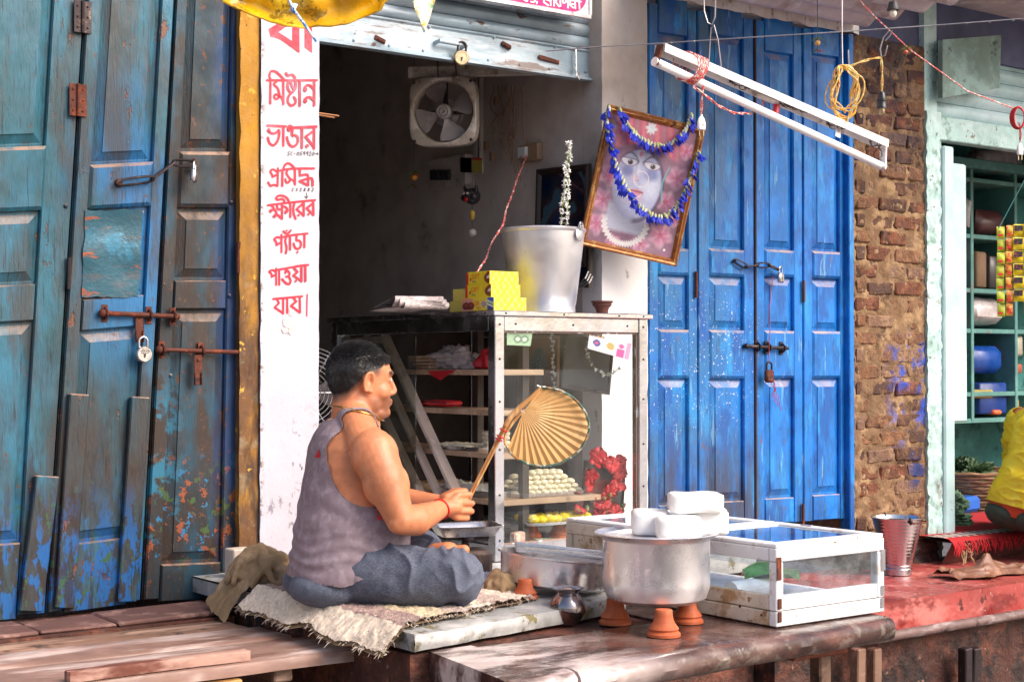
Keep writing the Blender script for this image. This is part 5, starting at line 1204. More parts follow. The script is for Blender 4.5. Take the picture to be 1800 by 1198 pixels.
sb = thing('stone_bench', 'long wet stone slab bench in front of the sweet shop', 'bench', (3.2, 3.7, 0))
def slab(xL0, xL1, xR, yf0, yf1, yb, z1, th, seed, name='slab'):
    m = MB(); nx = 60; prof = [(1., -th), (0.02, -th), (.0, -th*.85), (-.012, -th*.5), (-.004, -th*.2), (.008, -.004), (.03, .0), (.25, 0), (.5, 0), (.75, 0), (1., 0)]
    n_ = len(prof)
    def fn(u, w_):
        a_, dz = prof[int(round(w_*(n_-1)))]; xl = lerp(xL0, xL1, min(1, max(0, a_))); x = lerp(xl, xR, u); yf = lerp(yf0, yf1, u)
        y = yf + (a_ if a_ < .1 and a_ > -.1 else 0)*1. if a_ < .1 else lerp(yf, yb, a_)
        q = V(x, y, z1+dz); k = noise.noise(V(x*11, dz*30, seed)); k2 = noise.noise(V(x*3, y*3, seed+4))
        if a_ < .1: q.y += k*.008; q.z += (noise.noise(V(x*8, 1, seed))*.004 if dz > -.01 else 0)
        q.z += k2*.003
        if u in (0, 1): q.x += noise.noise(V(y*9, dz*20, seed+8))*.012
        return q
    m.grid(nx, n_, fn)
    for u in (0, 1): m.add([fn(u, i/(n_-1)) for i in range(n_)], [tuple(range(n_))])
    return m.build(name, MT['wetslab'], sb, smooth=50)
E0, E1 = PZ(1562, 1083, ZB), PZ(900, 1196, ZB)
yA = E1.y; xA = E1.x
def yfront(x): return lerp(E1.y, E0.y, (x-E1.x)/(E0.x-E1.x))-.012
slab(2.32, 2.40, 2.545, yfront(2.32), yfront(2.545), 3.585, ZB, .085, 1.)
slab(2.558, 2.548, E0.x+.012, yfront(2.55), yfront(E0.x), 3.56, ZB-.002, .075, 2.)
slab(3.262, 3.262, E0.x+.004, 3.562, 3.562, 4.30, ZB-.001, .075, 3., 'slab')
MB().box(2.345, 3.26, 3.60, 4.36, .45, .632).build('rubble_core', MT['underwall'], sb)
for (px, z0) in ((1466, .0), (1240, 0), (905, 0), (690, 0)):
    p = PZ(px, 1150, ZB-.10); 
for (x, y, dx) in ((3.80, 3.40, .03), (3.02, 3.42, 0), (2.45, 3.40, -.02)):
    MB().bar((x+dx, y+.02, 0), (x, y, ZB-.135), .05, .055, up=(1, 0, 0), ch=.006).build('leg', MT['plankdark'], sb)
MB().bar((3.60, 3.36, ZB-.105), (3.86, 3.36, ZB-.108), .06, .05, ch=.006).build('bearer', wmat('red_brown_timber', '#7a3c28', [dict(c='#a8705a', s=9., lo=.5, hi=.66)], rough=.7, bump=.4), sb)
MB().bar((2.4, 3.44, ZB-.112), (3.5, 3.42, ZB-.112), .06, .05, ch=.006).build('bearer', MT['plankdark'], sb)
MB().bar((3.86, 3.42, ZB-.108), (4.02, 3.42, ZB-.112), .05, .05, ch=.006).build('bearer', MT['iron'], sb)
# pole and posts along the red plinth
t = thing('support_rail', 'old wooden pole on slanting posts along the red cement plinth', 'rail', (5.2, 4.1, 0))
q0, q1 = PY(1524, 1124, 4.12), PY(1800, 1078, 4.12)
m = MB(); m.tube([q0+(q1-q0)*i/12+V(0, 0, .004*noise.noise(V(i, 0, 0))) for i in range(-0, 18)], .021, 10); m.build('pole', wmat('weathered_pole', '#6b5350', [dict(c='#a0918f', s=12., lo=.5, hi=.64, st=(.3, 1, 1)), dict(c='#2e1f1e', s=9., lo=.55, hi=.66)], rough=.6, bump=.4), t, smooth=50)
for (px, lean_) in ((1512, 0), (1540, .03), (1700, .04), (1716, .0)):
    p = PY(px, 1130, 4.14); MB().bar((p.x+lean_*.3, 4.16, 0), (p.x, 4.15, p.z-.02), .045, .05, up=(1, 0, 0), ch=.005).build('post', MT['plankdark'] if px < 1600 else MT['iron'], t)

# ================================================================== VESSELS ON THE BENCH
def lathe_thing(name, label, cat, prof, c, mat, n=56, group=None, tilt=None):
    M_ = Matrix.Translation(c)
    if tilt is not None: M_ = M_ @ tilt.to_4x4()
    return tag(MB().lathe(prof, n, M_).build(name, mat, smooth=40), label, cat, group)
cups = [(1185, 1120), (1098, 1098), (1226, 1096)]
cpos = [PZ(x, y, ZB+.001) for x, y in cups]
cpos = [p+V(0, .045, 0) for p in cpos]
for p, lb_ in zip(cpos, ('front', 'left', 'rear')):
    clay_cup(V(p.x, p.y, ZB+.0005), .078, .050, .026, 'wet upturned clay cup propping the big pot, the %s one' % {'front': 'foremost', 'left': 'one beside the small round pot', 'rear': 'one beside the white case'}[lb_].replace('one ', '') , 'cups under the big pot', up=False)
pc = V(sum(p.x for p in cpos)/3+.015, sum(p.y for p in cpos)/3+.012, ZB+.079)
dpt = (pc-CAM).dot(FW); pr = 94/FPX*dpt
pot = thing('aluminium_pot', 'big round aluminium pot of fresh cheese raised on clay cups', 'pot', pc)
MB().lathe([(0, .0), (pr*.80, .0), (pr*.93, .012), (pr*.99, .04), (pr, .06), (pr, .185), (pr*1.02, .192), (pr*1.14, .203), (pr*1.16, .207), (pr*1.14, .210), (pr*1.0, .200), (pr*.97, .19), (pr*.96, .06), (pr*.9, .016), (0, .012)], 72, Matrix.Translation(pc)).build('body', MT['alu'], pot, smooth=40)
MB().lathe([(0, .19), (pr*.955, .19), (pr*.955, .196), (0, .196)], 48, Matrix.Translation(pc)).build('lid_plate', MT['alu'], pot, smooth=40)
MT['paneer'] = wmat('fresh_white_cheese', (.86, .85, .84), [dict(c=(.78, .75, .72), s=12., lo=.55, hi=.7)], rough=.5, bump=.25, bscale=40, sss=.05, var=.03)
def cheese(px0, px1, py0, py1, dz, dd, label, r=.02, yaw=0.):
    D = (pc-CAM).dot(FW)+dd; w_ = (px1-px0)/FPX*D; h_ = (py1-py0)/FPX*D; c = PD((px0+px1)/2, (py0+py1)/2, D); c.z = pc.z+.1965+dz+h_/2
    m = MB(); R_ = Matrix.Rotation(yaw, 3, 'Z')
    n_ = 28
    def fn(u, v):
        a_ = 2*math.pi*u; th = math.pi*(.001+.998*v); d = V(math.sin(th)*math.cos(a_), math.sin(th)*math.sin(a_), math.cos(th)); p = 9.
        k = 1/((abs(d.x)**p+abs(d.y)**p+abs(d.z)**p)**(1/p)); q = V(d.x*k*w_/2*.9, d.y*k*.06, d.z*k*h_/2)
        return V(c.x, c.y, 0)+R_ @ (V(q.x, q.y, 0))+V(0, 0, c.z+q.z)+noise.noise_vector(q*14+V(px0, 0, 0))*.004
    m.grid(n_, 20, fn, cu=True); return tag(m.build('cheese_block', MT['paneer'], smooth=60), label, 'cheese', 'fresh cheese blocks on the pot')
yw = math.radians(-37)
cheese(1106, 1180, 925, 968, 0, .04, 'square white fresh cheese block at the rim of the big pot', yaw=yw)
cheese(1148, 1236, 928, 966, 0, -.06, 'low white cheese block at the near edge of the pot lid', yaw=yw)
cheese(1202, 1282, 922, 968, 0, .05, 'rounded white cheese block overhanging the pot rim beside the white case', yaw=yw)
cheese(1170, 1274, 893, 928, .070, .02, 'white cheese slab lying on top of the other blocks', yaw=yw)
# small round pot
lp = PZ(1007, 1097, ZB+.001); lp.y += .025
lathe_thing('lota', 'small round-bellied dark steel pot on the wet bench', 'pot', [(0, 0), (.030, 0), (.032, .006), (.045, .016), (.056, .040), (.056, .058), (.046, .080), (.034, .090), (.031, .096), (.036, .102), (.049, .108), (.050, .110), (.046, .110), (.030, .100), (.030, .09), (0, .05)], V(lp.x, lp.y, ZB+.001),
            wmat('tarnished_steel', (.34, .30, .31), [dict(c=(.5, .42, .36), s=10., lo=.55, hi=.7)], rough=.2, metal=1., bump=.08, bscale=40), 48)
sp = PZ(940, 1096, ZB)
m = MB(); m.ell(V(sp.x, sp.y-.0, ZB+.010), (.040, .014, .009), Matrix.Rotation(-.2, 3, 'Z'), 16, 8); m.jitter(.002, 50); tag(m.build('whetstone', MT['underwall'], smooth=60), 'small dark flat stone lying on the wet bench', 'stone')
# wide tilted pan on a cup
pn_c = PD(976, 1000, 5.02); tl_ = Matrix.Rotation(math.radians(6), 3, FW) @ Matrix.Rotation(math.radians(-2), 3, RT); rp = 101/FPX*5.02
pan = thing('wide_pan', 'wide shallow aluminium pan tilted on a clay cup', 'pan', pn_c+V(0, 0, -.05))
M_ = Matrix.Translation(pn_c) @ tl_.to_4x4()
MB().lathe([(0, -.052), (rp*.86, -.052), (rp*.93, -.042), (rp*.98, .040), (rp*1.03, .044), (rp*1.03, .049), (rp*.97, .047), (rp*.90, -.04), (0, -.045)], 64, M_).build('body', MT['alu'], pan, smooth=40)
def pq(x, y, z): return pn_c+tl_ @ (RT*x+V(FW.x, FW.y, 0)*y+V(0, 0, z))
t = thing('pan_lid', 'flat steel sheet tray covering the wide tilted pan', 'lid', pq(0, 0, .05))
Rl = tl_ @ Matrix((RT, V(FW.x, FW.y, 0).normalized(), V(0, 0, 1))).transposed()
MB().obox(pq(.03, .02, .054), (rp*1.75, rp*1.3, .003), Rl, .001).build('sheet', MT['steel'], t)
m = MB()
for s_ in (-1, 1): m.obox(pq(.03, .02+s_*rp*.65, .060), (rp*1.75, .006, .010), Rl, .002); m.obox(pq(.03+s_*rp*.875, .02, .060), (.006, rp*1.29, .010), Rl, .002)
m.build('rim', MT['steel'], t)
q = PZ(933, 1052, ZP+.006); q.y += .03
hz_ = (pn_c+tl_ @ (RT*-.08)+V(0, 0, -.05)).z-ZP-.006
clay_cup(V(q.x, q.y, ZP+.005), max(.06, hz_), .042, .022, 'upturned clay cup with a soot mark propping the wide pan', None, up=False)
MT['khaki'] = wmat('khaki_cloth', (.25, .165, .09), [dict(c=(.34, .235, .14), s=10., lo=.5, hi=.66)], rough=.9, bump=.3, bscale=200)
q = PZ(868, 1030, ZP+.006); tag(crumple('plastic_bag', V(q.x, q.y+.05, ZP+.024), (.05, .06, .03), wmat('bluish_plastic', (.55, .6, .75), rough=.25, bump=.2), 9., .5, fz=9), 'bluish clear plastic bag beside the seated man\'s knee', 'plastic bag')

# ================================================================== WHITE DISPLAY CASE
A0, B0 = PZ(1365, 1102, ZB+.002), PZ(1555, 1074, ZB+.002)
ux = V(1, 0, 0); ux = (B0-A0).normalized(); uy = V(-ux.y, ux.x, 0); Lx = (B0-A0).length
C_ = PN(995, 960, A0, ux.cross(V(0, 0, 1)).cross(V(0, 0, 1)))
tt = -A0.xy.dot(Vector((uy.y, -uy.x)))
# length along uy so that the far corner stands at pixel column 995
best = min(((abs(900+2700*((A0+uy*s_-CAM).dot(RT))/((A0+uy*s_-CAM).dot(FW))-995), s_) for s_ in [i*.01 for i in range(40, 160)]))[1]
Ly = min(best, 4.28-A0.y); Hc = 140/FPX*(A0-CAM).dot(FW)
def wc(x, y, z): return A0+ux*x+uy*y+V(0, 0, z)
Rc = Matrix((ux, uy, V(0, 0, 1))).transposed()
MT['casewhite'] = wmat('chipped_white_enamel', (.80, .79, .80), [dict(c=(.55, .42, .33), s=13., lo=.58, hi=.68, k=.7), dict(c=(.3, .15, .08), s=20., lo=.66, hi=.70, h=-.5)], rough=.4, bump=.2, var=.04)
MT['caserust'] = wmat('rust_stained_enamel', (.66, .58, .48), [dict(c=(.45, .28, .14), s=9., lo=.47, hi=.64), dict(c=(.3, .16, .08), s=24., lo=.60, hi=.66), dict(c=(.16, .16, .06), s=10., lo=.58, hi=.68, m=((Z_, .72, .66),))], rough=.5, bump=.3)
wcs = thing('white_display_case', 'low white-framed glass display case on the stone bench, rust-stained at its far end', 'display case', wc(Lx/2, Ly/2, 0))
def cb(x0, x1, y0, y1, z0, z1, name, mat=None, ch=.003): return MB().obox(wc((x0+x1)/2, (y0+y1)/2, (z0+z1)/2), (x1-x0, y1-y0, z1-z0), Rc, ch).build(name, mat or MT['casewhite'], wcs)
f = .032; e = .0015; z1_, z2_, z3_ = .046, .092, Hc-.045
for (x, y, mt) in ((0, 0, None), (Lx-f, 0, None), (0, Ly-f, MT['caserust']), (Lx-f, Ly-f, None)): cb(x, x+f, y, y+f, z1_+e, z3_-e, 'post', mt)
cb(0, Lx, 0, f, 0, z1_-e, 'base_rail'); cb(0, f, f+e, Ly, 0, z1_-e, 'base_rail', MT['caserust']); cb(Lx-f, Lx, f+e, Ly, 0, z1_-e, 'base_rail'); cb(f+e, Lx-f-e, Ly-f, Ly, 0, z1_-e, 'base_rail')
cb(f+e, Lx-f-e, 0+.001, f-.006, z1_+e, z2_, 'lower_rail'); cb(.001, f-.006, f+e, Ly-f-e, z1_+e, z2_, 'lower_rail', MT['caserust'])
cb(0, Lx, 0, f, z3_, Hc-.004, 'upper_rail'); cb(0, f, f+e, Ly*.5, z3_, Hc-.004, 'upper_rail'); cb(0, f, Ly*.5+e, Ly, z3_, Hc-.004, 'upper_rail', MT['caserust']); cb(Lx-f, Lx, f+e, Ly, z3_, Hc-.004, 'upper_rail'); cb(f+e, Lx-f-e, Ly-f, Ly, z3_, Hc-.004, 'upper_rail')
cb(f+e, Lx-f-e, f+e, Ly-f-e, .030, .044, 'floor', wmat('case_floor', (.6, .6, .64), rough=.4, metal=.2), 0)
MT['caseglass'] = glassmat('smeared_case_glass', (.93, .95, .96), .03, .01, .10)
cb(f+e, Lx-f-e, .010, .014, z2_, z3_, 'pane', MT['caseglass'], 0)
cb(.010, .014, f+e, Ly*.58, z2_, z3_, 'pane', MT['caseglass'], 0); cb(.008, .016, Ly*.58, Ly-f-e, z2_, z3_, 'side_panel', MT['caserust'], 0)
cb(Lx-.014, Lx-.010, f+e, Ly-f-e, z2_, z3_, 'pane', MT['caseglass'], 0)
# two lids with panes
for (y0, y1, nm) in ((.002, Ly*.46, 0), (Ly*.46+.006, Ly-.002, 1)):
    w2 = .045
    lid = cb(.002, Lx-.002, y0, y0+w2, Hc-.003, Hc+.010, 'lid_frame')
    for (a_, b_, c, d) in ((.002, Lx-.002, y1-w2, y1), (.002, .002+w2, y0+w2+.001, y1-w2-.001), (Lx-.002-w2, Lx-.002, y0+w2+.001, y1-w2-.001)):
        o = MB().obox(wc((a_+b_)/2, (c+d)/2, Hc+.0035), (b_-a_, d-c, .013), Rc, .003).build('lid_bar', MT['casewhite'], lid)
    MB().obox(wc(Lx/2, (y0+y1)/2, Hc+.003), (Lx-.1, y1-y0-2*w2-.002, .004), Rc).build('pane', glassmat('lid_glass', (.75, .85, .95), .02, .10, .04), lid)
for (y, z) in ((.3, Hc+.012), (.75, Hc+.012)): MB().obox(wc(Lx-.03, Ly*y, z), (.012, .05, .006), Rc, .002).build('hinge', MT['steel'], wcs)
for (x, z) in ((-.001, z3_-.02), (Lx-.02, z3_-.03)):
    MB().obox(wc(x+.011, -.002, z), (.020, .004, .07), Rc, .001).build('bracket', MT['rust'] if x < 0 else MT['steel'], wcs)
for (x, z) in ((.012, .030), (.012, .07), (Lx-.012, .07), (Lx-.014, .03)): MB().obox(wc(x, -.0025, z), (.016, .004, .032), Rc, .001).build('bracket', MT['rust'] if x < .2 else MT['steel'], wcs)
for y in (.2, .5): MB().ell(wc(-.002, y*Ly*.3, .02+.05*y), (.004, .004, .004), None, 8, 5).build('screw', MT['rust'], wcs, smooth=60)
# leaf and tools lying inside
t = thing('leaf_plate', 'green leaf lying inside the white display case', 'leaf', wc(Lx*.55, Ly*.3, .05))
def lf_(u, v):
    L_ = .26*(u-.5); w_ = .075*math.sin(math.pi*min(max(u, .02), .98))**.8; return wc(Lx*.55, Ly*.28, 0)+Rc @ V(L_, w_*(v-.5)*2, 0)+V(0, 0, .10+.03*math.cos((v-.5)*3)+.02*math.sin(u*5))
MB().grid(16, 9, lf_).build('blade', wmat('leaf_green', (.06, .2, .05), [dict(c=(.12, .32, .1), s=14., lo=.5, hi=.6)], rough=.4), t, smooth=70)
MB().tube([lf_(i/8, .5)+V(0, 0, .002) for i in range(9)], .0025, 5).build('midrib', MT['stem'], t)
for k, (x, y) in enumerate(((.22, .18), (.42, .14), (.62, .16))):
    m = MB(); m.bar(wc(Lx*x-.08, Ly*y, .050), wc(Lx*x+.08, Ly*(y+.03), .050), .02, .006, ch=.002); tag(m.build('knife', MT['rust'] if k != 1 else MT['steel']), ('rusty flat knife lying at the near corner of the display case', 'steel flat blade lying in the middle of the display case floor', 'rusty flat blade lying under the leaf in the display case')[k], 'knife')
m = MB(); m.tube([wc(Lx*.12, Ly*.25, .075), wc(Lx*.55, Ly*.27, .075)], .030, 16); tag(m.build('paper_roll', wmat('white_paper_roll', (.75, .75, .77), rough=.6)), 'roll of white paper lying inside the display case', 'roll')
m = MB(); m.obox(wc(Lx*.12, Ly*.6, .075), (.1, .14, .06), Rc, .01); tag(m.build('tin_box', MT['rust']), 'small rusty tin standing behind the wet side pane of the case', 'tin')

# ================================================================== STEEL BUCKET ON THE RED PLINTH
qb = PZ(1578, 1008, RPZ+.004); qb = V(qb.x, min(qb.y, 4.72), RPZ+.004)
D = (qb-CAM).dot(FW); s_ = D/FPX; hb_ = 100*s_; rt_, rb_ = 45*s_, 24*s_
bk2 = thing('steel_bucket', 'ribbed stainless steel bucket standing on the red cement plinth', 'bucket', qb)
pf = [(0, .004), (rb_*.95, .004), (rb_, 0), (rb_*1.03, 0), (rb_*1.03, hb_*.10), (rb_*.98, hb_*.115), (rb_*1.04, hb_*.13), (rb_*1.04, hb_*.16), (rb_*1.0, hb_*.17)]
for k in range(13):
    z = .2+.06*k; r = lerp(rb_*1.02, rt_, (z-.17)/.83); pf += [(r, hb_*z), (r*1.012, hb_*(z+.02)), (r*1.012, hb_*(z+.04))]
pf += [(rt_, hb_*.985), (rt_*1.05, hb_*.99), (rt_*1.05, hb_), (rt_*.97, hb_), (rb_*.95, hb_*.15), (0, hb_*.12)]
MB().lathe(pf, 56, Matrix.Translation(qb)).build('body', MT['steel'], bk2, smooth=35)
for sgn in (1, -1):
    d = (RT*sgn*.25+V(-FW.x, -FW.y, 0)*.97*sgn).normalized() if sgn == 1 else -(RT*.25+V(-FW.x, -FW.y, 0)*.97).normalized()
    c = qb+d*rt_*1.03+V(0, 0, hb_*.93); MB().ell(c+V(0, 0, .01), (.010, .010, .018), None, 12, 8).build('ear', MT['iron'], bk2, smooth=60)
d = (RT*.25+V(-FW.x, -FW.y, 0)*.97).normalized(); e1 = qb+d*rt_*1.06+V(0, 0, hb_*.94); e2 = qb-d*rt_*1.06+V(0, 0, hb_*.94); sd_ = RT
MB().tube([lerp(e1, e2, k/24)+V(0, 0, -.005)+sd_*(rt_*1.1*math.sin(math.pi*k/24)) for k in range(25)], .0035, 6).build('bail_handle', MT['rust'], bk2, smooth=60)

# ================================================================== RUG, CLOTHS, SCALE
rg = thing('seat_rug', 'shaggy beige and brown striped rug under the seated man', 'rug', (2.6, 4.1, ZP))
Lc, Fc, Rc_, Bc = V(2.27, 4.50, 0), V(2.255, 3.60, 0), V(2.93, 3.80, 0), V(3.02, 4.70, 0)
NU, NV = 130, 150
def rugz(x, y):
    out = max(0, 2.352-x, (lerp(3.575, 3.745, (x-2.34)/.92)+.012-y))
    return ZP+.007-.62*out - 1.2*out*out
def rugp(u, v, h):
    p = lerp(lerp(Fc, Rc_, u), lerp(Lc, Bc, u), v); e_ = .02*noise.noise(V(u*5, v*5, 1))
    p = V(p.x+e_*(1 if u < .1 else 0)+.014*noise.noise(V(v*9, 2, 0))*(u < .02), p.y+.014*noise.noise(V(u*11, 7, 0))*(v < .02), 0)
    fz_ = .009*noise.noise(V(u*22, v*26, 3))+.006*noise.noise(V(u*60, v*70, 5)); bump_ = .008*noise.noise(V(u*3, v*3, 8))
    return V(p.x, p.y, rugz(p.x, p.y)+h*(.014+.7*fz_+bump_))
def rugc(u, v):
    s_ = u*7.2+.25*noise.noise(V(u*3, v*4, 0)); st_ = abs((s_ % 1.)-.5)
    b = np.array((.68, .57, .46)) if int(s_) % 2 == 0 else np.array((.30, .20, .18))
    if .35 < u: b = b*.6+np.array((.70, .60, .52))*.4
    if int(s_) == 2: b = np.array((.56, .44, .28))
    k = 1+.35*noise.noise(V(u*70, v*80, 0))+.25*noise.noise(V(u*12, v*14, 9)); return tuple(b*k)
MT['rug'] = vcmat('shaggy_wool', .95)
raster('pile', lambda u, v: rugp(u, v, 1.), NU, NV, rugc, MT['rug'], rg).data.shade_smooth()
MB().grid(30, 30, lambda u, v: rugp(u, v, 0)).build('backing', MT['khaki'], rg)
m = MB(); random.seed(2)
for k in range(170):
    if random.random() < .6: u, v, d = random.random(), 0., V(.0, -1, 0)
    else: u, v, d = 0., random.random(), V(-1, -.1, 0)
    p = rugp(u, v, random.uniform(.2, 1)); L_ = random.uniform(.006, .020)
    m.tube([p, p+d*L_*.5+V(random.uniform(-.006, .006), 0, -.004), p+d*L_*.8+V(random.uniform(-.01, .01), 0, -L_*random.uniform(.3, 1))], [.0014, .0012, .0004], 3, cap=False)
for k in range(5000):
    u, v = random.random()**1.3, random.random()**1.5
    p = rugp(u, v, 1.); m.tube([p-V(0, 0, .003), p+V(random.uniform(-.007, .007), random.uniform(-.007, .007), random.uniform(.000, .003))], [.0011, .0005], 3, cap=False)
tag(m.build('fringe', wmat('wool_fibre', (.66, .56, .47), [dict(c=(.32, .24, .20), s=16., lo=.5, hi=.56)], rough=.95, bump=0), rg), kind='stuff')
random.seed(1)
m = MB(); m.grid(20, 16, lambda u, v: V(lerp(2.25, 2.42, u), lerp(4.70, 4.56, v)+.012*noise.noise(V(u*4, v*4, 9)), rugz(lerp(2.25, 2.42, u), 4.5)+.020+.04*u+.022*noise.noise(V(u*7, v*9, 3))-.05*(1-u)*v))
tag(m.build('hanging_cloth', MT['khaki'], smooth=70), 'corner of khaki cloth hanging over the plinth edge beside the rug', 'cloth')
tag(MB().box(2.42, 2.50, 4.83, 4.90, ZP+.002, ZP+.10, .004).build('small_carton', wmat('pale_carton', (.6, .5, .42), rough=.7)), 'small pale carton between the cloth heap and the lettered pillar', 'carton')

sc_c = PD(818, 930, 5.28); sc_ = thing('weighing_scale', 'kitchen scale with a steel rectangular pan beside the cabinet', 'scale', V(sc_c.x, sc_c.y, ZP))
Rs = Matrix.Rotation(math.radians(-20), 3, 'Z')
def pan_ring(k, z, p=7.):
    q = []
    for i in range(32):
        a_ = 2*math.pi*i/32; cx, sy_ = math.cos(a_), math.sin(a_); kk = 1/((abs(cx)**p+abs(sy_)**p)**(1/p)); q.append(sc_c+Rs @ V(cx*kk*(.115+k), sy_*kk*(.095+k), z))
    return q
prf = [(-.03, -.016), (-.022, -.018), (-.004, .012), (.004, .016), (.006, .018), (.0, .018), (-.008, .012), (-.026, -.014)]
R = [pan_ring(k, z) for k, z in prf]; Vv = [p for r in R for p in r]; F = []
for j in range(len(R)-1):
    for i in range(32): F.append((j*32+i, j*32+(i+1) % 32, (j+1)*32+(i+1) % 32, (j+1)*32+i))
F.append(tuple(range(32))); F.append(tuple((len(R)-1)*32+i for i in range(32)))
MB().add(Vv, F).build('weighing_pan', MT['steel'], sc_, smooth=40)
m = MB(); b0 = V(sc_c.x, sc_c.y, 0)
m.obox(V(sc_c.x, sc_c.y, ZP+.055), (.16, .14, .10), Rs, .012); m.build('body', wmat('dark_scale_body', (.05, .035, .035), [dict(c=(.12, .08, .07), s=12., lo=.5, hi=.65)], rough=.5, metal=.3), sc_)
m = MB(); m.tube([V(sc_c.x, sc_c.y, ZP+.10), V(sc_c.x, sc_c.y, sc_c.z-.03)], .014, 10); m.obox(V(sc_c.x, sc_c.y, sc_c.z-.026), (.17, .02, .012), Rs, .002); m.obox(V(sc_c.x, sc_c.y, sc_c.z-.026), (.02, .15, .012), Rs, .002); m.build('pan_support', MT['iron'], sc_)
# pedestal fan in the room
pfc = PD(540, 690, 6.2); ft = thing('table_fan', 'dark table fan with a wire grille half hidden behind the lettered pillar', 'fan', V(pfc.x, pfc.y, ZP))
fx = (CAM-pfc).normalized(); fa = V(0, 0, 1).cross(fx).normalized(); fb = fx.cross(fa)
m = MB()
for k in range(11): 
    r = .02+.0165*k; m.tube([pfc+fa*(r*math.cos(t_))+fb*(r*math.sin(t_))+fx*(.05*(1-(r/.19)**2)) for t_ in [2*math.pi*i/40 for i in range(40)]], .0018, 5, closed=True)
for k in range(6):
    t_ = 2*math.pi*k/6; m.tube([pfc+(fa*math.cos(t_)+fb*math.sin(t_))*r+fx*(.05*(1-(r/.19)**2)) for r in (.02, .08, .14, .187)], .0022, 5)
m.build('grille', MT['alu'], ft)
for k in range(3):
    t_ = 2*math.pi*k/3; MB().grid(6, 6, lambda u, v: pfc+fa*(math.cos(t_+(u-.5)*1.1)*lerp(.03, .15, v))+fb*(math.sin(t_+(u-.5)*1.1)*lerp(.03, .15, v))+fx*(.02*u-.02)).build('blade', MT['blade'], ft, smooth=70)
m = MB(); m.tube([pfc-fx*.02, pfc-fx*.14], .05, 14); m.build('motor', MT['roomdark'], ft, smooth=40)
m = MB(); m.tube([pfc-fx*.08-V(0, 0, .04), V(pfc.x-fx.x*.08, pfc.y-fx.y*.08, ZP+.03)], .018, 10); m.lathe([(0, 0), (.14, 0), (.14, .02), (.03, .04), (0, .04)], 24, Matrix.Translation((pfc.x-fx.x*.08, pfc.y-fx.y*.08, ZP-.001))); m.build('stand', MT['roomdark'], ft, smooth=40)
# ================================================================== PEOPLE
from mathutils.bvhtree import BVHTree
PO = V(2.453, 4.16, ZP+.030); PS = .94
_fa = math.radians(17); FWh = V(FW.x, FW.y, 0).normalized()
Pf = (RT*math.cos(_fa)+FWh*math.sin(_fa)); Pl = (FWh*math.cos(_fa)-RT*math.sin(_fa))
PM = Matrix(((Pf.x, Pl.x, 0, PO.x), (Pf.y, Pl.y, 0, PO.y), (0, 0, 1, PO.z), (0, 0, 0, 1))) @ Matrix.Scale(PS, 4); PMi = PM.inverted()
def L(px, py, lat): return PMi @ PN(px, py, PO+Pl*lat*PS, Pl)     # figure's own frame: x forward, y left, z up from the seat
def mir(p): return V(p.x, -p.y, p.z)
def remesh(m, vox, smooth_it, fac=.5):
    o = m.build('tmp', None, raw=True); r = o.modifiers.new('r', 'REMESH'); r.mode = 'VOXEL'; r.voxel_size = vox
    s_ = o.modifiers.new('s', 'SMOOTH'); s_.factor = fac; s_.iterations = smooth_it
    bpy.context.view_layer.update(); dg = bpy.context.evaluated_depsgraph_get(); me = bpy.data.meshes.new_from_object(o.evaluated_get(dg)); old = o.data
    bpy.data.objects.remove(o); bpy.data.meshes.remove(old); me.materials.clear(); me.shade_smooth(); return me
def mverts(me): a_ = np.empty(len(me.vertices)*3); me.vertices.foreach_get('co', a_); return a_.reshape(-1, 3)
def mnorms(me): a_ = np.empty(len(me.vertices)*3); me.vertices.foreach_get('normal', a_); return a_.reshape(-1, 3)
def mfaces(me): a_ = np.empty(len(me.loops), dtype=np.int64); me.loops.foreach_get('vertex_index', a_); return [tuple(a_[p.loop_start:p.loop_start+p.loop_total]) for p in me.polygons]

# torso levels: pixel row, centre column, half depth, half width
TL_ = [(1046, 600, .120, .165), (1034, 602, .150, .190), (1010, 606, .170, .205), (970, 614, .186, .204), (930, 621, .190, .198), (890, 622, .178, .190), (850, 620, .158, .182), (815, 617, .142, .180), (785, 613, .126, .172), (765, 613, .110, .150), (748, 616, .094, .118), (735, 620, .080, .090)]
TR_ = [(L(px, py, 0), a_, b_) for py, px, a_, b_ in TL_]
tz = np.array([p.z for p, _, _ in TR_]); tx = np.array([p.x for p, _, _ in TR_]); ta = np.array([a_ for _, a_, _ in TR_]); tb_ = np.array([b_ for _, _, b_ in TR_])
def tors(z): return np.interp(z, tz, tx), np.interp(z, tz, ta), np.interp(z, tz, tb_)
def loft(m, rings, n=40, p=2.3):
    V_ = []
    for (c, a_, b_) in rings:
        for k in range(n):
            t = 2*math.pi*k/n; cx, sy = math.cos(t), math.sin(t); kk = 1/((abs(cx)**p+abs(sy)**p)**(1/p)); V_.append(c+V(cx*kk*a_, sy*kk*b_, 0))
    F = [(i*n+k, i*n+(k+1) % n, (i+1)*n+(k+1) % n, (i+1)*n+k) for i in range(len(rings)-1) for k in range(n)]
    F += [tuple(range(n)), tuple((len(rings)-1)*n+k for k in range(n))]
    return m.add(V_, F)
B = MB(); loft(B, TR_)
HC = L(632, 660, 0); _ha = math.radians(4)
HR = Matrix.Rotation(_ha, 3, 'Z') @ Matrix.Rotation(math.radians(2), 3, 'Y')
def H(x, y, z): return HC+HR @ V(x, y, z)
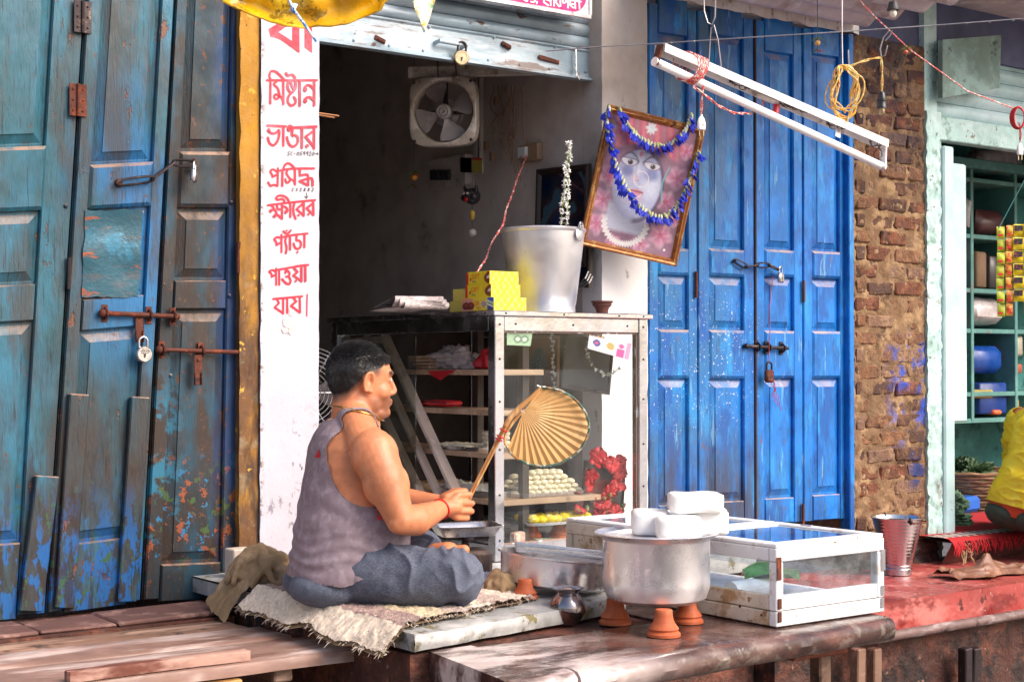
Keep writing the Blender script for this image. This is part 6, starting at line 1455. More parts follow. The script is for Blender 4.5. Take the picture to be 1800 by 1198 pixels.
# neck
for (a_, b_, ra, rb) in ((L(622, 745, 0), H(-.022, 0, -.05), .078, .066), (L(632, 745, 0), H(.005, 0, -.09), .070, .060)): B.caps(a_, b_, ra, rb, 24)
for s_ in (-1, 1):
    B.caps(L(622, 728, 0)+V(-.01, s_*.03, 0), L(640, 775, -.155) if s_ < 0 else mir(L(640, 775, -.155)), .058, .060, 20)
    B.ell(mir(L(597, 805, -.085)) if s_ > 0 else L(597, 805, -.085), (.06, .070, .09), None, 16, 10)        # shoulder blade
    B.ell((lambda q: q if s_ < 0 else mir(q))(L(672, 850, -.085)), (.07, .085, .06), None, 16, 10)          # breast
# arms
sh_, el_, fm, wr = L(656, 793, -.195), L(704, 914, -.262), L(742, 913, -.205), L(777, 893, -.128)
ua = lerp(sh_, el_, .45)+V(0, -.004, 0)
B.ell(sh_+V(.004, -.006, -.012), (.078, .070, .082), None, 20, 14)
B.caps(sh_, ua, .075, .067, 24); B.caps(ua, el_, .067, .046, 24); B.caps(el_, lerp(el_, fm, .7), .046, .052, 24); B.caps(lerp(el_, fm, .7), wr, .051, .030, 24); B.ell(el_+V(-.012, -.012, -.006), (.034, .032, .034), None, 14, 10)
B.ell(lerp(sh_, el_, .52)+V(.024, 0, 0), (.050, .046, .075), None, 16, 12); B.ell(lerp(sh_, el_, .42)+V(-.024, -.004, 0), (.050, .048, .080), None, 16, 12)
s2, e2 = mir(sh_), mir(el_)+V(.02, -.02, .02); w2 = L(770, 884, .012); f2 = lerp(e2, w2, .45)
B.ell(s2, (.078, .070, .082), None, 20, 14); B.caps(s2, e2, .074, .051, 22); B.caps(e2, f2, .051, .050, 22); B.caps(f2, w2, .050, .030, 22)
# hands closed round the fan handle
def hand(wrist, kn, mid, tip, th, pr_):
    pc_ = (kn[1]+kn[2])/2
    for k in kn: B.caps(lerp(wrist, pc_, .25), k, .021, .0125, 12)
    B.caps(wrist, lerp(wrist, pc_, .7), .029, .026, 14)
    for k, m_, t in zip(kn, mid, tip): B.caps(k, m_, .0118, .0108, 10); B.caps(m_, lerp(m_, t, .55), .0105, .0098, 10); B.caps(lerp(m_, t, .55), t, .0098, .0082, 10)
    B.caps(th[0], th[1], .018, .0135, 12); B.caps(th[1], th[2], .0130, .0105, 12)
kn = [L(806, 870, -.118), L(809, 883, -.122), L(808, 897, -.120), L(803, 909, -.114)]
md = [L(826, 869, -.093), L(830, 884, -.094), L(829, 898, -.092), L(821, 910, -.088)]
tp_ = [L(816, 868, -.062), L(819, 883, -.060), L(818, 897, -.060), L(811, 909, -.060)]
hand(wr, kn, md, tp_, [L(786, 876, -.105), L(803, 866, -.085), L(818, 862, -.066)], .01)
kn2 = [L(799, 868, -.006), L(801, 881, -.002), L(800, 894, -.004), L(796, 905, -.008)]
md2 = [L(814, 868, -.030), L(817, 881, -.030), L(816, 894, -.030), L(810, 905, -.032)]
tp2 = [L(806, 868, -.054), L(808, 881, -.056), L(807, 894, -.056), L(802, 904, -.056)]
hand(w2, kn2, md2, tp2, [L(782, 874, -.012), L(798, 864, -.034), L(810, 861, -.05)], .01)
# head
B.ell(H(-.008, 0, .010), (.098, .078, .088), HR, 32, 22)
B.ell(H(-.03, 0, -.015), (.074, .072, .080), HR, 28, 18)
fr_ = [(.070, .088, .062), (.045, .097, .067), (.018, .105, .070), (.004, .104, .070), (-.014, .0985, .069), (-.032, .102, .068), (-.055, .104, .066), (-.075, .106, .062), (-.095, .105, .055), (-.115, .102, .045), (-.130, .092, .034), (-.138, .076, .024)]
V_ = []; n_ = 40
for (z, ft, wd) in fr_:
    for k in range(n_):
        t = 2*math.pi*k/n_; cx, sy = math.cos(t), math.sin(t); p = 2.4; kk = 1/((abs(cx)**p+abs(sy)**p)**(1/p)); V_.append(H(.016+cx*kk*((ft-.016) if cx > 0 else .06), sy*kk*wd, z))
F = [(i*n_+k, i*n_+(k+1) % n_, (i+1)*n_+(k+1) % n_, (i+1)*n_+k) for i in range(len(fr_)-1) for k in range(n_)]+[tuple(range(n_)), tuple((len(fr_)-1)*n_+k for k in range(n_))]
B.add(V_, F)
B.caps(H(.101, 0, .004), H(.122, 0, -.046), .0080, .0115, 12); B.ell(H(.118, 0, -.052), (.013, .011, .009), HR, 12, 8)
for s_ in (-1, 1):
    B.ell(H(.112, s_*.014, -.055), (.012, .0085, .009), HR, 10, 8); B.ell(H(.060, s_*.037, -.050), (.040, .031, .036), HR, 16, 12)
    B.caps(H(.097, s_*.048, .012), H(.105, s_*.012, .013), .009, .009, 10)
    B.ell(H(.088, s_*.032, -.012), (.0145, .019, .0115), HR, 12, 8)
    # ear
    for k in range(12):
        t0, t1 = math.radians(-60+k*26), math.radians(-60+(k+1)*26)
        g = lambda t: H(.010-.017*math.cos(t)*1.0+.004*math.sin(t), s_*(.079+.010*(math.cos(t)+1)*.5), -.020+.032*math.sin(t))
        B.caps(g(t0), g(t1), .0062, .0062, 8)
    B.ell(H(.010, s_*.079, -.020), (.015, .008, .028), HR, 14, 10); B.ell(H(.019, s_*.080, -.050), (.009, .0075, .010), HR, 10, 8)
B.ell(H(.108, 0, -.079), (.010, .024, .0062), HR, 14, 8); B.ell(H(.106, 0, -.092), (.010, .022, .0070), HR, 14, 8); B.ell(H(.092, 0, -.120), (.020, .024, .019), HR, 14, 10)
B.ell(H(.045, 0, -.122), (.056, .050, .030), HR, 18, 12); B.ell(H(.03, -.046, -.085), (.035, .022, .04), HR, 14, 10); B.ell(H(.03, .046, -.085), (.035, .022, .04), HR, 14, 10)
# legs inside the trousers
hr_, kr = L(598, 1012, -.10), L(800, 1014, -.290); ar = V(.26, .10, .04)
hl_, kl = mir(hr_), V(.34, .30, .085); al = V(.315, -.035, .115)
for (h_, k_, a_) in ((hr_, kr, ar), (hl_, kl, al)): B.caps(h_, k_, .082, .064, 20); B.caps(k_, a_, .060, .034, 18)
# left foot resting on the right leg, right foot tucked under
B.caps(al, L(772, 974, -.085), .038, .040, 16); B.caps(L(768, 976, -.08), L(788, 972, -.125), .043, .039, 16); B.caps(L(797, 969, -.135), L(816, 966, -.155), .021, .0185, 12)
for k in range(4): B.caps(L(797, 977+3.5*k, -.145-.004*k), L(811-2*k, 979+3.5*k, -.160-.004*k), .0135, .0115, 10)
B.caps(ar, V(.33, .16, .035), .034, .030, 14)
body = remesh(B, .0036, 4); bv = mverts(body)
def relax(me, P, mask, it):
    E = np.empty(len(me.edges)*2, dtype=np.int64); me.edges.foreach_get('vertices', E); E = E.reshape(-1, 2); cnt = np.bincount(E.ravel(), minlength=len(P))[:, None]
    for k in range(it):
        S = np.zeros_like(P); np.add.at(S, E[:, 0], P[E[:, 1]]); np.add.at(S, E[:, 1], P[E[:, 0]]); Q = S/np.maximum(cnt, 1); lam = .6 if k % 2 == 0 else -.62
        P = P+(Q-P)*lam*mask[:, None]
    return P
_h = (bv-np.array(HC)) @ np.array(HR); wv = np.array(wr)
msk = np.clip((np.minimum(np.linalg.norm(bv-wv, axis=1), np.linalg.norm(bv-np.array(w2), axis=1))-.04)/.05, 0, 1)*np.clip((-.10-_h[:, 2])/.03, 0, 1)+np.clip((.05-_h[:, 0])/.02, 0, 1)*np.clip((_h[:, 2]-.0)/.02, 0, 1)
fx_, fy_ = al.x, al.y; msk *= np.clip((np.linalg.norm(bv-np.array(L(795, 967, -.11)), axis=1)-.06)/.05, 0, 1)
bv = relax(body, bv, np.clip(msk, 0, 1), 60)
fm_ = np.clip((_h[:, 2]+.16)/.03, 0, 1)*(1-np.clip(msk, 0, 1))*(np.abs(_h[:, 1]) < .074); bv = relax(body, bv, fm_*.9, 16)
E_ = np.empty(len(body.edges)*2, dtype=np.int64); body.edges.foreach_get('vertices', E_); E_ = E_.reshape(-1, 2); ct_ = np.bincount(E_.ravel(), minlength=len(bv))[:, None]
for k_ in range(5):
    S_ = np.zeros_like(bv); np.add.at(S_, E_[:, 0], bv[E_[:, 1]]); np.add.at(S_, E_[:, 1], bv[E_[:, 0]]); bv = bv+(S_/np.maximum(ct_, 1)-bv)*(fm_*.7)[:, None]
for s_ in (-1, 1):      # hollow of the ear
    e_ = (bv-np.array(HC)) @ np.array(HR)-np.array((.013, s_*.090, -.016)); gk = np.exp(-(e_[:, 0]/.0065)**2-(e_[:, 2]/.012)**2)*(np.abs(e_[:, 1]) < .02); bv = bv-np.outer(gk*s_*.010, np.array(HR @ V(0, 1, 0)))
body.vertices.foreach_set('co', bv.ravel()); body.update()

# trousers
T = MB(); hips = [(V(p.x-.002, 0, p.z), a_+.004, b_+.004) for p, a_, b_ in TR_ if p.z < .10]
loft(T, hips)
tm = lerp(hr_, kr, .5)
T.caps(hr_, tm, .090, .101, 32); T.caps(tm, kr, .102, .090, 32); T.ell(kr+V(.004, 0, 0), (.093, .090, .090), None, 24, 16); T.caps(kr, ar+V(-.03, 0, 0), .076, .056, 24)
tm2 = lerp(hl_, kl, .5); T.caps(hl_, tm2, .090, .100, 28); T.caps(tm2, kl, .100, .084, 28); T.caps(kl, al+V(-.015, .06, 0), .074, .052, 24)
for s_ in (-1, 1): T.ell(V(-.040, s_*.080, .030), (.145, .122, .070), None, 24, 16)
trou = remesh(T, .005, 12); tv = mverts(trou); tn = mnorms(trou)
def fold(p):
    q = V(*p); d = 0
    w_ = noise.noise(V(q.x*3+1, q.y*3, q.z*3)); w2_ = noise.noise(V(q.x*5, q.y*5+3, q.z*5)); r1 = 1-abs(noise.noise(V(q.x*11+q.z*9+w_*1.2, q.y*3, q.z*9-q.x*5))); r2 = 1-abs(noise.noise(V(q.x*16-q.z*12+w2_, q.y*4+7, q.z*14)))
    d += .024*(r1**4-.4)*max(.15, 1-abs(q.x-.12)/.12)*max(.2, min(1, q.z/.08))+.020*(r2**4-.4)*max(.15, 1-abs(q.x-.30)/.10)
    d += .005*noise.noise(V(q.x*9, q.y*9, q.z*14))+.002*noise.noise(V(q.x*30, q.y*30, q.z*36)); return d
tv2 = tv+tn*np.array([fold(p) for p in tv])[:, None]; tv2[:, 2] = np.maximum(tv2[:, 2], -.035)
tf = mfaces(trou)

# ---- cloth shells lifted off the body
bn = mnorms(body); bfaces = mfaces(body)
def shell(verts, norms, faces, g, off, thick=.0):
    """part of the body surface where g > 0, edge vertices slid onto g = 0, lifted by off(p)"""
    gv = g(verts); keep = [f for f in faces if all(gv[i] > 0 for i in f)] ; used = sorted({i for f in keep for i in f}); mp = {i: k for k, i in enumerate(used)}
    P = verts[used].copy(); N = norms[used]; F = [tuple(mp[i] for i in f) for f in keep]
    cnt = {}
    for f in F:
        for a_, b_ in zip(f, f[1:]+f[:1]): cnt[frozenset((a_, b_))] = cnt.get(frozenset((a_, b_)), 0)+1
    bd = sorted({i for e, c in cnt.items() if c == 1 for i in e}); nb = {i: set() for i in bd}
    for e, c in cnt.items():
        if c == 1:
            a_, b_ = tuple(e); nb[a_].add(b_); nb[b_].add(a_)
    for it in range(16):
        Q = P.copy()
        for i in bd: Q[i] = P[i]*.4+.6*np.mean([P[j] for j in nb[i]], axis=0)
        P = Q
    P = P+N*off(P)[:, None]
    if thick:
        n0 = len(P); isb = set(bd); idx = {i: n0+k for k, i in enumerate(bd)}; P = np.vstack([P, P[bd]-N[bd]*thick])
        for e, c in cnt.items():
            if c == 1: a_, b_ = tuple(e); F.append((a_, b_, idx[b_], idx[a_]))
    return P, F
zA = L(655, 814, -.18).z; xA = L(648, 815, -.185).x; zN = L(600, 735, 0).z; xN = L(620, 735, 0).x
def tshape(p): x, a_, b_ = tors(p[:, 2]); return ((p[:, 0]-x)/a_)**2+(p[:, 1]/b_)**2
def tank(p):
    x, y, z = p[:, 0], p[:, 1], p[:, 2]; t = tshape(p)
    hem = .046+.080*np.clip((x+.03)/.2, 0, 1)**1.1+.016*np.clip(-x/.15, 0, 1)
    g = (z-hem)/.02
    e = ((x-xA)/.116)**2+((z-zA)/.138)**2; ay = np.abs(y)
    arm = np.maximum(np.where(z > zA, ((x-xA)/.116)**2*.9, e)-1, (.122-.10*np.clip((z-zN+.12)/.12, 0, 1)*0-ay)/.05)
    arm = np.where((z < zA+.0) & (e > 1), 1, arm)
    nk = ((x-xN-.02)/.108)**2+(y/.090)**2-1; nk = np.where(x > xN+.02, ((x-xN-.02)/.20)**2+(y/.090)**2-1, nk)
    g = np.minimum(g, arm*2); g = np.minimum(g, np.where(z > zN-.085+.20*np.clip(-(x-xN), 0, .1)*0, nk*3, 1)); g = np.minimum(g, (1.55-t)*3*np.where(z > zN-.1, 10, 1)); return np.where(z > zN+.035, -1, g)
def tank_off(p):
    r = np.empty(len(p))
    for i, q in enumerate(p):
        z = q[2]; w_ = noise.noise(V(q[0]*5, q[1]*5, q[2]*3)); k = .0060+.016*max(0, min(1, 1.15-z/.13))
        cr = max(0, 1-abs(z-.13)/.11); r[i] = k+.0035*cr*math.sin(z*150+q[0]*30+w_*9)*(1 if q[0] < .1 else .6)+.0035*noise.noise(V(q[0]*14, q[1]*14, z*20))+.0028*math.sin(z*60+q[0]*70+w_*6)*max(0, 1-abs(z-.25)/.14)
    return r
tk_v, tk_f = shell(bv, bn, bfaces, tank, tank_off, .003)
hm_ = lambda p: (p-np.array(HC)) @ np.array(HR)
def hairline(h): return np.interp(h[:, 0], [-.12, -.085, -.055, -.025, -.005, .02, .05, .075, .095], [-.068, -.064, -.052, -.022, .004, .018, .026, .040, .052])
def hairg(p):
    h = hm_(p); return np.where((h[:, 2] > -.1) & (h[:, 0] > -.2), (h[:, 2]-hairline(h)+.004*np.array([noise.noise(V(*(q*60))) for q in h]))*30, -1)
hb_ = bv[:, 2] > HC.z-.10
def hair_off(p):
    h = hm_(p); tt_ = np.clip((h[:, 2]-hairline(h))/.085, 0, 1); base = .0004+.0105*tt_*tt_*(3-2*tt_)
    return base+np.array([.0016*noise.noise(V(q[0]*40, q[1]*150, q[2]*40))+.0010*noise.noise(V(q[0]*130, q[1]*300, q[2]*130)) for q in h])
def hair_mesh(verts, norms):
    P, F = shell(verts, norms, bfaces, lambda p: np.where(p[:, 2] > HC.z-.10, hairg(p), -1), hair_off, .0)
    m = MB(); m.add([V(*q) for q in P], F); rnd = random.Random(4); H_ = np.array(HC)
    for k in range(9000):
        q = V(*P[rnd.randrange(len(P))]); h = V(*hm_(np.array([tuple(q)]))[0]); n_ = (h-V(-.01, 0, 0)).normalized()
        tp = min(1, max(0, (h.z-.02)/.07)); tp = tp*tp*(3-2*tp); comb = V(.15+.7*tp, .3*h.y/.08, -.9*(1-tp)+.1)
        d = (comb-n_*comb.dot(n_)).normalized()+n_*(.10+.35*tp+(.7*tp if rnd.random() < .3 else 0))+V(rnd.uniform(-.3, .3), rnd.uniform(-.3, .3), rnd.uniform(-.3, .3)); d.normalize(); Ln = rnd.uniform(.5, 1.1)*(.003+.021*tp)
        a_ = q; b_ = q+(HR @ d)*Ln*.55; c = q+(HR @ d)*Ln-(HR @ n_)*.003
        m.tube([a_, b_, c], [.0007, .0006, .0002], 3, cap=False)
    return m
MT['skin'] = vcmat('brown_skin', .48); MT['skin'].node_tree.nodes['Principled BSDF'].inputs['Subsurface Weight'].default_value = .12
MT['skin'].node_tree.nodes['Principled BSDF'].inputs['Subsurface Radius'].default_value = (.012, .004, .002); MT['skin'].node_tree.nodes['Principled BSDF'].inputs['Subsurface Scale'].default_value = .6
def relief(mt, sc_, st_, dist, rlo, rhi):
    t = mt.node_tree; bs = t.nodes['Principled BSDF']; g = t.nodes.new('ShaderNodeNewGeometry'); n_ = t.nodes.new('ShaderNodeTexNoise'); n_.inputs['Scale'].default_value = sc_; n_.inputs['Detail'].default_value = 3; t.links.new(g.outputs['Position'], n_.inputs[0])
    b = t.nodes.new('ShaderNodeBump'); b.inputs['Strength'].default_value = st_; b.inputs['Distance'].default_value = dist; t.links.new(n_.outputs[0], b.inputs['Height']); t.links.new(b.outputs[0], bs.inputs['Normal'])
    n2 = t.nodes.new('ShaderNodeTexNoise'); n2.inputs['Scale'].default_value = sc_*.08; t.links.new(g.outputs['Position'], n2.inputs[0]); r = t.nodes.new('ShaderNodeMapRange'); r.inputs[1].default_value = .35; r.inputs[2].default_value = .65; r.inputs[3].default_value = rlo; r.inputs[4].default_value = rhi; t.links.new(n2.outputs[0], r.inputs[0]); t.links.new(r.outputs[0], bs.inputs['Roughness'])
relief(MT['skin'], 420, .35, .0015, .34, .56)
MT['hair'] = wmat('black_hair', (.007, .006, .008), rough=.5, bump=0, var=.3, vscale=60)
cl = np.empty((len(bv), 4), dtype=np.float32); cl[:, 3] = 1
hh = hm_(bv); fade = np.clip((hh[:, 2]-hairline(hh)+.030)/.030, 0, 1)*(hh[:, 2] > -.14)*np.clip((.062-hh[:, 0])/.02, 0, 1)*(bv[:, 2] > HC.z-.13); earm = (np.abs(hh[:, 1]) > .0775) & (hh[:, 0] > -.012) & (hh[:, 0] < .034) & (hh[:, 2] < .016); fade = np.where(earm, 0, fade)**.6
beard = np.clip((-.058-hh[:, 2])/.02, 0, 1)*np.clip((hh[:, 0]-.0)/.04, 0, 1)*(hh[:, 2] > -.15)*.8+((np.abs(hh[:, 2]+.068) < .006) & (hh[:, 0] > .098) & (np.abs(hh[:, 1]) < .03))*.95
brow = ((np.abs(hh[:, 2]-.014) < .0055) & (hh[:, 0] > .085) & (np.abs(hh[:, 1]) > .01))*.9
for i in range(len(bv)):
    q = V(*bv[i]); n1 = noise.noise(q*9); n2 = noise.noise(q*45); n3 = noise.noise(q*160); s_ = np.array((.56, .205, .095))*(1+.26*n1+.15*n2+.10*n3); s_[0] *= 1+.05*n1
    f_ = max(min(1., fade[i]*(.97+.10*n3)), beard[i]*.6, brow[i]); cl[i, :3] = s_*(1-f_)+np.array((.022, .015, .014))*f_
def skin_obj(me, parent):
    o = bpy.data.objects.new('body', me); col.objects.link(o); me.materials.append(MT['skin'])
    ca = me.color_attributes.new('print', 'FLOAT_COLOR', 'POINT'); ca.data.foreach_set('color', cl.ravel()); o.parent = parent; return o
def local_part(name, verts, faces, mat, parent, smooth=True):
    me = bpy.data.meshes.new(name); me.from_pydata([tuple(q) for q in verts], [], faces); me.validate()
    if smooth: me.shade_smooth()
    me.materials.append(mat); o = bpy.data.objects.new(name, me); col.objects.link(o); o.parent = parent; return o
bvh = BVHTree.FromPolygons([V(*q) for q in bv], bfaces)

man = thing('person', 'seated man in a grey tank top waving a palm-leaf fan before the sweets cabinet', 'person', (0, 0, 0)); man.matrix_basis = PM
skin_obj(body, man)
MT['tank'] = wmat('grey_marl_jersey', (.235, .175, .205), [dict(c=(.31, .245, .285), s=30., lo=.45, hi=.65), dict(c=(.18, .14, .16), s=4., lo=.5, hi=.7, k=.6)], rough=.9, bump=.12, bscale=500, var=.08)
MT['denim'] = wmat('blue_grey_weave', (.070, .080, .115), [dict(c=(.11, .125, .175), s=160., lo=.44, hi=.62, st=(.8, .8, 2)), dict(c=(.05, .055, .075), s=120., lo=.63, hi=.67, st=(.35, .35, 3)), dict(c=(.055, .06, .08), s=90., lo=.64, hi=.67, st=(3, 3, .5)), dict(c=(.14, .16, .22), s=5., lo=.5, hi=.7, k=.5)], rough=.85, bump=.25, bscale=260, var=.15)
tko = local_part('tank_top', tk_v, tk_f, MT['tank'], man)
local_part('trousers', tv2, tf, MT['denim'], man)
hmsh = hair_mesh(bv, bn); local_part('hair', hmsh.v, hmsh.f, MT['hair'], man)
for s_ in (-1, 1):
    m = MB().ell(H(.0935, s_*.032, -.011), (.0105, .0125, .0085), HR, 12, 8); e = local_part('eye', m.v, m.f, wmat('eye_white', (.6, .55, .52), rough=.25, bump=0), man)
    m = MB().ell(H(.1025, s_*.033, -.011), (.0025, .005, .005), HR, 10, 6); local_part('iris', m.v, m.f, MT['ink'], e)
# gold chain laid on the neck
pts = []
nc = L(626, 733, 0)
for k in range(72):
    t = 2*math.pi*k/72; r0 = nc+V(.16*math.cos(t), .13*math.sin(t), .015-.045*math.cos(t)); d = (nc+V(0, 0, .02)-r0).normalized(); h_, n_, _, _ = bvh.ray_cast(r0+V(0, 0, .0), d)
    if h_ is None: h_ = r0*.5+nc*.5; n_ = -d
    pts.append(h_+n_*.004)
for it in range(3): pts = [(pts[i-1]+pts[i]*2+pts[(i+1) % len(pts)])/4 for i in range(len(pts))]
pts = [p+(V(*(p-nc)).normalized())*(.0022+.0008*(i % 2)) for i, p in enumerate(pts)]
m = MB(); m.tube(pts, [.0034 if i % 2 else .0020 for i in range(len(pts))], 6, closed=True); local_part('gold_chain', m.v, m.f, wmat('gold', (.75, .48, .15), rough=.25, metal=1., bump=0), man)
# red thread on the wrist, logo patch and side stripe on the vest
wd_ = (wr-fm).normalized(); wc_ = lerp(fm, wr, .93); a_ = wd_.orthogonal().normalized(); b_ = wd_.cross(a_)
pts = []
for k in range(32):
    t = 2*math.pi*k/32; o_ = (a_*math.cos(t)+b_*math.sin(t)); h_, n_, _, _ = bvh.ray_cast(wc_+o_*.07, -o_); pts.append((h_ if h_ is not None else wc_+o_*.036)+o_*.002)
m = MB(); m.tube(pts, .0036, 6, closed=True); local_part('wrist_thread', m.v, m.f, wmat('red_thread', (.62, .012, .012), rough=.6, bump=0), man)
tbvh = BVHTree.FromPolygons([V(*q) for q in tk_v], [f for f in tk_f])
def patch(name, poly, mat, parent, up=.0025):
    """flat print or badge lying on the vest, outline in photograph pixels projected on the cloth"""
    P = []; camL = PMi @ CAM
    xs = [p[0] for p in poly]; ys = [p[1] for p in poly]; nu = 10
    def pt(x, y):
        d = (PMi.to_3x3() @ ray(x, y)).normalized(); h_, n_, _, _ = tbvh.ray_cast(camL, d); return h_, n_
    q = []
    for (x, y) in poly:
        h_, n_ = pt(x, y)
        if h_ is None: return
        n_ = n_ if n_.dot(camL-h_) > 0 else -n_; q.append(h_+n_*up)
    c = sum(q, V(0, 0, 0))/len(q); h_, n_ = pt(sum(xs)/len(xs), sum(ys)/len(ys))
    if h_ is None: return
    n_ = n_ if n_.dot(camL-h_) > 0 else -n_; q.append(h_+n_*up); k = len(q)-1
    local_part(name, q, [(i, (i+1) % k, k) for i in range(k)], mat, parent)
redp = wmat('red_vest_print', (.5, .01, .015), rough=.8, bump=0)
patch('logo_print', [(554, 804), (562, 789), (564, 804)], redp, tko); 
for k in range(3): patch('side_stripe', [(655+3*k, 884+11*k), (666+3*k, 882+11*k), (673+3*k, 889+11*k), (660+3*k, 892+11*k)], redp, tko)
# ================================================================== PALM-LEAF FAN
fanD = (PM @ ((tp_[1]+tp2[1])/2)-CAM).dot(FW)
def FP(px, py, d=0.): return PD(px, py, fanD+d)
pf_ = thing('hand_fan', 'pleated dried palm-leaf hand fan with green bound rim, held by the man', 'fan', FP(812, 905))
MT['palm'] = wmat('dried_palm_leaf', (.58, .33, .12), [dict(c=(.72, .46, .20), s=9., lo=.5, hi=.66), dict(c=(.36, .16, .06), s=50., lo=.68, hi=.72)], rough=.55, bump=.1, var=.12)
MT['palmstem'] = wmat('split_palm_stem', (.50, .24, .08), [dict(c=(.68, .42, .18), s=40., lo=.5, hi=.62, st=(1, 1, .3))], rough=.5, bump=.2)
hub_ = (860+425/7.045, 670+375/7.045)
rim = [(640,75),(760,85),(900,120),(1010,180),(1110,270),(1190,380),(1232,500),(1238,600),(1200,720),(1120,850),(1000,950),(860,1020),(720,1048),(580,1045),(450,1010),(350,960),(280,905),(228,820)]
rim = [(860+x/7.045, 670+y/7.045) for x, y in rim]
# resample the rim into pleats
def resamp(P, n):
    ln = [0]
    for i in range(len(P)-1): ln.append(ln[-1]+math.hypot(P[i+1][0]-P[i][0], P[i+1][1]-P[i][1]))
    o_ = []
    for k in range(n):
        s_ = ln[-1]*k/(n-1); i = max(j for j in range(len(ln)-1) if ln[j] <= s_+1e-9); t = (s_-ln[i])/(ln[i+1]-ln[i]); o_.append((lerp(P[i][0], P[i+1][0], t), lerp(P[i][1], P[i+1][1], t)))
    return o_
NP = 21; rs = resamp(rim, 2*NP+1)
def fanpt(k, r):
    x = lerp(hub_[0], rs[k][0], r); y = lerp(hub_[1], rs[k][1], r); z = (.0026 if k % 2 else -.0026)*r+.02*math.sin(math.pi*k/(2*NP))*r*r
    return FP(x, y, z-.0)
for i in range(NP):
    m = MB(); rr = [.02, .25, .5, .75, 1.]
    m.add([fanpt(2*i, r) for r in rr]+[fanpt(2*i+1, r) for r in rr]+[fanpt(2*i+2, r) for r in rr], [(j, j+1, 6+j, 5+j) for j in range(4)]+[(5+j, 6+j, 11+j, 10+j) for j in range(4)]).build('pleat', MT['palm'], pf_)
MB().tube([FP(x, y, .0) for x, y in resamp(rim, 60)], .0042, 6).build('bound_rim', wmat('green_cloth_binding', (.06, .12, .09), [dict(c=(.5, .5, .42), s=60., lo=.52, hi=.58), dict(c=(.3, .16, .06), s=30., lo=.56, hi=.6)], rough=.8), pf_, smooth=60)
def z8(x, y): return (860+x/7.045, 670+y/7.045)
stemp = [(640,75),(520,200),(380,320),(270,430),(200,550)]
m = MB(); m.tube([FP(*z8(*p), -.008) for p in stemp], [.004, .007, .0085, .009, .009], 8); m.build('leaf_stalk', MT['palmstem'], pf_, smooth=60)
m = MB(); m.tube([FP(*z8(400, 380), -.002), FP(*z8(300, 500), 0), FP(*z8(215, 620), 0)], .005, 8); m.tube([FP(*z8(228, 820), 0), FP(*z8(190, 760), 0), FP(*z8(190, 690), 0), FP(*z8(215, 600), 0)], .0035, 6); m.build('side_rib', MT['palmstem'], pf_, smooth=60)
h0, h1 = FP(*z8(205, 545), -.006), FP(806, 912, -.002)
for k, (ox, oy) in enumerate(((-.004, 0), (.003, .004), (.003, -.004))):
    q = RT*ox+V(FW.x, FW.y, 0)*oy; MB().tube([h0+q, lerp(h0, h1, .5)+q*1.0, h1+q], .0042, 8).build('handle_stick', MT['palmstem'], pf_, smooth=60)
for t in (.05, .12, .15):
    c = lerp(h0, h1, t); d = (h1-h0).normalized(); a_ = d.orthogonal().normalized(); b_ = d.cross(a_)
    MB().tube([c+(a_*math.cos(q)+b_*math.sin(q))*.0115 for q in [2*math.pi*i/16 for i in range(16)]], .0024, 5, closed=True).build('red_binding', MT['redplastic'], pf_)
MB().tube([FP(*z8(590, 50)), FP(*z8(640, 72)), FP(*z8(700, 68))], .003, 5).build('loose_binding', MT['jasmine'], pf_)

# ================================================================== CLOTH HEAPS
def foldheap(name, c, rx, ry, h, mat, seed, n=11, r0=.016, parent=None, tail=None):
    """soft heap of cloth: long rounded folds thrown over a low dome"""
    rnd = random.Random(seed); m = MB(); c = Vector(c); m.ell(c+V(0, 0, h*.25), (rx*.80, ry*.80, h*.55), None, 28, 18)
    for k in range(n):
        a0 = rnd.uniform(0, 6.28); a1 = a0+rnd.uniform(1.6, 3.4); lift = rnd.uniform(.55, 1.0); off = rnd.uniform(-.35, .35); pts = []; rr = []
        for i in range(15):
            t = i/14; a_ = lerp(a0, a1, t); q = 1-.75*math.sin(math.pi*t); x = math.cos(a_)*q+off*math.sin(math.pi*t)*.6; y = math.sin(a_)*q-off*math.sin(math.pi*t)*.6; d = min(1, math.hypot(x, y))
            pts.append(c+V(x*rx, y*ry, h*lift*(1-d*d)**.6+.006)); rr.append(r0*(.55+.6*math.sin(math.pi*t))*(1+.25*noise.noise(V(t*3, k, seed))))
        m.tube(pts, rr, 10)
    if tail: 
        for k in range(3): m.tube([c+V(*p)+V(.012*k-.012, .016*k, 0) for p in tail], [r0*1.2, r0*1.1, r0*.9, r0*.5], 10)
    me = remesh(m, .0045, 6); me.materials.append(mat); o = bpy.data.objects.new(name, me); col.objects.link(o); set_parent(o, parent)
    P = mverts(me); P += mnorms(me)*np.array([.0025*noise.noise(V(*(q*60))) for q in P])[:, None]; P[:, 2] = np.maximum(P[:, 2], c.z); cc_ = np.array((c.x, c.y, P[:, 2].min())); P -= cc_; me.vertices.foreach_set('co', P.ravel()); me.update(); o.location = V(*cc_); return o
tag(foldheap('cloth_heap', V(2.43, 4.64, ZP+.004), .12, .13, .115, MT['khaki'], 5, 13, .017), 'rumpled khaki cloth heaped at the foot of the lettered pillar', 'cloth')
q = PZ(893, 1046, ZP+.006); tag(foldheap('cloth_bundle', V(q.x, q.y+.03, ZP+.004), .062, .055, .075, MT['khaki'], 8, 10, .011), 'knotted khaki rag lying under the wide pan', 'cloth')
